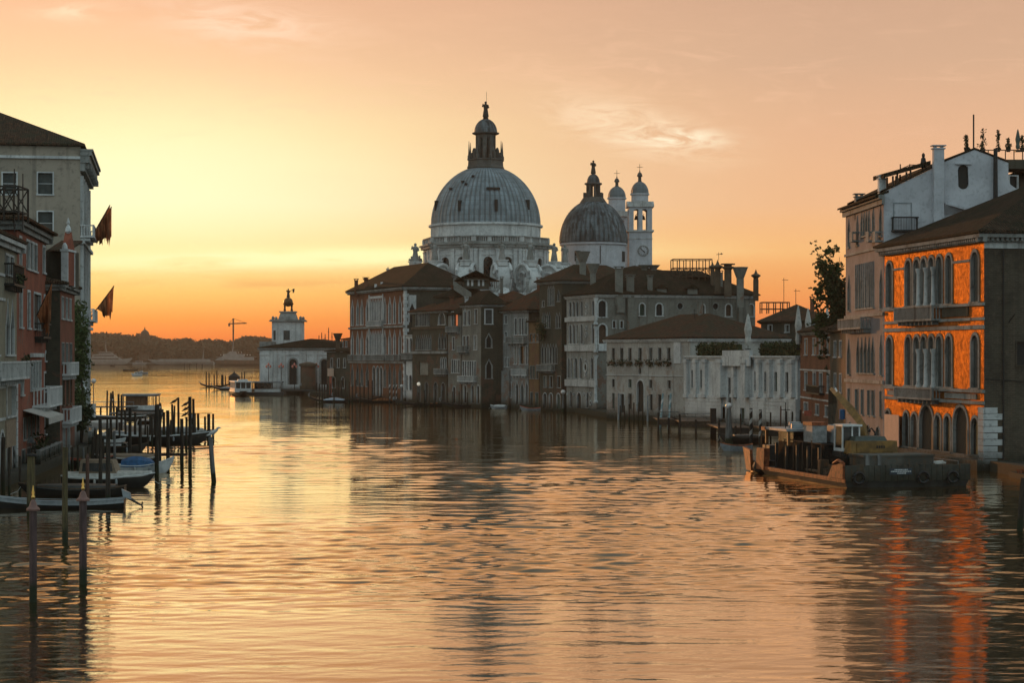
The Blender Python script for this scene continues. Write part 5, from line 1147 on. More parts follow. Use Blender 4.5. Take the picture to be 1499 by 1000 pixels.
# lower drum: octagon with two arched windows a side
dr = Bld('drum', None, [octp(R_ - 4, k) for k in range(8)], Z(366), STONE_W, cat=None, base=10)
bpy.data.objects.remove(dr.root); dr.root = MB().build('drum', STONE_W, ch)
for i in range(8):
    if dr.w[i].n.y > .15: continue
    L = dr.w[i].L
    for q in (.30, .70): dr.win(i, L * q - 1.15, L * q + 1.15, Z(422), Z(379.5), 'arch', fw=.3, fm=STONE_W, pm=PANE, name='drum_window', sill=False, depth=.9)
me_dr = []
for w_ in list(dr.root.children):
    w_.parent = ch
dr.root['_w'] = ch['_w']; _r = dr.root; dr.root = ch; dr.walls('drum_wall'); bpy.data.objects.remove(_r)
mb = MB()
for k in range(8):
    f = Fc(octp(R_ - 4, k), octp(R_ - 4, k + 1), (SX, SD))
    for q in (.035, .14, .5, .86, .965): mb = MB(); f.box(mb, f.L * q - .42, f.L * q + .42, .0, .35, Z(432), Z(368.5)); f.box(mb, f.L * q - .55, f.L * q + .55, 0, .48, Z(371), Z(368.6)); mb.build('pilaster', STONE_W, ch)
    mb = MB(); f.box(mb, 0, f.L, 0, .2, Z(377), Z(375.2)); f.box(mb, 0, f.L, 0.0, .30, Z(368.4), Z(366.2)); mb.build('string_course', STONE_W, ch)
# nave body and scrolls
mb = MB(); mb.ext([octp(150, k) for k in range(8)], -1, Z(432)); mb.build('nave', STONE, ch)
def scroll(ang, rad=112, y0=428, sc=1.0):
    a = math.radians(ang); c = Vector((SX + math.sin(a) * rad * S6, SD - math.cos(a) * rad * S6, Z(y0))); mb = MB(); out = Vector((math.sin(a), -math.cos(a), 0)); side = Vector((math.cos(a), math.sin(a), 0)); n = 22
    pts = []
    for k in range(n): t_ = k / (n - 1) * 3.3 * math.pi; r = (4.0 - 3.1 * k / (n - 1)) * sc; pts.append(c + out * (math.cos(t_) * r * .9) + Vector((0, 0, 2.6 * sc + math.sin(t_) * r)))
    vs = []; fs = []
    for s_ in (-1.6, 1.6): 
        ring = []
        for k in range(20): t_ = 2 * math.pi * k / 20; vs.append(c + side * s_ * sc + out * (math.cos(t_) * 3.3 * sc) + Vector((0, 0, 2.6 * sc + math.sin(t_) * 3.4 * sc)))
    fs = [(k, (k + 1) % 20, 20 + (k + 1) % 20, 20 + k) for k in range(20)] + [tuple(range(20)), tuple(range(20, 40))]
    mb.add(vs, fs)
    for s_ in (-1.75, 1.75): mb.tube([p + side * s_ * sc for p in pts], .42 * sc, 6)
    mb.tube([c + out * (3.2 * sc) + Vector((0, 0, -.5)), c + out * (6.5 * sc) + Vector((0, 0, -3.5)), c + out * (9 * sc) + Vector((0, 0, -4))], 1.4 * sc, 8)
    mb.build('scroll_buttress', STONE_W, ch, True)
    p = c + out * 1.0 + Vector((0, 0, 5.6 * sc)); mb = MB(); mb.box(p, (2.2 * sc, 2.2 * sc, 1.2), a); mb.box(p + Vector((0, 0, 1.2)), (2.6 * sc, 2.6 * sc, .25), a); o = mb.build('pedestal', STONE_W, ch)
    mb = MB(); figure(mb, p + Vector((0, 0, 1.45)), 4.4 * sc); mb.build('statue', STATUE, o, True)
for a_ in (-58, -37, -13, 12, 33, 57, 78): scroll(a_)
for px_, yb, yt in ((602.5, 395, 375), (608, 395, 377), (614, 395, 374), (568, 404, 391)):
    D = 500 if px_ > 600 else 488; p = P(px_, yb, D); h = P(px_, yt, D).z - p.z; mb = MB(); mb.box(p + Vector((0, 0, -6)), (1.5, 1.5, 6.0)); o = mb.build('pedestal', STONE, ch); mb = MB(); figure(mb, p, h); mb.build('statue', STATUE, o, True)
# lantern
DKS = plaster('sooty_stone', (.13, .12, .105), (.08, .075, .065), (.04, .038, .034), .5)
mb = MB(); mb.lathe((SX, SD, 0), [(27 * S6, Z(250)), (28.5 * S6, Z(246)), (27 * S6, Z(243)), (26.5 * S6, Z(236)), (28 * S6, Z(235)), (28 * S6, Z(233)), (13 * S6, Z(232))], 8, a0=.3); ln = mb.build('lantern_base', DKS, ch)
for k in range(8):
    mb = MB(); a = .3 + k * math.pi / 4; q = (SX + math.cos(a) * 25.5 * S6, SD + math.sin(a) * 25.5 * S6, Z(233)); mb.lathe(q, [(.42, 0), (.42, .7), (.26, .9), (.05, 4.3)], 5); mb.build('obelisk', DKS, ln)
for k in range(8):
    a = .3 + math.pi / 8 + k * math.pi / 4; q = (SX + math.cos(a) * 11.6 * S6, SD + math.sin(a) * 11.6 * S6, Z(233)); mb = MB(); mb.box(q, (.95, 1.05, 36 * S6), a); q2 = (SX + math.cos(a) * 17 * S6, SD + math.sin(a) * 17 * S6, Z(233)); mb.box(q2, (1.6, .6, 1.6), a); mb.lathe((q2[0], q2[1], Z(233) + 1.6), [(.5, 0), (.5, .5), (.2, 1.2)], 6); mb.build('lantern_pier', DKS, ln)
mb = MB(); mb.lathe((SX, SD, 0), [(13 * S6, Z(203)), (14.5 * S6, Z(198)), (19.5 * S6, Z(196)), (20 * S6, Z(194.4)), (16 * S6, Z(194))], 24); mb.build('lantern_cornice', DKS, ln)
ribbed((SX, SD), [(16.4 * S6 * math.cos(a), Z(194) + 20.5 * S6 * math.sin(a)) for a in [k / 8 * 1.45 for k in range(9)]], 16, .03, LEAD_D, 'lantern_dome', ln)
mb = MB(); mb.lathe((SX, SD, Z(174.5)), [(.55, 0), (.7, .3), (.3, .6)], 8); figure(mb, (SX, SD, Z(171.5)), 23.5 * S6); mb.tube([(SX + .2, SD, Z(150)), (SX + .2, SD, Z(134))], .04, 4); mb.build('crowning_statue', SILH, ln, True)

# ---- second dome
X2, D2 = (868.5 - CX) / F * 525, 525.0; U2 = 525 / F
def Z2(y): return HC + (HY - y) * U2
d2 = wthing('second_dome', 'smaller streaked dark dome on a plain white drum, right of the great dome', 'dome', (X2, D2, 0))
mb = MB(); mb.lathe((X2, D2, 0), [(47 * U2, 15), (47 * U2, Z2(361)), (49.5 * U2, Z2(359)), (49.5 * U2, Z2(357)), (47 * U2, Z2(355.5))], 48); drm = mb.build('drum', WHITE, d2, True)
for a_, w_ in ((-31, 1.6), (66, 1.6)): 
    a = math.radians(a_); mb = MB(); mb.box((X2 + math.sin(a) * 47 * U2, D2 - math.cos(a) * 47 * U2, Z2(384)), (w_, .3, 15 * U2), a); mb.build('window', DARK, drm)
mb = MB(); a = math.radians(10); mb.tube([(X2 + math.sin(a) * 47.6 * U2, D2 - math.cos(a) * 47.6 * U2, Z2(362)), (X2 + math.sin(a) * 47.6 * U2, D2 - math.cos(a) * 47.6 * U2, Z2(388))], .1, 5); mb.build('lightning_rod', IRON, drm)
ribbed((X2, D2), [(49.6 * U2 * math.cos(a), Z2(356) + 64 * U2 * math.sin(a)) for a in [k / 11 * 1.21 for k in range(12)]], 44, .012, LEAD_D, 'dome_shell', d2)
mb = MB(); mb.lathe((X2, D2, 0), [(20 * U2, Z2(297)), (16 * U2, Z2(291)), (14 * U2, Z2(288.5)), (9 * U2, Z2(288))], 8); ln = mb.build('lantern_base', DKS, d2)
for k in range(8): a = k * math.pi / 4 + .2; mb = MB(); mb.box((X2 + math.cos(a) * 9 * U2, D2 + math.sin(a) * 9 * U2, Z2(289)), (.45, .5, 19 * U2), a); mb.box((X2 + math.cos(a) * 13 * U2, D2 + math.sin(a) * 13 * U2, Z2(289)), (.7, .35, 1.2), a); mb.build('lantern_pier', DKS, ln)
mb = MB(); mb.lathe((X2, D2, 0), [(9 * U2, Z2(272)), (12.8 * U2, Z2(270)), (12.8 * U2, Z2(268)), (10 * U2, Z2(267.4))], 16); mb.build('lantern_cornice', DKS, ln)
mb = MB(); mb.lathe((X2, D2, 0), [(9.6 * U2 * math.cos(a), Z2(267.4) + 13 * U2 * math.sin(a)) for a in [k / 7 * 1.4 for k in range(8)]], 16); mb.build('lantern_dome', LEAD_D, ln, True)
mb = MB(); figure(mb, (X2, D2, Z2(254.5)), 20 * U2); mb.build('crowning_statue', SILH, ln, True)
mb = MB()
p = P(812, 425, 515); 
for dz, r in ((0, 1.5),): pass
for yy, r in ((425, 1.9), (414, 1.7), (404, 1.4)): mb.box((P(812, yy, 515).x, 515, P(812, yy, 515).z), (r * 1.6, r * 1.6, 1.8))
figure(mb, P(812, 392, 515), 3.2); t = tag(mb.build('pinnacle', STONE_W), 'white pinnacle with a small figure in the gap between the two domes', 'pinnacle')

# ---- bell towers
def campanile(px, D, wpx, y, label, clock=False):
    """y: (body top, bell sill, bell arch top, cornice, drum top, dome top, lantern top, cross top)"""
    U_ = D / F; x = (px - CX) * U_
    def zz(q): return HC + (HY - q) * U_
    t = wthing('bell_tower', label, 'bell tower', (x, D, 0)); hw = wpx * U_ / 2
    mb = MB(); mb.box((x, D, 10), (2 * hw, 2 * hw, zz(y[1]) - 10)); body = mb.build('shaft', WHITE, t)
    mb = MB(); mb.box((x, D, zz(y[1]) - .1), (2 * hw + .9, 2 * hw + .9, .45)); mb.box((x, D, zz(y[1]) - 2.0), (2 * hw + .25, 2 * hw + .25, .2)); mb.build('string_course', STONE, t)
    z0, z1 = zz(y[1]) + .35, zz(y[2]); ow = hw * .42
    for sx_ in (-1, 0, 1):                 # belfry: piers and arches on each side
        for sy_ in (-1, 0, 1):
            if sx_ == 0 and sy_ == 0: continue
            w_ = hw * .36 if (sx_ == 0 or sy_ == 0) else hw * .42
            mb = MB(); mb.box((x + sx_ * (hw - w_ / 2 if sx_ else 0), D + sy_ * (hw - w_ / 2 if sy_ else 0), z0 - .3), (w_, w_, z1 - z0 + .3)); mb.build('belfry_pier', WHITE, t)
    mb = MB()
    for fx in range(4):
        A = [(x - hw, D - hw), (x + hw, D - hw), (x + hw, D + hw), (x - hw, D + hw)]; f = Fc(A[fx], A[(fx + 1) % 4], (x, D)); r = hw * .32
        for cc in (hw * .69, 2 * hw - hw * .69):
            n = 8
            for k in range(n):
                a0, a1 = math.pi * k / n, math.pi * (k + 1) / n; p0 = (cc + r * math.cos(a0), z1 - r + r * math.sin(a0)); p1 = (cc + r * math.cos(a1), z1 - r + r * math.sin(a1))
                mb.hexa([f.pt(p1[0], -.4, p1[1]), f.pt(p0[0], -.4, p0[1]), f.pt(p0[0], -.02, p0[1]), f.pt(p1[0], -.02, p1[1]), f.pt(p1[0], -.4, z1 + .02), f.pt(p0[0], -.4, z1 + .02), f.pt(p0[0], -.02, z1 + .02), f.pt(p1[0], -.02, z1 + .02)])
    mb.build('belfry_arch', WHITE, t)
    mb = MB(); mb.box((x, D, z1), (2 * hw, 2 * hw, zz(y[3]) - z1)); mb.build('entablature', WHITE, t)
    mb = MB(); q = zz(y[3]); mb.box((x, D, q), (2 * hw + 1.0, 2 * hw + 1.0, .35)); r = hw * .95
    for fx in range(4):                    # curved pediments
        A = [(x - hw, D - hw), (x + hw, D - hw), (x + hw, D + hw), (x - hw, D + hw)]; f = Fc(A[fx], A[(fx + 1) % 4], (x, D)); n = 10; pr = None
        ring = [f.pt(hw + (hw + .5) * math.cos(math.pi * k / n), .45, q + .36 + hw * .42 * math.sin(math.pi * k / n)) for k in range(n + 1)]; ring2 = [p - f.n * 1.2 for p in ring]
        mb.add(ring + ring2, [(k, k + 1, n + 2 + k, n + 1 + k) for k in range(n)] + [tuple(range(n + 1))])
    mb.build('pediment', STONE, t)
    mb = MB(); rr_ = 12.4 * U_; mb.lathe((x, D, 0), [(rr_, q), (rr_, zz(y[4])), (rr_ * 1.14, zz(y[4]) + .1), (rr_ * 1.14, zz(y[4]) + .45), (rr_, zz(y[4]) + .5)], 24); mb.build('round_drum', WHITE, t, True)
    hd = zz(y[5]) - zz(y[4]) - .5; ribbed((x, D), [(rr_ * 1.02 * math.cos(a), zz(y[4]) + .5 + hd * math.sin(a)) for a in [k / 9 * 1.38 for k in range(10)]], 12, .04, LEAD, 'cupola', t)
    mb = MB(); zt_ = zz(y[5]) - .2; hl = zz(y[6]) - zt_; mb.lathe((x, D, zt_), [(.62, 0), (.5, .1 * hl), (.42, .15 * hl), (.42, .5 * hl), (.72, .54 * hl), (.68, .66 * hl), (.45, .86 * hl), (.06, hl)], 10); mb.build('small_lantern', DKS, t)
    mb = MB(); c0 = zz(y[6]); c1 = zz(y[7]); mb.tube([(x, D, c0 - .1), (x, D, c1)], .06, 5); mb.tube([(x - .75, D, (c0 + c1 * 1.4) / 2.4), (x + .75, D, (c0 + c1 * 1.4) / 2.4)], .06, 5); mb.lathe((x, D, c0), [(.05, 0), (.2, .15), (.05, .35)], 6); mb.build('cross', IRON, t)
    for k, zo in enumerate((0.2,)):
        for dx in (-hw * .31, hw * .31): mb = MB(); mb.lathe((x + dx, D, z1 - 2.6), [(.6, 0), (.45, .3), (.32, .9), (.1, 1.1)], 10); mb.tube([(x + dx, D - hw + .5, z1 - 1.3), (x + dx, D + hw - .5, z1 - 1.3)], .1, 4); mb.build('bell', SILH, t)
    if clock:
        mb = MB(); n = 24; cx_, cz_ = x + 4 * U_, zz(368)
        ring = lambda r, d: [(cx_ + r * math.cos(6.2832 * k / n), D - hw - d, cz_ + r * math.sin(6.2832 * k / n)) for k in range(n)]
        mb.add(ring(1.45, .01) + ring(1.45, .12) + ring(1.2, .12) + ring(1.15, .03), [(q * n + k, q * n + (k + 1) % n, (q + 1) * n + (k + 1) % n, (q + 1) * n + k) for q in range(3) for k in range(n)])
        o = mb.build('clock', STONE_D, t); mb = MB(); mb.add(ring(1.2, .035), [tuple(range(n))]); mb.build('clock_face', WHITE, o)
        mb = MB()
        for k in range(12): a = math.pi * k / 6; mb.box((cx_ + math.sin(a) * 1.0, D - hw - .08, cz_ + math.cos(a) * 1.0 - .1), (.14, .05, .2))
        mb.tube([(cx_ + .15, D - hw - .12, cz_ - .2), (cx_ - .75, D - hw - .12, cz_ + .75)], .09, 5); mb.tube([(cx_ - .1, D - hw - .14, cz_ + .1), (cx_ + .45, D - hw - .14, cz_ - .45)], .12, 5); mb.build('clock_hands', IRON, o)
campanile(936.5, 530, 34, (385, 339.5, 307, 304, 286, 265.5, 251, 240), 'right-hand white bell tower with a clock, taller in the picture', True)
campanile(903, 548, 34, (385, 352, 322, 318, 292, 272.5, 260, 249), 'left-hand bell tower, half hidden behind the second dome')
# ================================================================ LEFT BANK
# ---- olive palace at the photo edge
b = Bld('edge_palace', 'olive plaster palace at the left photo edge with a white stone balcony', quad((-37.4, 140), (-40.6, 168), 14), 19.1, OLIVE)
f = b.w[0]; K = dict(fm=STONE, fw=.2, pm=PANE)
b.row(0, [(8, 13), (14.5, 19.5)], 12, 375, 402, 'rect', **K); b.row(0, [(8.5, 13.8), (15.2, 20.5)], 14, 441, 519, 'gothic', **K); b.row(0, [(-8, -2)], -5, 441, 519, 'gothic', **K)
b.row(0, [(10, 22)], 15, 566, 609, 'rect', fm=STONE, fw=.25, pm=DARK); b.row(0, [(9.5, 14), (18, 23)], 15, 655, 700, 'rect', fm=STONE, fw=.2, pm=DARK, sill=False); b.row(0, [(0, 6)], 3, 633, 700, 'arch', fm=STONE, fw=.25, pm=DARK, name='door', sill=False)
z = f.za(12, 416); b.balcony(0, f.ua(6), f.ua(23), z, .8, 1.6, IRON, 'iron'); z = f.za(10, 552); b.balcony(0, f.ua(-25), f.ua(20), z, 1.3, 1.25, STONE)
for y in (400, 436, 565, 612): z = f.za(2, y); b.band(0, z - .22, z, .1, STONE, u1=f.ua(6.5))
b.band(0, f.za(16, 654), f.za(16, 615), .08, TAN, u0=f.ua(8), u1=f.ua(22), name='roller_blind')
mb = MB(); z = 0.2; k = 0
while z < 9: f.box(mb, f.L - (1.1 if k % 2 else .6), f.L + .02, .002, .12, z, z + .5); z += .55; k += 1
mb.build('quoin', STONE, b.root)
b.walls(); b.cornice((0, 1), .7, .7, STONE); b.hip(4.0, .8, TILE)
for a in ((12, 410), (22, 530)):
    mb = MB()
    for _ in range(90): leafball(mb, f.pt(f.ua(a[0]) + rnd.uniform(-1.5, 1.5), .9 + rnd.uniform(-.2, .3), f.za(*a) + rnd.uniform(-.2, .5)), .16, 1, .12)
    o = mb.build('foliage', LEAF_D, b.root)
# ---- red palace
b = Bld('red_palace', 'tall red palace with white-framed windows, iron and stone balconies and a pale awning', quad((-40.62, 168.1), (-43.2, 190), 13), 21.1, RED)
f = b.w[0]; K = dict(fm=STONE, fw=.2, pm=PANE_G)
b.row(0, [(28.5, 31.5), (38.8, 43), (44.5, 48.4), (49.6, 54)], 46, 356, 395, **K); b.row(0, [(62.5, 65.8)], 64, 362, 399, **K)
b.row(0, [(28.8, 32.5), (40.3, 44), (49.5, 59.5), (64.3, 68)], 50, 430, 481, fm=STONE, fw=.2, pm=DARK); b.row(0, rng_px(44, 60.5, 4, .3), 52, 530, 570, fm=STONE, fw=.15, pm=PANE_G)
b.row(0, [(66, 68.6)], 67, 516, 528, 'arch', **K); b.row(0, [(30.5, 34), (64.5, 68)], 50, 548, 575, **K)
b.row(0, rng_px(33, 58, 4, .4), 45, 611, 640, fm=STONE_D, fw=.12, pm=DARK); b.row(0, [(65.5, 68.5)], 67, 600, 635, **K); b.row(0, rng_px(30, 62, 4, .4), 45, 655, 688, fm=STONE_D, fw=.1, pm=DARK)
z = f.za(56, 493); b.balcony(0, f.ua(50.5), f.ua(62), z, .8, 1.2, IRON, 'iron'); z = f.za(58, 592); b.balcony(0, f.ua(47), f.ua(67), z, 1.5, 1.6, STONE_W)
z = f.za(50, 523); b.band(0, z, z + .35, .3, STONE, u0=f.ua(44), u1=f.ua(60))
mb = MB(); q = [f.pt(f.ua(33), .05, f.za(45, 598)), f.pt(f.ua(56), .05, f.za(45, 598)), f.pt(f.ua(56), 2.2, f.za(45, 609)), f.pt(f.ua(33), 2.2, f.za(45, 609))]
mb.hexa([p - Vector((0, 0, .06)) for p in q] + q); mb.hexa([q[3] - Vector((0, 0, .55)), q[2] - Vector((0, 0, .55)), q[2] - Vector((0, 0, .06)) , q[3] - Vector((0, 0, .06)), q[3] - Vector((.05, 0, .55)), q[2] - Vector((.05, 0, .55)), q[2] - Vector((.05, 0, .06)), q[3] - Vector((.05, 0, .06))]); mb.build('awning', CANVAS, b.root)
b.walls(); b.cornice((0, 1, 3), .75, .6, STONE_D); b.hip(2.7, 1.0, TILE_R)
mb = MB(); p = f.pt(f.ua(52), .1, f.za(50, 462)); e = p + Vector((1.5, -.4, 3.0)); mb.tube([p, e], .05, 5); pl = mb.build('banner_pole', WOOD, b.root)
def cloth(mb, a, c, drop0, drop1, folds=3, amp=.18, n=24, sq_=.5):
    a, c = Vector(a), Vector(c); rows = 9; vs = []; rc = random.Random(int(a.z * 100) % 97); jag = [rc.uniform(.72, 1.08) for _ in range(n + 1)]
    for j in range(rows + 1):
        for i in range(n + 1):
            t_ = i / n; p = a.lerp(c, t_); dr = (drop0 + (drop1 - drop0) * t_ ** .8) * jag[i] * j / rows
            k = (j / rows) ** .7; m_ = a.lerp(c, .70); x = p.x * (1 - sq_ * k) + m_.x * sq_ * k + math.sin(t_ * folds * 6.28) * .07 * k
            vs.append((x, p.y + math.sin(t_ * folds * 6.28 + 1.2 * k) * amp * (.3 + 1.6 * k), p.z - dr))
    mb.add(vs, [(j * (n + 1) + i, j * (n + 1) + i + 1, (j + 1) * (n + 1) + i + 1, (j + 1) * (n + 1) + i) for j in range(rows) for i in range(n)]); return mb
mb = MB(); cloth(mb, p, e, 1.5, 4.4); mb.build('banner', FLAGR, pl)
mb = MB()
for _ in range(260): leafball(mb, f.pt(f.ua(48) + rnd.uniform(-3, 3), .7 + rnd.uniform(-.4, .5), f.za(48, 655) + rnd.gauss(0, .6)), .2, 1, .16)
mb.build('leaves', LEAF_D, b.root)
# ---- projecting dark red house
b = Bld('projecting_house', 'dark red house whose blank side wall juts out past the red palace', quad((-41.9, 190), (-43.75, 205), 9), 16.6, [DRED, DBROWN, DBROWN, DBROWN])
f = b.w[0]; K = dict(fm=STONE, fw=.12, pm=PANE_G)
b.row(0, [(90.3, 93), (96.2, 99), (101.6, 104)], 97, 437, 467, **K); b.row(0, [(90.4, 93.6), (96.2, 99.4), (101.8, 105)], 97, 503, 532, fm=STONE_D, fw=.1, pm=DARK); b.row(0, [(91, 94), (97, 100), (102, 105)], 97, 552, 592, fm=BROWN, fw=.1, pm=PANE_G); b.row(0, [(92, 95), (98, 102)], 97, 625, 655, **K)
z = f.za(98, 547); b.balcony(0, f.ua(91), f.ua(105), z, .7, 1.1, STONE_W); z = f.za(98, 616); b.balcony(0, f.ua(91), f.ua(106), z, .9, 1.3, STONE_W)
b.walls(); b.cornice((0, 1, 3), .55, .55, STONE_D); b.hip(1.5, .7, TILE)
mb = MB(); q0 = P(69, 405, 194); mb.box((q0.x + .8, 196, 16.5), (2.6, 4.5, P(80, 367, 194).z - 16.5)); o = mb.build('attic_storey', DBROWN, b.root)
zt = P(80, 367, 194).z; mb = MB(); x0, x1 = P(66, 0, 192).x, P(98, 0, 192).x; mb.add([(x0, 192.8, zt), (x1, 192.8, zt), (x1, 199, zt + 1.25), (x0, 199, zt + 1.25), (x0, 192.8, zt - .15), (x1, 192.8, zt - .15), (x1, 199, zt + 1.05), (x0, 199, zt + 1.05)], [(0, 1, 2, 3), (4, 7, 6, 5), (0, 4, 5, 1), (1, 5, 6, 2), (2, 6, 7, 3), (3, 7, 4, 0)]); mb.build('attic_roof', TILE, o)
mb = MB(); xf = P(96.5, 0, 191.5).x; mb.box((xf, 192.5, 16.6), (.55, 2.6, 3.3)); o = mb.build('dormer_front', RED, b.root)
mb = MB(); mb.add([(xf + .32, 191.0, 19.8), (xf + .32, 194.0, 19.8), (xf + .32, 192.5, 21.6), (xf - .3, 191.0, 19.8), (xf - .3, 194.0, 19.8), (xf - .3, 192.5, 21.6)], [(0, 1, 2), (3, 5, 4), (0, 2, 5, 3), (1, 4, 5, 2)])
mb.build('dormer_pediment', RED, o)
mb = MB()
for yy in (191.0, 194.0): mb.box((xf, yy, 16.5), (.62, .28, 3.3)); mb.lathe((xf, yy, 19.8), [(.16, 0), (.28, .2), (.24, .5), (.08, .75)], 8)
mb.box((xf, 192.5, 19.75), (.8, 3.5, .2)); mb.build('dormer_trim', STONE_W, o); mb = MB(); mb.lathe((xf, 192.5, 21.5), [(.14, 0), (.3, .2), (.26, .5), (.1, .8), (.18, 1.0), (.02, 1.5)], 8); mb.build('finial', STONE_W, o)
# ---- big pale palace (hotel)
b = Bld('pale_palace', 'tallest pale beige palace on the left bank with two flags on its canal front', quad((-47.4, 225), (-51.5, 249.5), 34), 33.0, [STONE_D, BEIGE, BEIGE, BEIGE])
f = b.w[0]; s3 = b.w[3]; K = dict(fm=STONE_W, fw=.14, pm=PANE_G, trans=1)
b.row(3, [(55.5, 77), ], 66, 253, 284, **K); b.row(3, [(55.5, 77)], 66, 310, 343, **K); b.row(3, [(4, 24)], 14, 253, 284, **K)
z = s3.za(60, 228); mb = MB(); s3.box(mb, 0, s3.L, 0, .25, z - .3, z); mb.build('string_course', STONE_W, b.root)
mb = MB(); p = s3.pt(s3.ua(65), -.18, s3.za(65, 336)); mb.box(p, (.55, .1, .22)); mb.box(p + Vector((-.5, 0, .02)), (.3, .1, .16)); mb.build('lit_lamp', LAMPLIT, b.root)
for y0, y1 in ((372, 440), (480, 540)):
    z1, z0 = f.za(124, y0), f.za(124, y1)
    for k in range(5): b.win(0, 2.5 + k * 4.6, 4.3 + k * 4.6, z0, z1, 'arch', fm=STONE, fw=.3, pm=DARK)
for y0, y1 in ((290, 335),):
    for k in range(5): b.win(0, 2.5 + k * 4.6, 4.3 + k * 4.6, f.za(124, y1), f.za(124, y0), 'arch', fm=STONE, fw=.3, pm=DARK)
for k in range(6): mb = MB(); f.box(mb, .1 + k * 4.05, .7 + k * 4.05, 0, .35, 2, 29.8); mb.build('pilaster', STONE, b.root)
mb = MB(); zc = f.za(120, 224)
f.box(mb, -.15, f.L + .2, 0, .55, zc - 2.4, zc - 1.5); f.box(mb, -.25, f.L + .3, 0, 1.0, zc - 1.5, zc - .7); f.box(mb, -.35, f.L + .4, 0, 1.25, zc - .7, zc - .25); f.box(mb, -.4, f.L + .5, 0, 1.4, zc - .25, zc)
k = .3
while k < f.L: f.box(mb, k, k + .4, .56, 1.15, zc - 2.1, zc - 1.52); k += 1.2
mb.build('great_cornice', STONE_D, b.root)
for y in (351, 470): z = f.za(122, y); b.balcony(0, -.1, 11, z, 1.5, 1.2, STONE_W); b.band(0, z - .9, z - .56, .5, STONE)
b.walls(); b.hip(6.0, .5, TILE); HP = b
def flag(base, end, label, drops, folds, mat, sq_=.5, st_=.42):
    t = wthing('flag', label, 'flag', base, None); mb = MB(); mb.tube([base, end], .06, 6); mb.build('pole', WOOD, t)
    a = Vector(base).lerp(Vector(end), st_)
    mb = MB(); cloth(mb, a, end, drops[0], drops[1], folds, .2, 28, sq_); mb.build('cloth', mat, t)
D = 229.
flag(P(131, 352, D), P(161, 300, D), 'upper dark red flag hanging in folds from a slanting pole on the pale palace', (1.3, 4.1), 5, FLAGR, .18, .22)
flag(P(133, 350, D + 1.5), P(163.5, 302.5, D + 1.5), 'narrow twin flag close behind the upper dark red flag', (1.2, 4.3), 3, clothmat('brown_flag', (.56, .28, .15)), .25, .5)
flag(P(133, 464, D), P(167, 418.5, D), 'lower dark flag drooping to a long point above the water', (.5, 3.6), 3, clothmat('dark_flag', (.50, .24, .12)), .42, .25)
# roof terrace (altana)
p = P(13, 310, 163); altana((p.x, p.y, p.z), 2.3, 3.2, p.z, 1.9, None, 'dark wooden roof terrace with crossed railings at the left photo edge', WOOD, nx=2)
for px_, y0, D_ in ((21, 247, 162), (33.5, 254, 162)):
    q = P(px_, 312, D_); t = wthing('aerial_pole', 'taller thin pole rising from the left edge roof terrace' if px_ < 30 else 'shorter thin pole at the right corner of the left edge roof terrace', 'pole', q); mb = MB(); mb.tube([q - Vector((0, 0, 1.5)), P(px_, y0, D_)], .05, 5); mb.build('shaft', IRON, t)
mb = MB(); q = P(10, 330, 166); mb.box((q.x, q.y + 4, 19.5), (4, 5, P(10, 330, 166).z - 19.5))
# vines and garden
mb = MB(); rr = random.Random(4)
for _ in range(150):
    y = rr.uniform(446, 606); w_ = 9 if y < 560 else 11; q = P(117 + rr.gauss(0, w_ * .5) - (4 if y < 480 else 0), y, 219 + rr.uniform(-3, 2)); leafball(mb, q, rr.uniform(.35, .9), 22, .17, 1, rr)
t = wthing('climbing_vine', 'tall green vine covering the canal front below the pale palace', 'plant', (P(117, 600, 218).x, 218, .6)); mb.build('leaves', LEAF, t)
mb = MB(); q = P(118, 600, 219); mb.tube([(q.x, q.y, .6), (q.x + .2, q.y, 6), (q.x - .3, q.y, 15)], [.18, .12, .05], 6); mb.build('stem', BARK, t)
tree(119, 212, 660, 596, 34, 'dark rounded garden tree above the white railing at the water', n=2600, leaf=.16, seed=31, base_z=1.0, trunk_r=.12)
gw = Fc((-44.0, 206), (-47.0, 224)); mb = MB(); gw.box(mb, 0, gw.L, -.5, 0, -.5, 3.6); t = tag(mb.build('garden_wall', STONE_D), 'stone garden wall with planted urns below the pale palace', 'wall')
mb = MB(); q = P(121, 600, 222); mb.box((q.x, q.y, 3.3), (2.6, 1.2, 1.5)); mb.lathe((q.x, q.y, 4.8), [(.3, 0), (.2, .4), (.55, .9), (.5, 1.6), (.2, 1.9), (.25, 2.3), (.05, 2.6)], 10); tag(mb.build('stone_urn', STONE_W), 'white stone urn on a block above the garden wall', 'urn')
# balustrade on the quay
def balustrade(A, B, z0, h, label, name='stone_balustrade', st=.34):
    f = Fc(A, B); t = wthing(name, label, 'balustrade', (A[0], A[1], z0)); mb = MB(); f.box(mb, 0, f.L, 0, .3, z0 + h - .16, z0 + h); mb.build('rail', STONE_W, t); mb = MB(); f.box(mb, 0, f.L, 0, .3, z0, z0 + .15); mb.build('base', STONE, t)
    mb = MB(); k = .1
    while k < f.L - .2: f.box(mb, k, k + .15, .07, .23, z0 + .15, z0 + h - .16); k += st
    q = mb.build('balusters', STONE_W, t)
    for k in range(int(f.L / 4) + 1): mb = MB(); u = min(k * 4.0, f.L - .35); f.box(mb, u, u + .35, -.03, .34, z0, z0 + h + .05); mb.build('post', STONE_W, t)
balustrade((-39.9, 172), (-42.2, 191), .9, 1.15, 'white stone balustrade on the quay in front of the red palace')
balustrade((-43.0, 208), (-45.2, 222), 1.0, 1.3, 'pale railing in front of the dark garden tree')

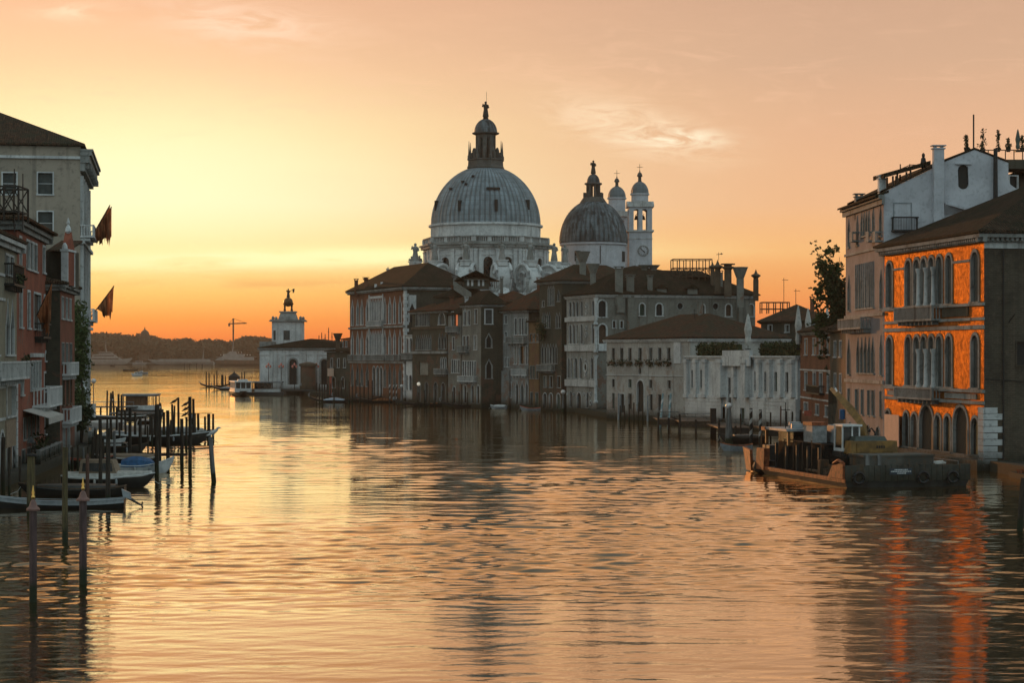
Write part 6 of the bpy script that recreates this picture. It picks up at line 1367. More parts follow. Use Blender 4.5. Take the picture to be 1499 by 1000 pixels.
# ================================================================ GROUND, QUAYS
mb = MB(); mb.ext([(-36.2, 120), (-39.4, 168), (-41.7, 191.5), (-42.9, 206), (-44.9, 225), (-51.0, 250), (-90, 400), (-180, 700), (-400, 700), (-400, 120)], -1.5, .85); tag(mb.build('left_quay', PAVE), kind='structure')
mb = MB(); mb.ext([(42.6, 164), (41.6, 178.5), (37.6, 203), (37.3, 263), (26.2, 299), (15.8, 328), (10.5, 367), (5.5, 377), (-1, 392), (-9.6, 400), (-20, 424), (-22.5, 433), (-36.8, 470), (-37.6, 493), (-44, 500), (-50, 520), (-54, 533), (-70, 536), (-74, 545), (-72, 640), (200, 700), (300, 164)], -1.5, .8); tag(mb.build('right_bank_ground', QDARK), kind='structure')
mb = MB(); mb.ext([(-71.0, 537), (-52, 534), (-52, 546), (-72, 550)], .82, 1.15); tag(mb.build('customs_quay', PAVE), kind='structure')
mb = MB(); mb.ext([(41.25, 176.8), (42.2, 163.6), (43.4, 163.8), (42.4, 176.9)], -1, .92); tag(mb.build('quay_kerb', DBROWN), kind='structure')
mb = MB(); mb.ext([(36.3, 203), (40.4, 178), (40.9, 178), (36.8, 203)], -1, .9); tag(mb.build('palace_water_step', STONE_D), kind='structure')

# ================================================================ BOATS
def hull_mesh(L, B, H, rise=.5, stern=.75, n=14, fine=1.6, srise=0.15, band=None):
    """hull along +x (bow), origin at the waterline amidships"""
    st = []; NS = 7
    for i in range(n + 1):
        t_ = i / n; x = -L / 2 + L * t_
        w_ = B / 2 * (1 - max(0, (t_ - .45) / .55) ** fine) * (stern + (1 - stern) * min(1, t_ / .35)); w_ = max(w_, .02)
        top = H + rise * max(0, (t_ - .4) / .6) ** 2 + srise * max(0, (.3 - t_) / .3) ** 2; bot = -.25 + (top * .9 + .2) * max(0, (t_ - .78) / .22) ** 2
        st.append([(x, w_ * s, bot + (top - bot) * zz_) for s, zz_ in ((-1, 1), (-.93, .5), (-.6, .08), (0, 0), (.6, .08), (.93, .5), (1, 1))])
    mb = MB(); vs = [p for s in st for p in s]; fs = [(i * NS + j, i * NS + j + 1, (i + 1) * NS + j + 1, (i + 1) * NS + j) for i in range(n) for j in range(NS - 1)] + [tuple(range(NS))[::-1]]
    mb.add(vs, fs)
    fl = MB(); v2 = []; 
    for s in st: v2 += [(s[0][0], s[0][1] * .9, s[0][2] - .22), (s[6][0], s[6][1] * .9, s[6][2] - .22)]
    fl.add(v2, [(2 * i, 2 * i + 1, 2 * i + 3, 2 * i + 2) for i in range(n)])
    gw_ = MB()
    for side in (0, 6):
        pr = [s[side] for s in st]; gw_.tube([(p[0], p[1], p[2]) for p in pr], .055, 5)
    gw_.tube([st[0][0], st[0][6]], .05, 5)
    return mb, fl, gw_, st
def boat(name, label, c, rz, L, B, H, hullm, trim, group=None, cover=None, cab=None, motor=False, stripe=None, seats=2, floorm=None, cat='boat', **kw):
    t = thing(name, label, cat, (c[0], c[1], 0), rz, group); mb, fl, gw_, st = hull_mesh(L, B, H, **kw)
    h_ = mb.build('hull', hullm, t, True); fl.build('deck', floorm or WOOD_B, t); gw_.build('gunwale', trim, t)
    if stripe:
        s_ = MB(); 
        for sd in (-1, 1):
            vs = []
            for q in st: vs += [(q[0][0], sd * abs(q[0][1]) + sd * .015, q[0][2] - .05), (q[0][0], sd * abs(q[0][1]) * .985 + sd * .02, q[0][2] - .27)]
            s_.add(vs, [(2 * i, 2 * i + 1, 2 * i + 3, 2 * i + 2) for i in range(len(st) - 1)])
        s_.build('stripe', stripe, h_)
    if L < 12:
        for k in (-1, 1):
            m = MB(); x = L * .12 * k; m.lathe((x, -B * .47 - .1, H - .55), [(.03, -.02), (.1, .08), (.1, .38), (.03, .48)], 7); m.tube([(x, -B * .47 - .08, H - .08), (x, -B * .46, H + .05)], .02, 4); m.build('fender', CANVAS if k < 0 else GPAINT, t)
        m = MB(); m.tube([(-L * .3, B * .2, H + .02), (L * .22, -B * .12, H + .1)], .03, 5); m.hexa([(L * .2, -B * .18, H + .08), (L * .34, -B * .2, H + .1), (L * .34, -B * .1, H + .1), (L * .2, -B * .08, H + .08), (L * .2, -B * .18, H + .11), (L * .34, -B * .2, H + .13), (L * .34, -B * .1, H + .13), (L * .2, -B * .08, H + .11)]); m.build('oar', WOOD_B, t)
        m = MB(); m.tube([(L * .46, 0, H + kw.get('rise', .5) * .8), (L * .5, .1, H * .6), (L * .56, .5, .1)], .025, 4); m.build('mooring_rope', CANVAS, t)
    for k in range(seats): m = MB(); m.box((-L * .3 + k * L * .22, 0, H - .12), (.3, B * .8, .06)); m.build('seat', WOOD_B, t)
    if cover:
        cm, x0, x1, ch_ = cover; m = MB(); n = 10; vs = []
        for i in range(n + 1):
            t_ = i / n; x = x0 + (x1 - x0) * t_; q = st[min(len(st) - 1, max(0, int(round((x + L / 2) / L * (len(st) - 1)))))]; hw = abs(q[0][1]) * 1.03 + .03; top = q[0][2]; hh = ch_ * (math.sin(math.pi * min(1, max(0, t_ * .85 + .12))) ** .6) + .05
            vs += [(x, -hw, top - .1), (x, -hw * .8, top + hh * .6), (x, 0, top + hh), (x, hw * .8, top + hh * .6), (x, hw, top - .1)]
        m.add(vs, [(i * 5 + j, i * 5 + j + 1, (i + 1) * 5 + j + 1, (i + 1) * 5 + j) for i in range(n) for j in range(4)] + [(0, 1, 2, 3, 4), tuple(range(n * 5, n * 5 + 5))[::-1]]); m.build('cover', cm, t, True)
    if cab:
        x0, x1, ch_, cm = cab; m = MB(); w0, w1 = B * .36, B * .30; m.hexa([(x0, -w0, H - .1), (x1, -w0, H - .1), (x1, w0, H - .1), (x0, w0, H - .1), (x0 + .15, -w1, H + ch_), (x1 - .5, -w1, H + ch_), (x1 - .5, w1, H + ch_), (x0 + .15, w1, H + ch_)]); c_ = m.build('cabin', cm, t)
        m = MB(); m.hexa([(x0 + .3, -w0 * .99, H + ch_ * .35), (x1 - .45, -w0 * .99, H + ch_ * .35), (x1 - .45, w0 * .99, H + ch_ * .35), (x0 + .3, w0 * .99, H + ch_ * .35), (x0 + .35, -w1 * 1.08, H + ch_ * .82), (x1 - .55, -w1 * 1.08, H + ch_ * .82), (x1 - .55, w1 * 1.08, H + ch_ * .82), (x0 + .35, w1 * 1.08, H + ch_ * .82)]); m.build('window', PANE, c_)
    if motor:
        m = MB(); m.hexa([(-L / 2 - .45, -.2, H + .05), (-L / 2 + .1, -.2, H + .25), (-L / 2 + .1, .2, H + .25), (-L / 2 - .45, .2, H + .05), (-L / 2 - .35, -.17, H + .5), (-L / 2 + .2, -.17, H + .75), (-L / 2 + .2, .17, H + .75), (-L / 2 - .35, .17, H + .5)]); o = m.build('outboard_motor', GPAINT, t)
        m = MB(); m.tube([(-L / 2 - .2, 0, H + .2), (-L / 2 - .75, 0, H - .15), (-L / 2 - 1.15, 0, H - .35)], [.11, .08, .05], 6)
        for a in range(3): m.tube([(-L / 2 - 1.1, 0, H - .33), (-L / 2 - 1.15, math.sin(a * 2.1) * .22, H - .33 + math.cos(a * 2.1) * .22)], .05, 4)
        m.build('motor_leg', STEEL, o)
    return t
BLK = simple('black_varnish', (.014, .014, .014), .3)
def px2(px, D): return (px - CX) / F * D
boat('motor_boat', 'nearest long dark open boat with a pale stripe and a raised outboard motor', (px2(72, 134), 134.5), math.radians(184), 9.6, 1.5, .48, BLK, GPAINT, motor=True, stripe=GPAINT, rise=.5, seats=3, floorm=WOOD_G)
boat('dark_launch', 'dark low launch lying between the white-covered boat and the nearest boat', (px2(105, 147), 147), math.radians(183), 7.6, 1.8, .5, BLK, WOOD_B, stripe=None, cover=(STEEL, -3.2, 2.4, .3), rise=.4, seats=1)
boat('cabin_cruiser', 'dark motor cruiser under a whitish fitted cover with tan sides', (px2(160, 156), 156), math.radians(-4), 7.0, 2.2, .75, BLK, WPAINT, cover=(CANVAS, -3.4, 3.3, .45), cab=(-2.2, .9, 1.35, TAN), rise=.35, seats=0)
boat('blue_covered_boat', 'small white boat half covered by a bright blue tarpaulin', (px2(208, 174), 174.5), math.radians(5), 5.2, 1.8, .65, WPAINT, WPAINT, cover=(BLUE, -1.8, .9, .75), rise=.75, seats=1)
boat('long_workboat', 'long dark boat with pale rim moored behind the low timber beam', (px2(238, 231), 231.5), math.radians(2), 10.9, 2.3, .95, BLK, WPAINT, stripe=None, rise=.5, seats=4, floorm=WPAINT)
boat('cabin_boat', 'white cabin boat behind the long dark boat, beside the ferry pontoon', (px2(212, 262), 262), math.radians(170), 6.2, 2.2, .8, WPAINT, WPAINT, cab=(-1.6, 1.2, 1.1, WPAINT), rise=.4, seats=0)
boat('small_white_boat', 'small pale boat with a light blue cover at the far end of the left quay', (px2(178, 246), 246), math.radians(10), 4.6, 1.7, .6, WPAINT, WPAINT, cover=(GPAINT, -2, 1, .4), rise=.4, seats=1)
boat('moored_skiff', 'pale skiff with its bow toward the quay, left of the pontoon gangway', (px2(150, 285), 285), math.radians(195), 6.5, 1.9, .7, WPAINT, WPAINT, cover=(CANVAS, -3, 1.5, .35), rise=.4, seats=1)
boat('low_barge_boat', 'low flat boat with a pale rim under the pontoon walkway', (px2(168, 318), 318), math.radians(175), 9.5, 2.2, .6, STEEL, WPAINT, rise=.3, seats=2)
boat('red_rimmed_skiff', 'little open skiff with a reddish rim tight against the left quay', (px2(132, 186), 186), math.radians(-12), 4.6, 1.5, .55, BLK, REDSIGN, rise=.4, seats=2)
boat('tan_covered_boat', 'low boat under a tan cover behind the blue-covered boat', (px2(180, 187), 188), math.radians(182), 6.0, 1.9, .6, BLK, WPAINT, cover=(TAN, -2.7, 2.2, .4), rise=.4, seats=0)
boat('white_tender', 'small white tender with a windscreen cabin between the posts left of the long dark boat', (px2(150, 222), 222), math.radians(8), 5.0, 1.9, .7, WPAINT, WPAINT, cab=(-.8, 1.0, .8, WPAINT), rise=.4, seats=1)
boat('grey_covered_boat', 'grey covered boat directly behind the crowded post row', (px2(262, 252), 253), math.radians(176), 7.5, 2.1, .7, GPAINT, WPAINT, cover=(CANVAS, -2.8, 2.2, .5), rise=.5, seats=1)
boat('dark_skiff', 'narrow dark skiff in front of the long dark boat, at its left end', (px2(178, 214), 214), math.radians(3), 5.4, 1.4, .5, BLK, WOOD_B, rise=.4, seats=2)
# far small boats
boat('rowing_boat', 'long low dark boat with a standing rower far out on the basin', (px2(192, 1380), 1380), math.radians(3), 10.5, 2.4, .8, BLK, WOOD_B, rise=.6, seats=1)
boat('speed_boat', 'small pale motorboat heading in across the far basin', (px2(200, 1020), 1020), math.radians(200), 5.4, 2.2, .9, WPAINT, WPAINT, cab=(-.5, 1.5, .9, WPAINT), rise=.5, seats=1)
boat('second_speed_boat', 'grey motorboat just behind the small pale motorboat', (px2(208, 1130), 1130), math.radians(185), 6.4, 2.2, .9, GPAINT, GPAINT, cab=(-.5, 1.5, .9, WPAINT), rise=.5, seats=1)
boat('tiny_boat', 'tiny dark boat in front of the white yacht', (px2(165.5, 2000), 2000), 0, 5, 2.4, 1.2, BLK, BLK, rise=.4, seats=1)
def person(c, h, label, mat=STEEL, name='person'):
    mb = MB(); c = Vector(c)
    for s in (-1, 1): mb.tube([c + Vector((s * .10, 0, 0)), c + Vector((s * .10, .02, .27 * h)), c + Vector((s * .09, 0, .5 * h))], [.06, .075, .1], 7)
    mb.lathe(c + Vector((0, 0, .48 * h)), [(.15, 0), (.17, .05), (.14, .18 * h), (.20, .30 * h), (.17, .345 * h), (.06, .365 * h), (.06, .39 * h), (.09, .42 * h), (.1, .46 * h), (.07, .505 * h), (.01, .52 * h)], 10, sq=(1, .65))
    for s in (-1, 1): mb.tube([c + Vector((s * .19, 0, .81 * h)), c + Vector((s * .27, -.08, .64 * h)), c + Vector((s * .22, -.28, .56 * h))], [.06, .048, .035], 6)
    return tag(mb.build(name, mat, None, True), label, 'person')
person((px2(196.5, 1380), 1380, .6), 1.75, 'dark figure standing up in the long low boat on the basin')
person((px2(441, 537), 537, 1.15), 1.75, 'person in pale blue standing on the quay left of the round kiosk', GPAINT)
person((px2(456, 536.5), 536.5, 1.15), 1.7, 'dark-clothed person on the quay right of the round kiosk')
# gondolas
def gondola(c, rz, label, cover=False, L=10.8):
    t = thing('gondola', label, 'boat', (c[0], c[1], 0), rz, 'gondolas moored along the canal'); n = 18; mb = MB(); vs = []
    for i in range(n + 1):
        u_ = -1 + 2 * i / n; x = u_ * L / 2; w_ = .72 * max(0, 1 - abs(u_) ** 2.2) + .03; top = .48 + .95 * abs(u_) ** 3.2; bot = -.1 + .95 * abs(u_) ** 2.6
        vs += [(x, -w_, top), (x, -w_ * .7, bot), (x, w_ * .7, bot), (x, w_, top)]
    mb.add(vs, [(i * 4 + j, i * 4 + j + 1, (i + 1) * 4 + j + 1, (i + 1) * 4 + j) for i in range(n) for j in range(3)] + [(i * 4, (i + 1) * 4, (i + 1) * 4 + 3, i * 4 + 3) for i in list(range(0, 5)) + list(range(n - 5, n))]); h_ = mb.build('hull', BLK, t, True)
    mb = MB(); mb.tube([(L / 2 - .05, 0, 1.1), (L / 2 + .12, 0, 1.6), (L / 2 + .05, 0, 1.95), (L / 2 - .2, 0, 2.0)], [.04, .07, .06, .03], 5)
    for k in range(5): mb.tube([(L / 2 + .08, 0, 1.25 + .13 * k), (L / 2 + .33, 0, 1.28 + .13 * k)], .03, 4)
    mb.build('prow_iron', GPAINT, h_); mb = MB(); mb.tube([(-L / 2, 0, 1.3), (-L / 2 - .15, 0, 1.6)], .04, 5); mb.box((-1.2, 0, .3), (.5, 1.0, .4)); mb.box((-.2, 0, .3), (.4, 1.1, .25)); mb.build('seat', FLAGR, t)
    if cover:
        mb = MB(); n = 8; vs = []
        for i in range(n + 1): x = -2.4 + 4.6 * i / n; hh = .55 * math.sin(math.pi * (i + .6) / (n + 1.2)); vs += [(x, -.75, .45), (x, -.5, .5 + hh * .8), (x, 0, .5 + hh), (x, .5, .5 + hh * .8), (x, .75, .45)]
        mb.add(vs, [(i * 5 + j, i * 5 + j + 1, (i + 1) * 5 + j + 1, (i + 1) * 5 + j) for i in range(n) for j in range(4)]); mb.build('cover', cover, t, True)
    return t
gondola((px2(315, 655), 655), math.radians(160), 'black gondola with its curved bow reaching left beyond the ferry boat')
gondola((px2(333, 600), 600), math.radians(156), 'black gondola moored behind the ferry boat', GPAINT)
gondola((px2(489, 440), 440), math.radians(172), 'black gondola under a pale blue cover left of the big red palace', simple('pale_blue_cover', (.36, .42, .48), .6))
gondola((px2(523, 446), 446), math.radians(176), 'black gondola in front of the left end of the red palace')
gondola((px2(630, 408), 408), math.radians(178), 'long black gondola below the loggia palace', None, 14)
gondola((px2(690, 396), 396), math.radians(176), 'black gondola in front of the corner tower house', None, 12)
gondola((px2(560, 436), 436), math.radians(177), 'black gondola behind the striped posts of the red palace', FLAGR)
boat('red_tipped_boat', 'small pale boat with a red bow at the foot of the balcony house', (px2(776, 371), 371), math.radians(178), 3.8, 1.5, .5, GPAINT, REDSIGN, rise=.5, seats=1, floorm=CANVAS)
boat('grey_dinghy', 'grey dinghy with an orange-lit bow left of the work barge', (px2(1079, 214), 215), math.radians(176), 3.4, 1.5, .6, GPAINT, RUST, rise=.3, seats=1, motor=False)
boat('moored_white_boat', 'small covered white boat moored beside the blank foot of the corner tower house', (px2(730, 385), 385), math.radians(170), 3.2, 1.5, .5, GPAINT, WPAINT, cover=(WPAINT, -1.3, .8, .3), rise=.3, seats=0)
boat('moored_dark_boat', 'dark boat between the lamp and the striped posts by the low white palace', (px2(1088, 236), 237), math.radians(184), 5.5, 1.8, .6, BLK, WOOD_B, rise=.5, seats=2, cover=(STEEL, -2, 1, .3))

# ---- passenger ferry
t = thing('passenger_ferry', 'white passenger ferry boat coming head-on, its left side lit orange', 'ferry', (px2(349, 516), 520, 0), math.radians(-78))
mb, fl, gw_, st = hull_mesh(21, 4.3, .95, rise=.35, stern=.95, fine=3.5); mb.build('hull', STEEL, t, True); fl.build('deck', GPAINT, t); gw_.build('gunwale', WPAINT, t)
mb = MB(); mb.box((0.5, 0, .9), (16.5, 4.2, .95)); mb.build('bulwark', WPAINT, t); mb = MB(); mb.box((.5, 0, 1.85), (16.2, 3.9, 1.5)); cbn = mb.build('cabin', PANE, t)
mb = MB()
for k in range(9): 
    for s in (-1, 1): mb.box((-7.4 + k * 2.0, s * 1.97, 1.85), (.28, .1, 1.5))
for y in (-1.9, -.65, .65, 1.9): mb.box((8.65, y, 1.85), (.12, .22, 1.5))
mb.build('window_post', WPAINT, cbn); mb = MB(); mb.box((.4, 0, 3.35), (17.6, 4.4, .28)); mb.box((6.2, 0, 3.6), (2.6, 2.4, .5)); mb.build('roof', WPAINT, t); mb = MB(); mb.lathe((9.3, 0, 1.1), [(.14, 0), (.14, .14)], 8); mb.build('headlamp', LAMPW, t)
# ---- ferry pontoons
def pontoon(c, sx, sy, label, rz=0, lit=WOOD_O, hh=2.7):
    t = thing('ferry_pontoon', label, 'pontoon', (c[0], c[1], 0), rz, 'floating ferry stops'); mb = MB(); mb.box((0, 0, -.2), (sx * 1.18, sy, .95)); mb.build('float', STEEL, t)
    mb = MB(); mb.box((0, 0, .75), (sx * .86, sy * .5, .75)); mb.build('lower_panel', WPAINT, t); mb = MB()
    for k in range(7): mb.box((-sx * .42 + k * sx * .14, -sy * .25, 1.5), (.1, .1, hh - .9)); mb.box((-sx * .42 + k * sx * .14, sy * .25, 1.5), (.1, .1, hh - .9))
    mb.build('window_post', WOOD_O, t); mb = MB(); mb.box((-sx * .14, 0.0, 1.5), (sx * .56, sy * .46, hh - 1.0)); mb.build('panelling', lit, t)
    mb = MB(); mb.box((0, 0, hh + .55), (sx * 1.06, sy * .72, .22)); mb.box((0, 0, hh + .37), (sx * 1.0, sy * .66, .17)); mb.build('roof', GPAINT, t); mb = MB()
    for x in (-1, 1):
        for y in (-1, 1): mb.box((x * sx * .49, y * sy * .3, .75), (.14, .14, hh - .3))
    mb.build('corner_post', IRON, t); return t
pontoon((px2(207, 352), 352), 5.6, 6, 'wooden panelled ferry stop floating off the left bank, seen against bright water')
pontoon((px2(392, 524), 524), 7.4, 7, 'glazed ferry stop floating right of the passenger ferry', 0, PANE)
t = thing('gangway', 'flat walkway on piles leading to the left ferry stop', 'walkway', (px2(150, 350), 350, 0)); mb = MB(); mb.box((1.5, 0, 1.15), (9, 1.8, .22)); mb.build('deck', WOOD_G, t)
for k in range(4): mb = MB(); mb.tube([(-2.5 + k * 2.2, 0, -.5), (-2.5 + k * 2.2, 0, 1.2)], .16, 6); mb.build('pile', WOOD, t)
for y in (-.8, .8):
    mb = MB(); mb.tube([(-3, y, 2.1), (5.5, y, 2.1)], .04, 5)
    for k in range(6): mb.tube([(-3 + k * 1.7, y, 1.3), (-3 + k * 1.7, y, 2.1)], .03, 4)
    mb.build('rail', GPAINT, t)
t = thing('jetty', 'low jetty with a pale edge in front of the left ferry stop', 'jetty', (px2(200, 322), 322, 0)); mb = MB(); mb.box((0, 0, .85), (8.2, 2.2, .25)); mb.build('deck', WOOD_G, t)
for k in range(7): mb = MB(); mb.tube([(-3.8 + k * 1.27, -.8, -.5), (-3.8 + k * 1.27, -.8, .9)], .15, 6); mb.build('pile', WOOD, t)
t = thing('quay_walkway', 'dark walkway linking the second ferry stop to the customs quay', 'walkway', (px2(440, 535), 532, 0)); mb = MB(); mb.box((2, 0, .75), (12, 2, .3)); mb.build('deck', STEEL, t)
for k in range(4): mb = MB(); mb.tube([(-3.4 + k * 3.6, 0, -.5), (-3.4 + k * 3.6, 0, .8)], .25, 6); mb.build('pile', WOOD, t)
t = thing('mooring_hut', 'dark little hut on piles behind the passenger ferry', 'hut', (px2(343, 600), 600, 0)); mb = MB(); mb.box((0, 0, 1.2), (3.0, 3.0, 2.6)); mb.build('wall', WOOD, t); mb = MB(); mb.lathe((0, 0, 3.8), [(2.3, 0), (2.2, .15), (.2, 1.3), (.05, 1.9)], 4, a0=math.pi / 4); mb.build('roof', IRON, t)

# ================================================================ POSTS
ORD = ['first', 'second', 'third', 'fourth', 'fifth', 'sixth', 'seventh', 'eighth', 'ninth', 'tenth', 'eleventh', 'twelfth', 'thirteenth', 'fourteenth', 'fifteenth', 'sixteenth', 'seventeenth', 'eighteenth', 'nineteenth', 'twentieth']
def post(px, yb, yt, wpx, label, mat=WOOD_P, group=None, lean=0.0, style='plain', D=None, name='mooring_post', top2=None):
    D = D or D_at(yb); p = P(px, yb, D); p.z = -.8; zt = P(px, yt, D).z; r = wpx / F * D / 2
    t = wthing(name, label, 'mooring post', (p.x, p.y, 0), group); e = Vector((p.x + lean, p.y, zt))
    mb = MB(); hh = zt + .8
    if style == 'pencil': mb.tube([p, p.lerp(e, .93), e], [r, r * .95, r * .25], 9)
    elif style == 'cap': mb.tube([p, e], [r, r * .97], 12)
    else: mb.tube([p, p.lerp(e, .5) + Vector((rnd.uniform(-.04, .04), 0, 0)), e], [r * 1.06, r, r * .9], 9)
    sh = mb.build('shaft', mat, t)
    if style == 'cap':
        mb = MB(); mb.lathe(e, [(r * 1.7, -.02), (r * 1.75, .05), (r * 1.1, .14), (r * .7, .34), (r * .35, .42), (r * .3, .44)], 16); mb.build('cap', simple('tarnished_cap', (.22, .12, .10), .5, .3) if 'tarnished_cap' not in MATS else MATS['tarnished_cap'], t)
        mb = MB(); mb.lathe(e, [(r * .3, .44), (r * .5, .52), (r * .28, .62), (r * .42, .70), (r * .2, .82), (.01, 1.0)], 10); mb.build('finial', GOLDP, t, True)
    if style == 'lantern':
        mb = MB(); mb.lathe(e, [(r * 1.25, -.05), (r * 1.3, .05), (r * 1.1, .1), (r * .5, .14)], 12); mb.build('collar', IRON, t)
        mb = MB()
        for k in range(6): a = k * 1.047; mb.tube([e + Vector((math.cos(a) * r * .8, math.sin(a) * r * .8, .1)), e + Vector((math.cos(a) * r * 1.0, math.sin(a) * r * 1.0, .8))], .02, 4)
        mb.lathe(e, [(r * 1.1, .8), (r * .7, 1.0), (.03, 1.2)], 8); mb.build('crown', IRON, t)
    if style == 'stripe':
        mb = MB(); n = 40; turns = hh / 1.3; prev = None
        for k in range(n):
            t0 = .25 + .73 * k / n; t1 = .25 + .73 * (k + .96) / n
            a0 = t0 * turns * 6.283; c0 = p.lerp(e, t0); c1 = p.lerp(e, t1); a1 = t1 * turns * 6.283; vs = []
            for (cc, aa) in ((c0, a0), (c1, a1)):
                for q in range(6): ang = aa + q / 5 * 2.6; vs.append(cc + Vector((math.cos(ang) * r * 1.04, math.sin(ang) * r * 1.04, 0)))
            mb.add(vs, [(q, q + 1, q + 7, q + 6) for q in range(5)])
        mb.build('painted_spiral', top2 or WPAINT, sh)
    return t
post(48.5, 882, 747, 11.5, 'nearest mauve post with a gold-tipped cap, left of its twin', PURPLE, 'gold-tipped mooring posts', style='cap')
post(121.5, 857, 733, 11.5, 'mauve post with a gold-tipped cap, right of its twin', PURPLE, 'gold-tipped mooring posts', style='cap')
post(45.5, 752, 667, 12.5, 'thick olive post with an iron crown at the left edge', OLIVEP, style='lantern')
post(95.5, 795, 655, 8.5, 'tall olive-green post standing alone between the two gold-tipped posts', OLIVEP)
post(128, 730, 664, 5.5, 'thin reddish post just above the right gold-tipped post', simple('reddish_post', (.10, .045, .028), .7), style='pencil')
post(146.5, 722, 612, 5.5, 'slim grey-black post left of the thick dark one by the motor boat', WOOD_P)
post(158.5, 741, 627, 7, 'thick dark post beside the raised outboard motor', WOOD_P)
post(314.5, 706, 640, 7, 'lone leaning grey post farthest out, with a gull on top', WOOD_G, lean=-.35)
for k, (x, yb, yt, w_) in enumerate(((5, 718, 640, 6), (14, 726, 655, 4), (29, 722, 668, 4))): post(x, yb, yt, w_, f'dark post at the left photo edge, {ORD[k]} from the left', WOOD_P, 'posts by the olive palace')
for k, (x, yb, yt, w_) in enumerate(((101, 692, 651, 3.5), (106, 690, 655, 3.5), (114, 688, 652, 3.5), (122, 687, 655, 3.5), (136.5, 690, 640, 5), (142, 690, 636, 5), (151, 688, 642, 3.5), (167.5, 686, 631, 4))): post(x, yb, yt, w_, f'post between the white balustrade and the covered boats, {ORD[k]} from the left', WOOD_G if k in (0, 3, 7) else WOOD_P, 'posts by the garden quay')
L1 = [(190.5, 676, 598, 5), (205, 676, 610, 5), (229.5, 694, 592, 6), (234, 690, 600, 5), (245.5, 686, 601, 5.5), (266, 680, 613, 5.5), (278, 687, 581, 5.5)]
for k, (x, yb, yt, w_) in enumerate(L1): post(x, yb, yt, w_, f'tall dark post standing along the low timber beam, {ORD[k]} from the left', WOOD_P, 'posts along the timber beam')
L2 = [(178, 640, 600, 3.5), (198, 645, 604, 4), (213, 645, 612, 3), (220, 645, 608, 3.5), (226, 646, 606, 3.5), (240, 640, 604, 4), (252, 642, 592, 3.5), (255.5, 644, 594, 3), (261, 642, 582, 3.5), (283, 646, 584, 4), (284.5, 642, 605, 5), (290, 640, 606, 4), (300, 640, 610, 3.5), (305.5, 644, 606, 5), (312, 640, 606, 3.5)]
for k, (x, yb, yt, w_) in enumerate(L2): post(x, yb, yt, w_, f'dark post in the crowded row behind the long dark boat, {ORD[k]} from the left', WOOD_P, 'posts behind the long dark boat')
post(280.5, 640, 606, 4, 'post wound with a white spiral stripe in the left bank row', IRON, style='stripe')
post(157, 615, 572, 2.6, 'thin tall post on the left beside the gangway', WOOD_P); post(173.5, 612, 577, 3.5, 'post just left of the left ferry stop', WOOD_P); post(178, 612, 578, 3.5, 'post touching the left side of the left ferry stop', WOOD_P)
def bricola(px, D, yt, wpx, label):
    t = thing('bundled_posts', label, 'mooring post', (px2(px, D), D, 0)); h = P(px, yt, D).z; r = wpx / F * D / 2
    for k in range(3): a = k * 2.09 + .4; mb = MB(); mb.tube([(math.cos(a) * r, math.sin(a) * r, -.8), (math.cos(a) * .18, math.sin(a) * .18, h - .25 * k)], [.2, .15], 8); mb.build('timber', WOOD, t)
    mb = MB(); mb.lathe((0, 0, h * .62), [(r * .62, 0), (r * .62, .25)], 10); mb.build('band', WPAINT, t)
bricola(163.5, 345, 573, 8, 'bundle of posts with a pale band left of the left ferry stop'); bricola(233, 340, 590, 9, 'dark bundle of posts at the right side of the left ferry stop')
t = thing('timber_beam', 'long low horizontal timber beam between posts above bright water', 'beam', (px2(221, 196), 196, 0)); mb = MB(); mb.box((0, 0, P(221, 668, 196).z), (px2(274, 196) - px2(167, 196), .28, .28)); mb.build('beam', WOOD, t)
for k, x in enumerate((-2.2, 2.9)): mb = MB(); mb.tube([(x, 0.1, -.6), (x, .1, .5)], .16, 6); mb.build('stump', WOOD, t)
t = thing('post_rail', 'thin horizontal rope rail along the tops of the crowded posts', 'rope', (px2(270, 246), 246, 0)); mb = MB(); mb.tube([(-4.0, 0, P(270, 603, 246).z), (0, 0, P(270, 606, 246).z), (3.3, 0, P(270, 605, 246).z)], .035, 5); mb.build('rope', WOOD_B, t)
rr = random.Random(77)
for k, (x, yb) in enumerate(((130, 700), (139, 672), (149, 664), (156, 655), (163, 648), (170, 642), (176, 655), (184, 646), (217, 660), (222, 652), (249, 650), (272, 655))):
    post(x, yb, yb - rr.uniform(34, 48), rr.uniform(2.6, 4.2), f'weathered post scattered among the small left bank boats, {ORD[k]} from the left', WOOD_P, 'scattered posts among the left boats', lean=rr.uniform(-.12, .12))
t = thing('plank_jetty', 'narrow plank jetty reaching out from the garden quay between the boats', 'jetty', (px2(140, 214), 214, 0)); mb = MB(); mb.box((0, 0, .8), (6.5, 1.3, .14)); mb.build('deck', WOOD_G, t)
for k in range(5): mb = MB(); mb.tube([(-2.9 + k * 1.45, -.55, -.5), (-2.9 + k * 1.45, -.55, 1.0)], .11, 6); mb.build('pile', WOOD_P, t)
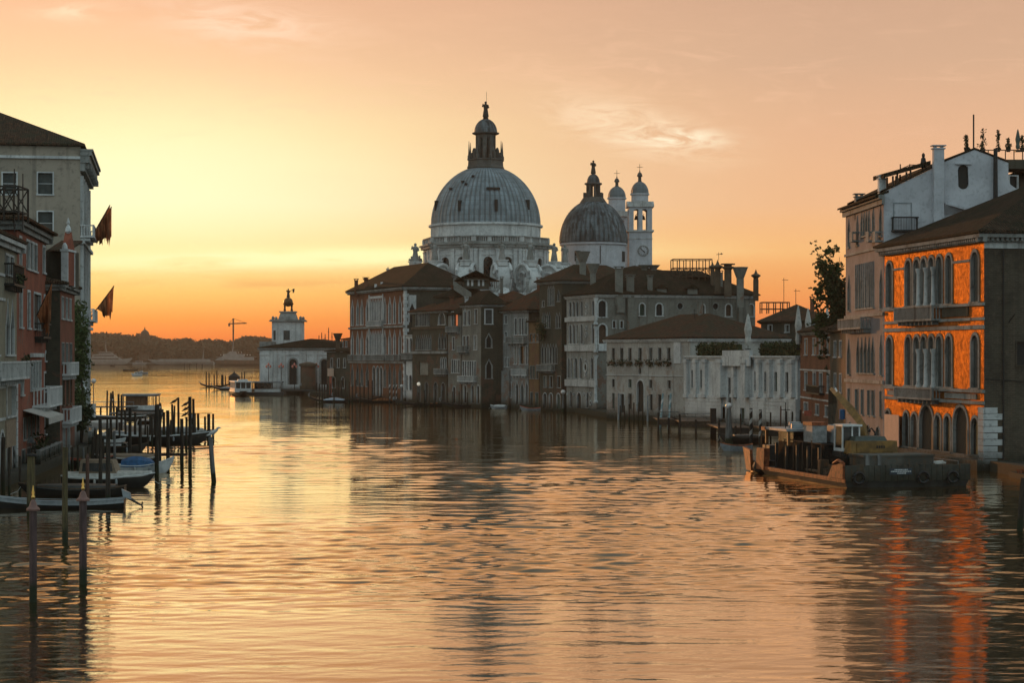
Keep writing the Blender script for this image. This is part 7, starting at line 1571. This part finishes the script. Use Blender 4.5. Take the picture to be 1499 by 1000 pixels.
# birds
def gull(px, y, D, label, mat=IRON, s=1.0):
    p = P(px, y, D); t = wthing('sea_bird', label, 'bird', p, 'birds perched on the posts'); mb = MB()
    mb.tube([p + Vector((-.28 * s, 0, -.02)), p + Vector((-.14 * s, 0, .1 * s)), p + Vector((.02, 0, .17 * s)), p + Vector((.15 * s, 0, .26 * s)), p + Vector((.2 * s, 0, .36 * s)), p + Vector((.27 * s, 0, .37 * s)), p + Vector((.36 * s, 0, .35 * s))], [.02, .07 * s, .1 * s, .065 * s, .05 * s, .045 * s, .01], 8)
    mb.build('body', mat, t, True)
    for q in (-1, 1): mb = MB(); mb.add([p + Vector((.1 * s, q * .06, .2 * s)), p + Vector((-.12 * s, q * .1, .16 * s)), p + Vector((-.36 * s, q * .07, .0)), p + Vector((-.1 * s, q * .09, .05))], [(0, 1, 2, 3)]); mb.build('wing', mat, t)
    mb = MB()
    for q in (-.04, .04): mb.tube([p + Vector((0, q, .08)), p + Vector((.02, q, -.06))], .012, 4)
    mb.build('legs', mat, t)
gull(255, 591, 244, 'bird perched on a post, highest on the left', s=1.6); gull(272, 595, 238, 'bird at the top of the three beside the tallest post', s=1.6); gull(272, 602, 238, 'middle bird of the three beside the tallest post', s=1.5); gull(271, 610, 238, 'lowest bird of the three beside the tallest post', s=1.5)
gull(312.5, 638, 163, 'white gull on top of the lone leaning grey post', WPAINT, 1.7)
t = thing('bird_perch', 'slanting perch arms on the tall post where birds sit', 'perch', (px2(274, 238), 238, 0)); mb = MB()
for y in (596, 603, 611): mb.tube([(.35, .0, P(272, y + 3, 238).z - .35), (-.3, 0, P(272, y, 238).z)], .04, 4)
mb.build('arm', WOOD, t)
# posts of the middle distance
for k, (x, y0) in enumerate(((302, 544), (306, 546), (313.5, 548), (317.5, 543), (325.5, 549), (330, 550), (354, 545), (358, 544))): post(x, 0, y0, 1.7 if k != 4 else 4, f'post beside the far gondolas and the hut, {ORD[k]} from the left', WOOD_P, 'posts around the far gondolas', D=640)
for k, x in enumerate((270, 278, 288, 296)): post(x, 0, 532 + (k % 2), 1.4, f'stubby marker post far out on the basin, {ORD[k]} from the left', WOOD_P, 'markers on the basin', D=1650)
rr = random.Random(12); xs = [463.5, 468, 471.5, 475, 479, 484, 489, 495, 500, 505.5, 511, 516, 521, 527, 533, 539, 545]
for k, x in enumerate(xs): post(x, 0, 556 + rr.uniform(0, 9), 1.9, f'dark post of the gondola moorings left of the striped ones, {ORD[k]} from the left', WOOD_P, 'gondola moorings by the red palace', D=rr.uniform(430, 450))
for k, x in enumerate((570.5, 576, 580.5)): post(x, 0, 562, 2.0, f'black and white spiral post before the big red palace, {ORD[k]} of three from the left', IRON, 'spiral posts of the red palace', style='stripe', D=428)
for k, x in enumerate((613, 621, 628, 637, 648, 655, 663, 672, 684, 697, 706, 716, 725)): post(x, 0, 570 + rr.uniform(0, 8), 1.8, f'thin dark post below the loggia and tower houses, {ORD[k]} from the left', WOOD_P, 'moorings below the dark palaces', D=405 - (x - 613) * .12)
for k, x in enumerate((908, 914, 921, 928, 935, 941)): post(x, 0, 590 + rr.uniform(-3, 4), 2.0, f'dark post before the arched door of the seven-window palace, {ORD[k]} from the left', WOOD_P, 'moorings of the seven-window palace', D=313)
post(905.3, 0, 576, 2.8, 'pale grey post at the left door of the seven-window palace', GPAINT, D=318, style='cap' if False else 'plain'); post(948, 0, 579, 2.8, 'pale grey post right of the arched door of the seven-window palace', GPAINT, D=312)
post(965.5, 0, 576, 3.4, 'left one of two pale turquoise spiral posts by the dock', TURQ, 'turquoise spiral posts', lean=.45, style='stripe', D=281); post(977.5, 0, 576, 3.4, 'right one of two pale turquoise spiral posts by the dock', TURQ, 'turquoise spiral posts', lean=.4, style='stripe', D=279)
post(1099.3, 0, 598, 5, 'left one of two dark posts with cream spirals near the globe lamp', IRON, 'dark spiral posts', style='stripe', D=236, top2=CANVAS); post(1113, 0, 600, 5, 'right one of two dark posts with cream spirals near the globe lamp', IRON, 'dark spiral posts', style='stripe', D=234, top2=CANVAS)
for k, (x, y0, w_) in enumerate(((1128, 604, 2.5), (1143, 595, 2.2), (1151, 602, 2.5), (1160, 603, 3), (1172, 600, 3), (1084, 606, 2.5))): post(x, 0, y0, w_, f'post between the cream spirals and the brown house, {ORD[k]} built of the row' if False else ['slim post right of the cream spiral posts', 'thin reddish post with a rope, tallest beside the dark stage', 'post just right of the thin reddish one', 'post before the right wing of the low white palace', 'post below the brown four-window house', 'post just right of the globe lamp'][k], WOOD_P if k != 1 else MATS['reddish_post'], D=238)
post(1492, 778, 700, 9, 'dark leaning post rising from the water at the right photo edge', WOOD_P, lean=.25)
# lamps
def globe_lamp(px, D, ytop, label, lit=False, arm=0, thick=.12, base=.0):
    p = Vector((px2(px, D), D, base)); h = P(px, ytop, D).z - base; t = wthing('globe_lamp', label, 'lamp', p, None); mb = MB(); mb.tube([p + Vector((0, 0, -.6)), p + Vector((0, 0, h - .5))], [thick * 2.0, thick], 8); mb.build('post', WOOD_G, t)
    if arm: mb = MB(); mb.tube([p + Vector((0, 0, h - .5)), p + Vector((0, 0, h + 3.2)), p + Vector((-.5, 0, h + 3.8))], .06, 5); mb.build('arm', IRON, t)
    mb = MB(); r = .36 if not arm else .42; mb.lathe(p + Vector((0, 0, h - .55)), [(.02 + r * math.sin(math.pi * k / 8), r - r * math.cos(math.pi * k / 8)) for k in range(9)], 12); mb.build('globe', LAMPW if lit else GLOBE, t, True)
globe_lamp(1067, 232, 592, 'white globe lamp on a thick grey post between the docks and the dinghy', thick=.26); globe_lamp(824.3, 362, 573, 'white globe lamp on a post left of the medallion palace', arm=1, thick=.14); globe_lamp(588.2, 426, 564, 'white globe lamp on a thick grey post at the corner of the big red palace', thick=.2)
globe_lamp(612.8, 419, 561, 'small lit lamp on the dark front of the loggia palace', True, thick=.05)
globe_lamp(137, 300, 556, 'slim lamp silhouetted over the water right of the pale palace', thick=.05)
# docks on the right
def dock(x0, x1, D0, D1, z, label, rail=True, fas=WOOD_B):
    t = thing('timber_dock', label, 'dock', ((x0 + x1) / 2, (D0 + D1) / 2, 0)); sx, sy = x1 - x0, D1 - D0; mb = MB(); mb.box((0, 0, z - .15), (sx, sy, .15)); mb.build('deck', WOOD_B, t); mb = MB(); mb.box((0, -sy / 2 - .04, z - .75), (sx * .98, .08, .7)); mb.build('fascia', fas, t)
    n = max(2, int(sx / 1.4))
    for k in range(n + 1): mb = MB(); mb.tube([(-sx / 2 + sx * k / n, -sy / 2 - .12, -.6), (-sx / 2 + sx * k / n, -sy / 2 - .12, z + (.2 if k % 3 else .9))], .14, 6); mb.build('pile', WOOD, t)
    if rail:
        mb = MB(); mb.tube([(-sx / 2, -sy / 2, z + 1.0), (sx / 2, -sy / 2, z + 1.0)], .045, 5); mb.tube([(-sx / 2, -sy / 2, z + .55), (sx / 2, -sy / 2, z + .55)], .03, 5)
        for k in range(n * 2 + 1): mb.tube([(-sx / 2 + sx * k / n / 2, -sy / 2, z), (-sx / 2 + sx * k / n / 2, -sy / 2, z + 1.0)], .03, 4)
        mb.build('railing', WOOD_G, t)
dock(px2(962, 276), px2(992, 276), 274, 284, 1.5, 'timber dock behind the turquoise spiral posts'); dock(px2(993, 268), px2(1040, 268), 266, 282, 1.5, 'timber dock with an orange-brown edge before the low white palace'); dock(px2(1050, 250), px2(1098, 250), 248, 264, 1.3, 'low dark dock behind the white globe lamp', True, WOOD); dock(px2(1120, 238), px2(1208, 238), 236, 250, 1.5, 'dark boarded landing stage behind the work barge', False, WOOD)
t = thing('thick_pile', 'thick dark pile between the two docks of the low white palace', 'mooring post', (px2(1044, 262), 262, 0)); mb = MB(); mb.box((0, 0, -.6), (.75, .6, P(1044, 598, 262).z + .6)); mb.build('shaft', WOOD, t)

# ================================================================ WORK BARGE WITH EXCAVATOR
O_ = Vector((25.15, 154.6, 0)); ex = Vector((-.2126, .9771, 0)); ew = Vector((.9771, .2126, 0))
def bpt(s, w_, z): return O_ + ex * s + ew * w_ + Vector((0, 0, z))
def bb(mb, s0, s1, w0, w1, z0, z1, ts=0, tw=0): return mb.hexa([bpt(s0, w0, z0), bpt(s0, w1, z0), bpt(s1, w1, z0), bpt(s1, w0, z0), bpt(s0 + ts, w0 + tw, z1), bpt(s0 + ts, w1 - tw, z1), bpt(s1 - ts, w1 - tw, z1), bpt(s1 - ts, w0 + tw, z1)])
PLANK = plaster('weathered_planks', (.10, .096, .082), (.058, .056, .048), (.12, .06, .022), .9, .3)
t = wthing('work_barge', 'long dark work barge with planked stern and rusty orange-lit plates', 'barge', O_)
mb = MB(); mb.hexa([bpt(.3, .4, -.6), bpt(.3, 9.6, -.6), bpt(18, 9.6, -.6), bpt(18, .4, -.6), bpt(0, 0, .5), bpt(0, 10, .5), bpt(19.6, 10, .6), bpt(19.6, 0, .6)]); mb.build('hull', STEEL, t)
mb = MB(); bb(mb, 0, 19.6, -.08, .22, .5, .68); bb(mb, 0, 19.6, -.05, .0, .38, .5); mb.build('side_rail', RUST, t)
mb = MB()
k = .0
while k < 9.7: bb(mb, -.1 + rnd.uniform(-.02, .02), .14, k + .01, k + .44, .5, 1.72 + rnd.uniform(-.06, .06)); k += .46
mb.build('stern_planks', PLANK, t)
mb = MB(); bb(mb, .15, 3.2, 1.6, 7.2, 1.6, 2.4); bb(mb, .1, 3.25, 1.5, 7.3, 2.32, 2.46); mb.build('upper_bin', PLANK, t)
mb = MB(); bb(mb, .03, .09, 1.65, 1.95, 1.7, 2.5); bb(mb, .03, .09, 2.6, 2.9, 1.7, 2.5); mb.build('pale_posts', WOOD_G, t)
sg = MB(); bb(sg, -.16, -.13, 3.5, 5.3, .98, 1.45); o = sg.build('name_board', simple('dark_blue_board', (.02, .035, .05), .5), t)
mb = MB(); rr = random.Random(3)
for row, (w0, w1, z0) in enumerate(((3.9, 4.95, 1.31), (3.6, 5.25, 1.18), (4.1, 4.7, 1.04))):     # the faint unreadable lettering
    k = w0
    while k < w1: q = rr.uniform(.05, .13); bb(mb, -.172, -.164, k, k + q, z0, z0 + .08); k += q + .04
mb.build('lettering', WPAINT, o)
mb = MB(); mb.hexa([bpt(.2, -.15, .68), bpt(.2, .05, .68), bpt(3.3, .05, .68), bpt(3.3, -.15, .68), bpt(.2, -.15, 1.9), bpt(.2, .05, 1.9), bpt(2.4, .05, 1.6), bpt(2.4, -.15, 1.6)]); mb.tube([bpt(.3, -.1, 1.9), bpt(1.2, -.1, 2.05), bpt(2.2, -.1, 1.75)], .12, 6); mb.build('stern_plate', RUST, t)
mb = MB(); bb(mb, 7.2, 18.6, 1.0, 5.6, .55, 2.95, .4, .25); bb(mb, 3.6, 7.4, 1.4, 8.0, .55, 2.1); mb.build('hopper', simple('black_hopper', (.012, .012, .011), .85, spec=.05), t)
for s in (8, 10.5, 13, 15.5, 18): mb = MB(); bb(mb, s, s + .15, .88, 1.1, .55, 2.7); mb.build('hopper_rib', STEEL, t)
mb = MB()
for k in range(3): mb.tube([bpt(3.5 + k, .9 + .2 * k, .75), bpt(8 + k * 1.5, 1.0, .8)], .14, 6)
mb.build('deck_pipe', WOOD_B, t)
mb = MB(); bb(mb, 13.8, 19.8, .3, 3.3, 3.78, 3.96); wr = mb.build('wheelhouse_roof', GPAINT, t)
for s, w_ in ((14, .5), (19.4, .5), (19.4, 3.0), (14, 3.0)): mb = MB(); bb(mb, s, s + .2, w_, w_ + .2, 2.6, 3.8); mb.build('roof_post', WOOD_O if w_ < 2 else IRON, t)
mb = MB(); bb(mb, 18.9, 19.82, .22, .29, 3.68, 4.0); mb.build('roof_edge', RUST, wr)
mb = MB(); bb(mb, 14.6, 18.2, 1.2, 3.1, 2.85, 3.7); mb.build('wheelhouse', PANE, t)
mb = MB(); bb(mb, 11, 13, 1.5, 2.75, 2.9, 4.6); ct = mb.build('container', simple('grey_container', (.30, .30, .29), .6), t); mb = MB(); bb(mb, 10.95, 13.05, 1.45, 2.8, 4.35, 4.62); mb.build('container_lid', RUST, ct)
mb = MB(); bb(mb, 10.0, 13.5, 3.2, 5.2, 2.9, 4.35); mb.build('grey_cabin', GPAINT, t)
mb = MB(); mb.hexa([bpt(18.2, -.15, .4), bpt(18.2, .35, .4), bpt(20.2, .35, .4), bpt(20.2, -.15, .4), bpt(18.0, -.15, 2.2), bpt(18.0, .35, 2.2), bpt(19.9, .35, 2.2), bpt(19.9, -.15, 2.2)]); mb.build('bow_plate', RUST, t)
mb = MB(); c_ = bpt(20.4, .3, .55); mb.lathe(c_ - Vector((0, 0, .5)), [(.05, -.1), (.5, .1), (.62, .5), (.5, .9), (.05, 1.1)], 12); mb.build('tyre_fender', IRON, t)
# deck clutter
RUSTY = plaster('rusted_steel', (.085, .05, .03), (.05, .04, .034), (.19, .07, .02), .9, .6)
mb = MB(); q = [bpt(.35 + .1 * k, 7.4 + .5 * (k % 3), 1.75 + .02 * k) for k in range(9)]; mb.tube(q, .06, 5); mb.build('rope', CANVAS, t)
for k, (s_, w_, r) in enumerate(((-.22, 1.0, .42), (-.22, 6.2, .42), (-.22, 8.6, .42))):
    mb = MB(); c_ = bpt(s_, w_, .75); ring = [c_ + ew * (math.cos(a * .5236) * r) + Vector((0, 0, math.sin(a * .5236) * r)) for a in range(13)]; mb.tube(ring, .13, 6, False); mb.build('tyre_fender', IRON, t)
mb = MB()
for s_ in range(8): mb.tube([bpt(1.0 + s_ * 2.3, 9.6, .6), bpt(1.0 + s_ * 2.3, 9.6, 1.9)], .04, 5)
for z_ in (1.25, 1.9): mb.tube([bpt(1.0, 9.6, z_), bpt(17.1, 9.6, z_)], .035, 5)
mb.build('deck_railing', WOOD_G, t)
for k, (s_, w_, a_, h_) in enumerate(((3.9, .8, .9, .7), (5.0, .75, .7, .9), (6.1, .8, .9, .5), (6.9, .6, .6, 1.2))): mb = MB(); bb(mb, s_, s_ + a_, w_, w_ + .8, .6, .6 + h_, .04, .04); mb.build('deck_box', RUSTY if k % 2 else WOOD_B, t)
mb = MB()
for k in range(5): mb.tube([bpt(7.5 + k * 2.1, .9, .65), bpt(7.7 + k * 2.1, 1.0, 3.0 + .2 * (k % 2))], .05, 5)
mb.tube([bpt(7.6, .95, 3.0), bpt(16.2, .95, 3.05)], .04, 5); mb.build('side_stanchion', RUSTY, t)
mb = MB(); mb.lathe(bpt(17.0, 2.2, 3.95), [(.5, 0), (.55, .25), (.5, .5), (.1, .55)], 12); mb.box(bpt(15.4, 1.8, 3.96), (.9, .7, .4)); mb.build('roof_gear', GPAINT, wr)
mb = MB(); mb.tube([bpt(16.5, 1.2, 3.9), bpt(16.5, 1.2, 6.1)], .04, 5); mb.tube([bpt(16.5, .8, 5.5), bpt(16.5, 1.6, 5.5)], .03, 4); mb.build('aerial', IRON, wr)
mb = MB(); bb(mb, 3.8, 7.0, 8.2, 9.3, .6, 1.5, .05, .05); bb(mb, 8.5, 12, 6.4, 8.8, .6, 1.9, .3, .3); mb.build('spoil_heap', RUSTY, t)
t2 = wthing('tug_bow', 'rusty orange-lit bow of a second hull at the far end of the work barge', 'boat', bpt(23, 1, 0)); mb = MB(); mb.hexa([bpt(21.0, .4, -.4), bpt(21.0, 4.5, -.4), bpt(25, 4.5, -.4), bpt(23.6, .7, -.4), bpt(20.8, .1, 1.0), bpt(20.8, 4.6, 1.0), bpt(25.5, 4.6, 1.1), bpt(24.2, .5, 1.1)]); mb.build('hull', STEEL, t2)
mb = MB(); mb.hexa([bpt(22.0, .05, .1), bpt(22.0, .3, .1), bpt(23.8, .5, .1), bpt(23.8, .25, .1), bpt(21.7, -.15, 1.9), bpt(21.7, .1, 1.9), bpt(24.3, .4, 2.1), bpt(24.3, .1, 2.1)]); mb.build('bow_plate', RUST, t2); mb = MB(); bb(mb, 21.6, 23.4, 1.6, 3.4, 1.0, 2.3); mb.build('winch_housing', STEEL, t2)
for s in (21.4, 22.6): mb = MB(); mb.tube([bpt(s, 1.2, 1.0), bpt(s, 1.2, 3.3)], .05, 5); mb.build('mast', WOOD_O, t2)
# excavator
t = wthing('excavator', 'yellow and white excavator with a raised dark arm standing on the barge', 'excavator', bpt(5, 2, 3)); 
mb = MB(); bb(mb, 4.2, 5.6, 2.1, 6.0, 2.35, 3.35, .05, .05); bb(mb, 4.15, 4.3, 2.6, 5.6, 2.5, 3.2); cw = mb.build('counterweight', YELL, t)
mb = MB(); rr = random.Random(8); k = 4.2
while k < 4.95: q = .12; bb(mb, 4.12, 4.14, k, k + q, 2.8, 3.0); k += .19
mb.build('lettering', IRON, cw)
mb = MB(); bb(mb, 4.6, 7.0, 2.6, 5.3, 3.35, 3.68, .15, .15); mb.build('engine_hood', simple('green_grey_hood', (.05, .065, .055), .5), t)
mb = MB(); bb(mb, 5.6, 7.4, 1.8, 5.8, 2.1, 2.5); bb(mb, 4.6, 8.4, 2.2, 5.4, 1.9, 2.3); mb.build('turntable', STEEL, t)
mb = MB(); bb(mb, 5.7, 7.3, 2.0, 3.4, 2.3, 4.5, .12, .06); cabn = mb.build('cab', PANE, t)
mb = MB()
for s, w_ in ((5.65, 1.95), (7.3, 1.95), (5.65, 3.35), (7.3, 3.35), (5.65, 2.75)): mb.hexa([bpt(s, w_, 2.3), bpt(s, w_ + .12, 2.3), bpt(s + .12, w_ + .12, 2.3), bpt(s + .12, w_, 2.3), bpt(s + .06, w_ + .03, 4.5), bpt(s + .06, w_ + .13, 4.5), bpt(s + .16, w_ + .13, 4.5), bpt(s + .16, w_ + .03, 4.5)])
bb(mb, 5.55, 7.5, 1.95, 3.6, 4.45, 4.6); bb(mb, 5.6, 7.4, 1.93, 3.45, 2.25, 2.75); mb.build('cab_frame', WPAINT, cabn)
mb = MB(); A = [P(1266, 642, 162), P(1262, 622, 163), P(1246, 600, 165), P(1226, 578, 168), P(1217, 570, 170)]
mb.tube(A, [.30, .34, .42, .30, .18], 4); mb.build('boom', YELL, t); mb = MB(); mb.tube([P(1236, 595, 166) + Vector((0, -.4, 0)), P(1222, 569, 169) + Vector((0, -.3, 0))], .09, 6); mb.build('ram', WPAINT, t)
mb = MB(); mb.tube([P(1217, 569, 170), P(1219, 590, 171), P(1216, 628, 171)], [.24, .38, .22], 4); mb.hexa([P(1206, 652, 171), P(1224, 652, 171), P(1224, 652, 172.4), P(1206, 652, 172.4), P(1209, 626, 171), P(1226, 628, 171), P(1226, 628, 172.4), P(1209, 626, 172.4)]); mb.build('stick_and_bucket', simple('dark_brown_arm', (.05, .035, .02), .6), t)
mb = MB(); mb.tube([P(1267, 645, 163), P(1270, 632, 163), P(1276, 627, 163), P(1281, 634, 163), P(1281, 645, 163)], .07, 6); mb.lathe(P(1273, 633, 163), [(.02, 0), (.1, .05), (.1, .15), (.02, .2)], 8); mb.build('hose', IRON, t)
mb = MB(); q = P(1233, 614, 205); mb.lathe(q, [(.3, 0), (.3, .95), (.2, 1.0)], 12); tag(mb.build('blue_barrel', BLUE), 'bright blue barrel behind the excavator arm', 'barrel')
t = thing('quay_stage', 'narrow stone stage with rubble at the right photo edge', 'landing stage', (42.0, 166, 0)); mb = MB(); mb.box((-.1, 0, -.5), (1.8, 6, .95)); mb.build('stage', DBROWN, t); mb = MB(); rr = random.Random(2)
for k in range(14): mb.box((rr.uniform(-1.2, .2), rr.uniform(-3, 1), .45), (rr.uniform(.1, .35), rr.uniform(.1, .3), rr.uniform(.1, .35)), rr.uniform(0, 3))
mb.build('debris', RUST, t)

# ================================================================ FAR SHORE
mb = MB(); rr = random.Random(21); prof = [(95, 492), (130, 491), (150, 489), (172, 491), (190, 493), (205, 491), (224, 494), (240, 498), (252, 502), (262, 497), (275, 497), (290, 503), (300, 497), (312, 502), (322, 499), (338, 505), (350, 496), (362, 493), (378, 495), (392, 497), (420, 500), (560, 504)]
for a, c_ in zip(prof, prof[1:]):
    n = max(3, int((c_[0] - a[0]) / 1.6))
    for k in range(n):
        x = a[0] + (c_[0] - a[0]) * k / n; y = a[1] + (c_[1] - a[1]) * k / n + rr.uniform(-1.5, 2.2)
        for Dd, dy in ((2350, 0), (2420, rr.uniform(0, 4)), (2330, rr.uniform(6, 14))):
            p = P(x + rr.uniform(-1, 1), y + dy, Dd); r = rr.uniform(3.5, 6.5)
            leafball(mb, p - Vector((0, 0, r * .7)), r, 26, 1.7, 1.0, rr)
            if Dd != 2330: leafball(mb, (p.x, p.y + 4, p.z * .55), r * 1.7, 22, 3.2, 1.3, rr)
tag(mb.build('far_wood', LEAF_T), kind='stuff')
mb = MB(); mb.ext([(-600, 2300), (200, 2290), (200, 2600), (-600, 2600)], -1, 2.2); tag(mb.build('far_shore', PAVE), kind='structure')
mb = MB(); vs = []; n = 60
for k in range(n + 1): x = -620 + 900 * k / n; z = 20 + 8 * math.sin(k * .45) + rr.uniform(-2, 2); vs += [(x, 2440, 0), (x, 2440, z), (x, 2560, 0)]
mb.add(vs, [(3 * k, 3 * k + 3, 3 * k + 4, 3 * k + 1) for k in range(n)] + [(3 * k + 1, 3 * k + 4, 3 * k + 5, 3 * k + 2) for k in range(n)]); tag(mb.build('far_hill', LEAF_T), kind='structure')
t = thing('far_church_tower', 'small domed tower rising from the far hazy wood', 'tower', (px2(212, 2340), 2340, 0)); mb = MB(); mb.box((0, 0, 5), (11, 11, P(0, 494, 2340).z - 5)); mb.build('shaft', BROWN, t); mb = MB(); z = P(0, 494, 2340).z; mb.lathe((0, 0, z), [(7.2, 0), (7.2, 1), (5.0, 1.4), (5.0, 4), (4.4, 6), (2.2, 8), (.8, 9), (.3, 12)], 8); mb.build('cupola', BROWN, t)
t = thing('tower_crane', 'tower crane silhouetted above the far wood', 'crane', (px2(341.5, 2300), 2300, 0)); zc = P(0, 474, 2300).z; mb = MB(); mb.tube([(0, 0, 0), (0, 0, zc + 6)], .9, 4); mb.build('mast', WOOD_B, t); mb = MB(); mb.tube([(-5.5, 0, zc), (15, 0, zc + .6)], .65, 4); mb.tube([(0, 0, zc + 6), (14, 0, zc + .8)], .2, 4); mb.tube([(0, 0, zc + 6), (-5, 0, zc)], .2, 4); mb.box((-4.6, 0, zc - 3), (2, 1.5, 3)); mb.build('jib', WOOD_B, t)
def yacht(px, D, L, label, tiers, mast, hm=YWHITE, lights=False, H=5.5, name='yacht', rev=1):
    t = thing(name, label, 'yacht' if name == 'yacht' else 'ship', (px2(px, D), D, 0), 0 if rev > 0 else math.pi, 'large vessels across the basin'); mb, fl, gw_, st = hull_mesh(L, L * .17, H, rise=2.2, stern=.9, fine=2.4, n=16); mb.build('hull', hm, t, True); fl.build('deck', YWHITE, t)
    z = H
    for k, (x0, x1, h) in enumerate(tiers):
        m = MB(); w_ = L * .065 * (1 - k * .12); m.hexa([(x0 * L, -w_, z - .3), (x1 * L, -w_, z - .3), (x1 * L, w_, z - .3), (x0 * L, w_, z - .3), (x0 * L + .5, -w_ * .95, z + h - .5), (x1 * L - h * 1.3, -w_ * .95, z + h - .5), (x1 * L - h * 1.3, w_ * .95, z + h - .5), (x0 * L + .5, w_ * .95, z + h - .5)]); o = m.build('deckhouse', YWHITE, t)
        m = MB(); m.box(((x0 + x1) / 2 * L - h * .3, -w_ - .02, z + .6), ((x1 - x0) * L * .82, .1, h * .32)); m.build('window_band', PANE, o)
        m = MB(); m.box(((x0 + x1) / 2 * L - h * .5, 0, z + h - .5), ((x1 - x0) * L * 1.02, w_ * 2.15, .28)); m.build('sun_deck', YWHITE, o); z += h
    m = MB(); m.tube([(mast * L, 0, z - 1), (mast * L - .8, 0, z + 5), (mast * L - .8, 0, z + 13)], [.7, .35, .12], 5); m.tube([(mast * L - .8, -2, z + 3.5), (mast * L - .8, 2, z + 3.5)], .2, 4); m.build('mast', YWHITE, t)
    if lights:
        for k in range(11): m = MB(); m.lathe((-L * .22 + k * L * .055, -L * .1, H + 5 + (2.6 if k in (3, 4, 5, 6) else 0)), [(.02, 0), (.5, .4), (.02, .8)], 6); m.build('deck_light', LAMPW, t)
yacht(160, 2230, 50, 'white many-decked yacht moored left, nearest the pale palace', ((-.42, .30, 3.4), (-.36, .18, 3.0), (-.22, .1, 2.6)), -.06)
yacht(265, 2240, 72, 'long low pale vessel moored in the middle of the far shore', ((-.45, .36, 2.6),), -.33, H=4.2, rev=-1)
yacht(348, 2150, 56, 'dark-hulled ship with a row of lit lamps near the customs house', ((-.3, .42, 3.6), (-.12, .3, 3.2), (0.02, .2, 2.6)), .1, hm=BROWN, lights=True, name='ship', rev=-1)
boat('moored_far_boat', 'small pale boat between the white yacht and the long vessel', (px2(205, 2220), 2220), 0, 16, 4, 2.2, YWHITE, YWHITE, cab=(-5, 3, 2.4, YWHITE), rise=1, seats=0)
# ================================================================ HAZE
mh = bpy.data.materials.new('haze'); mh.use_nodes = True; nt = mh.node_tree; nt.nodes.clear(); pv = nt.nodes.new('ShaderNodeVolumePrincipled'); mo = nt.nodes.new('ShaderNodeOutputMaterial')
pv.inputs['Color'].default_value = (1.0, .66, .42, 1); pv.inputs['Density'].default_value = 0.00010; pv.inputs['Anisotropy'].default_value = 0.0; nt.links.new(pv.outputs[0], mo.inputs['Volume'])
mb = MB(); mb.box((0, 1300, -3), (2400, 2700, 120)); tag(mb.build('haze', mh), kind='stuff')
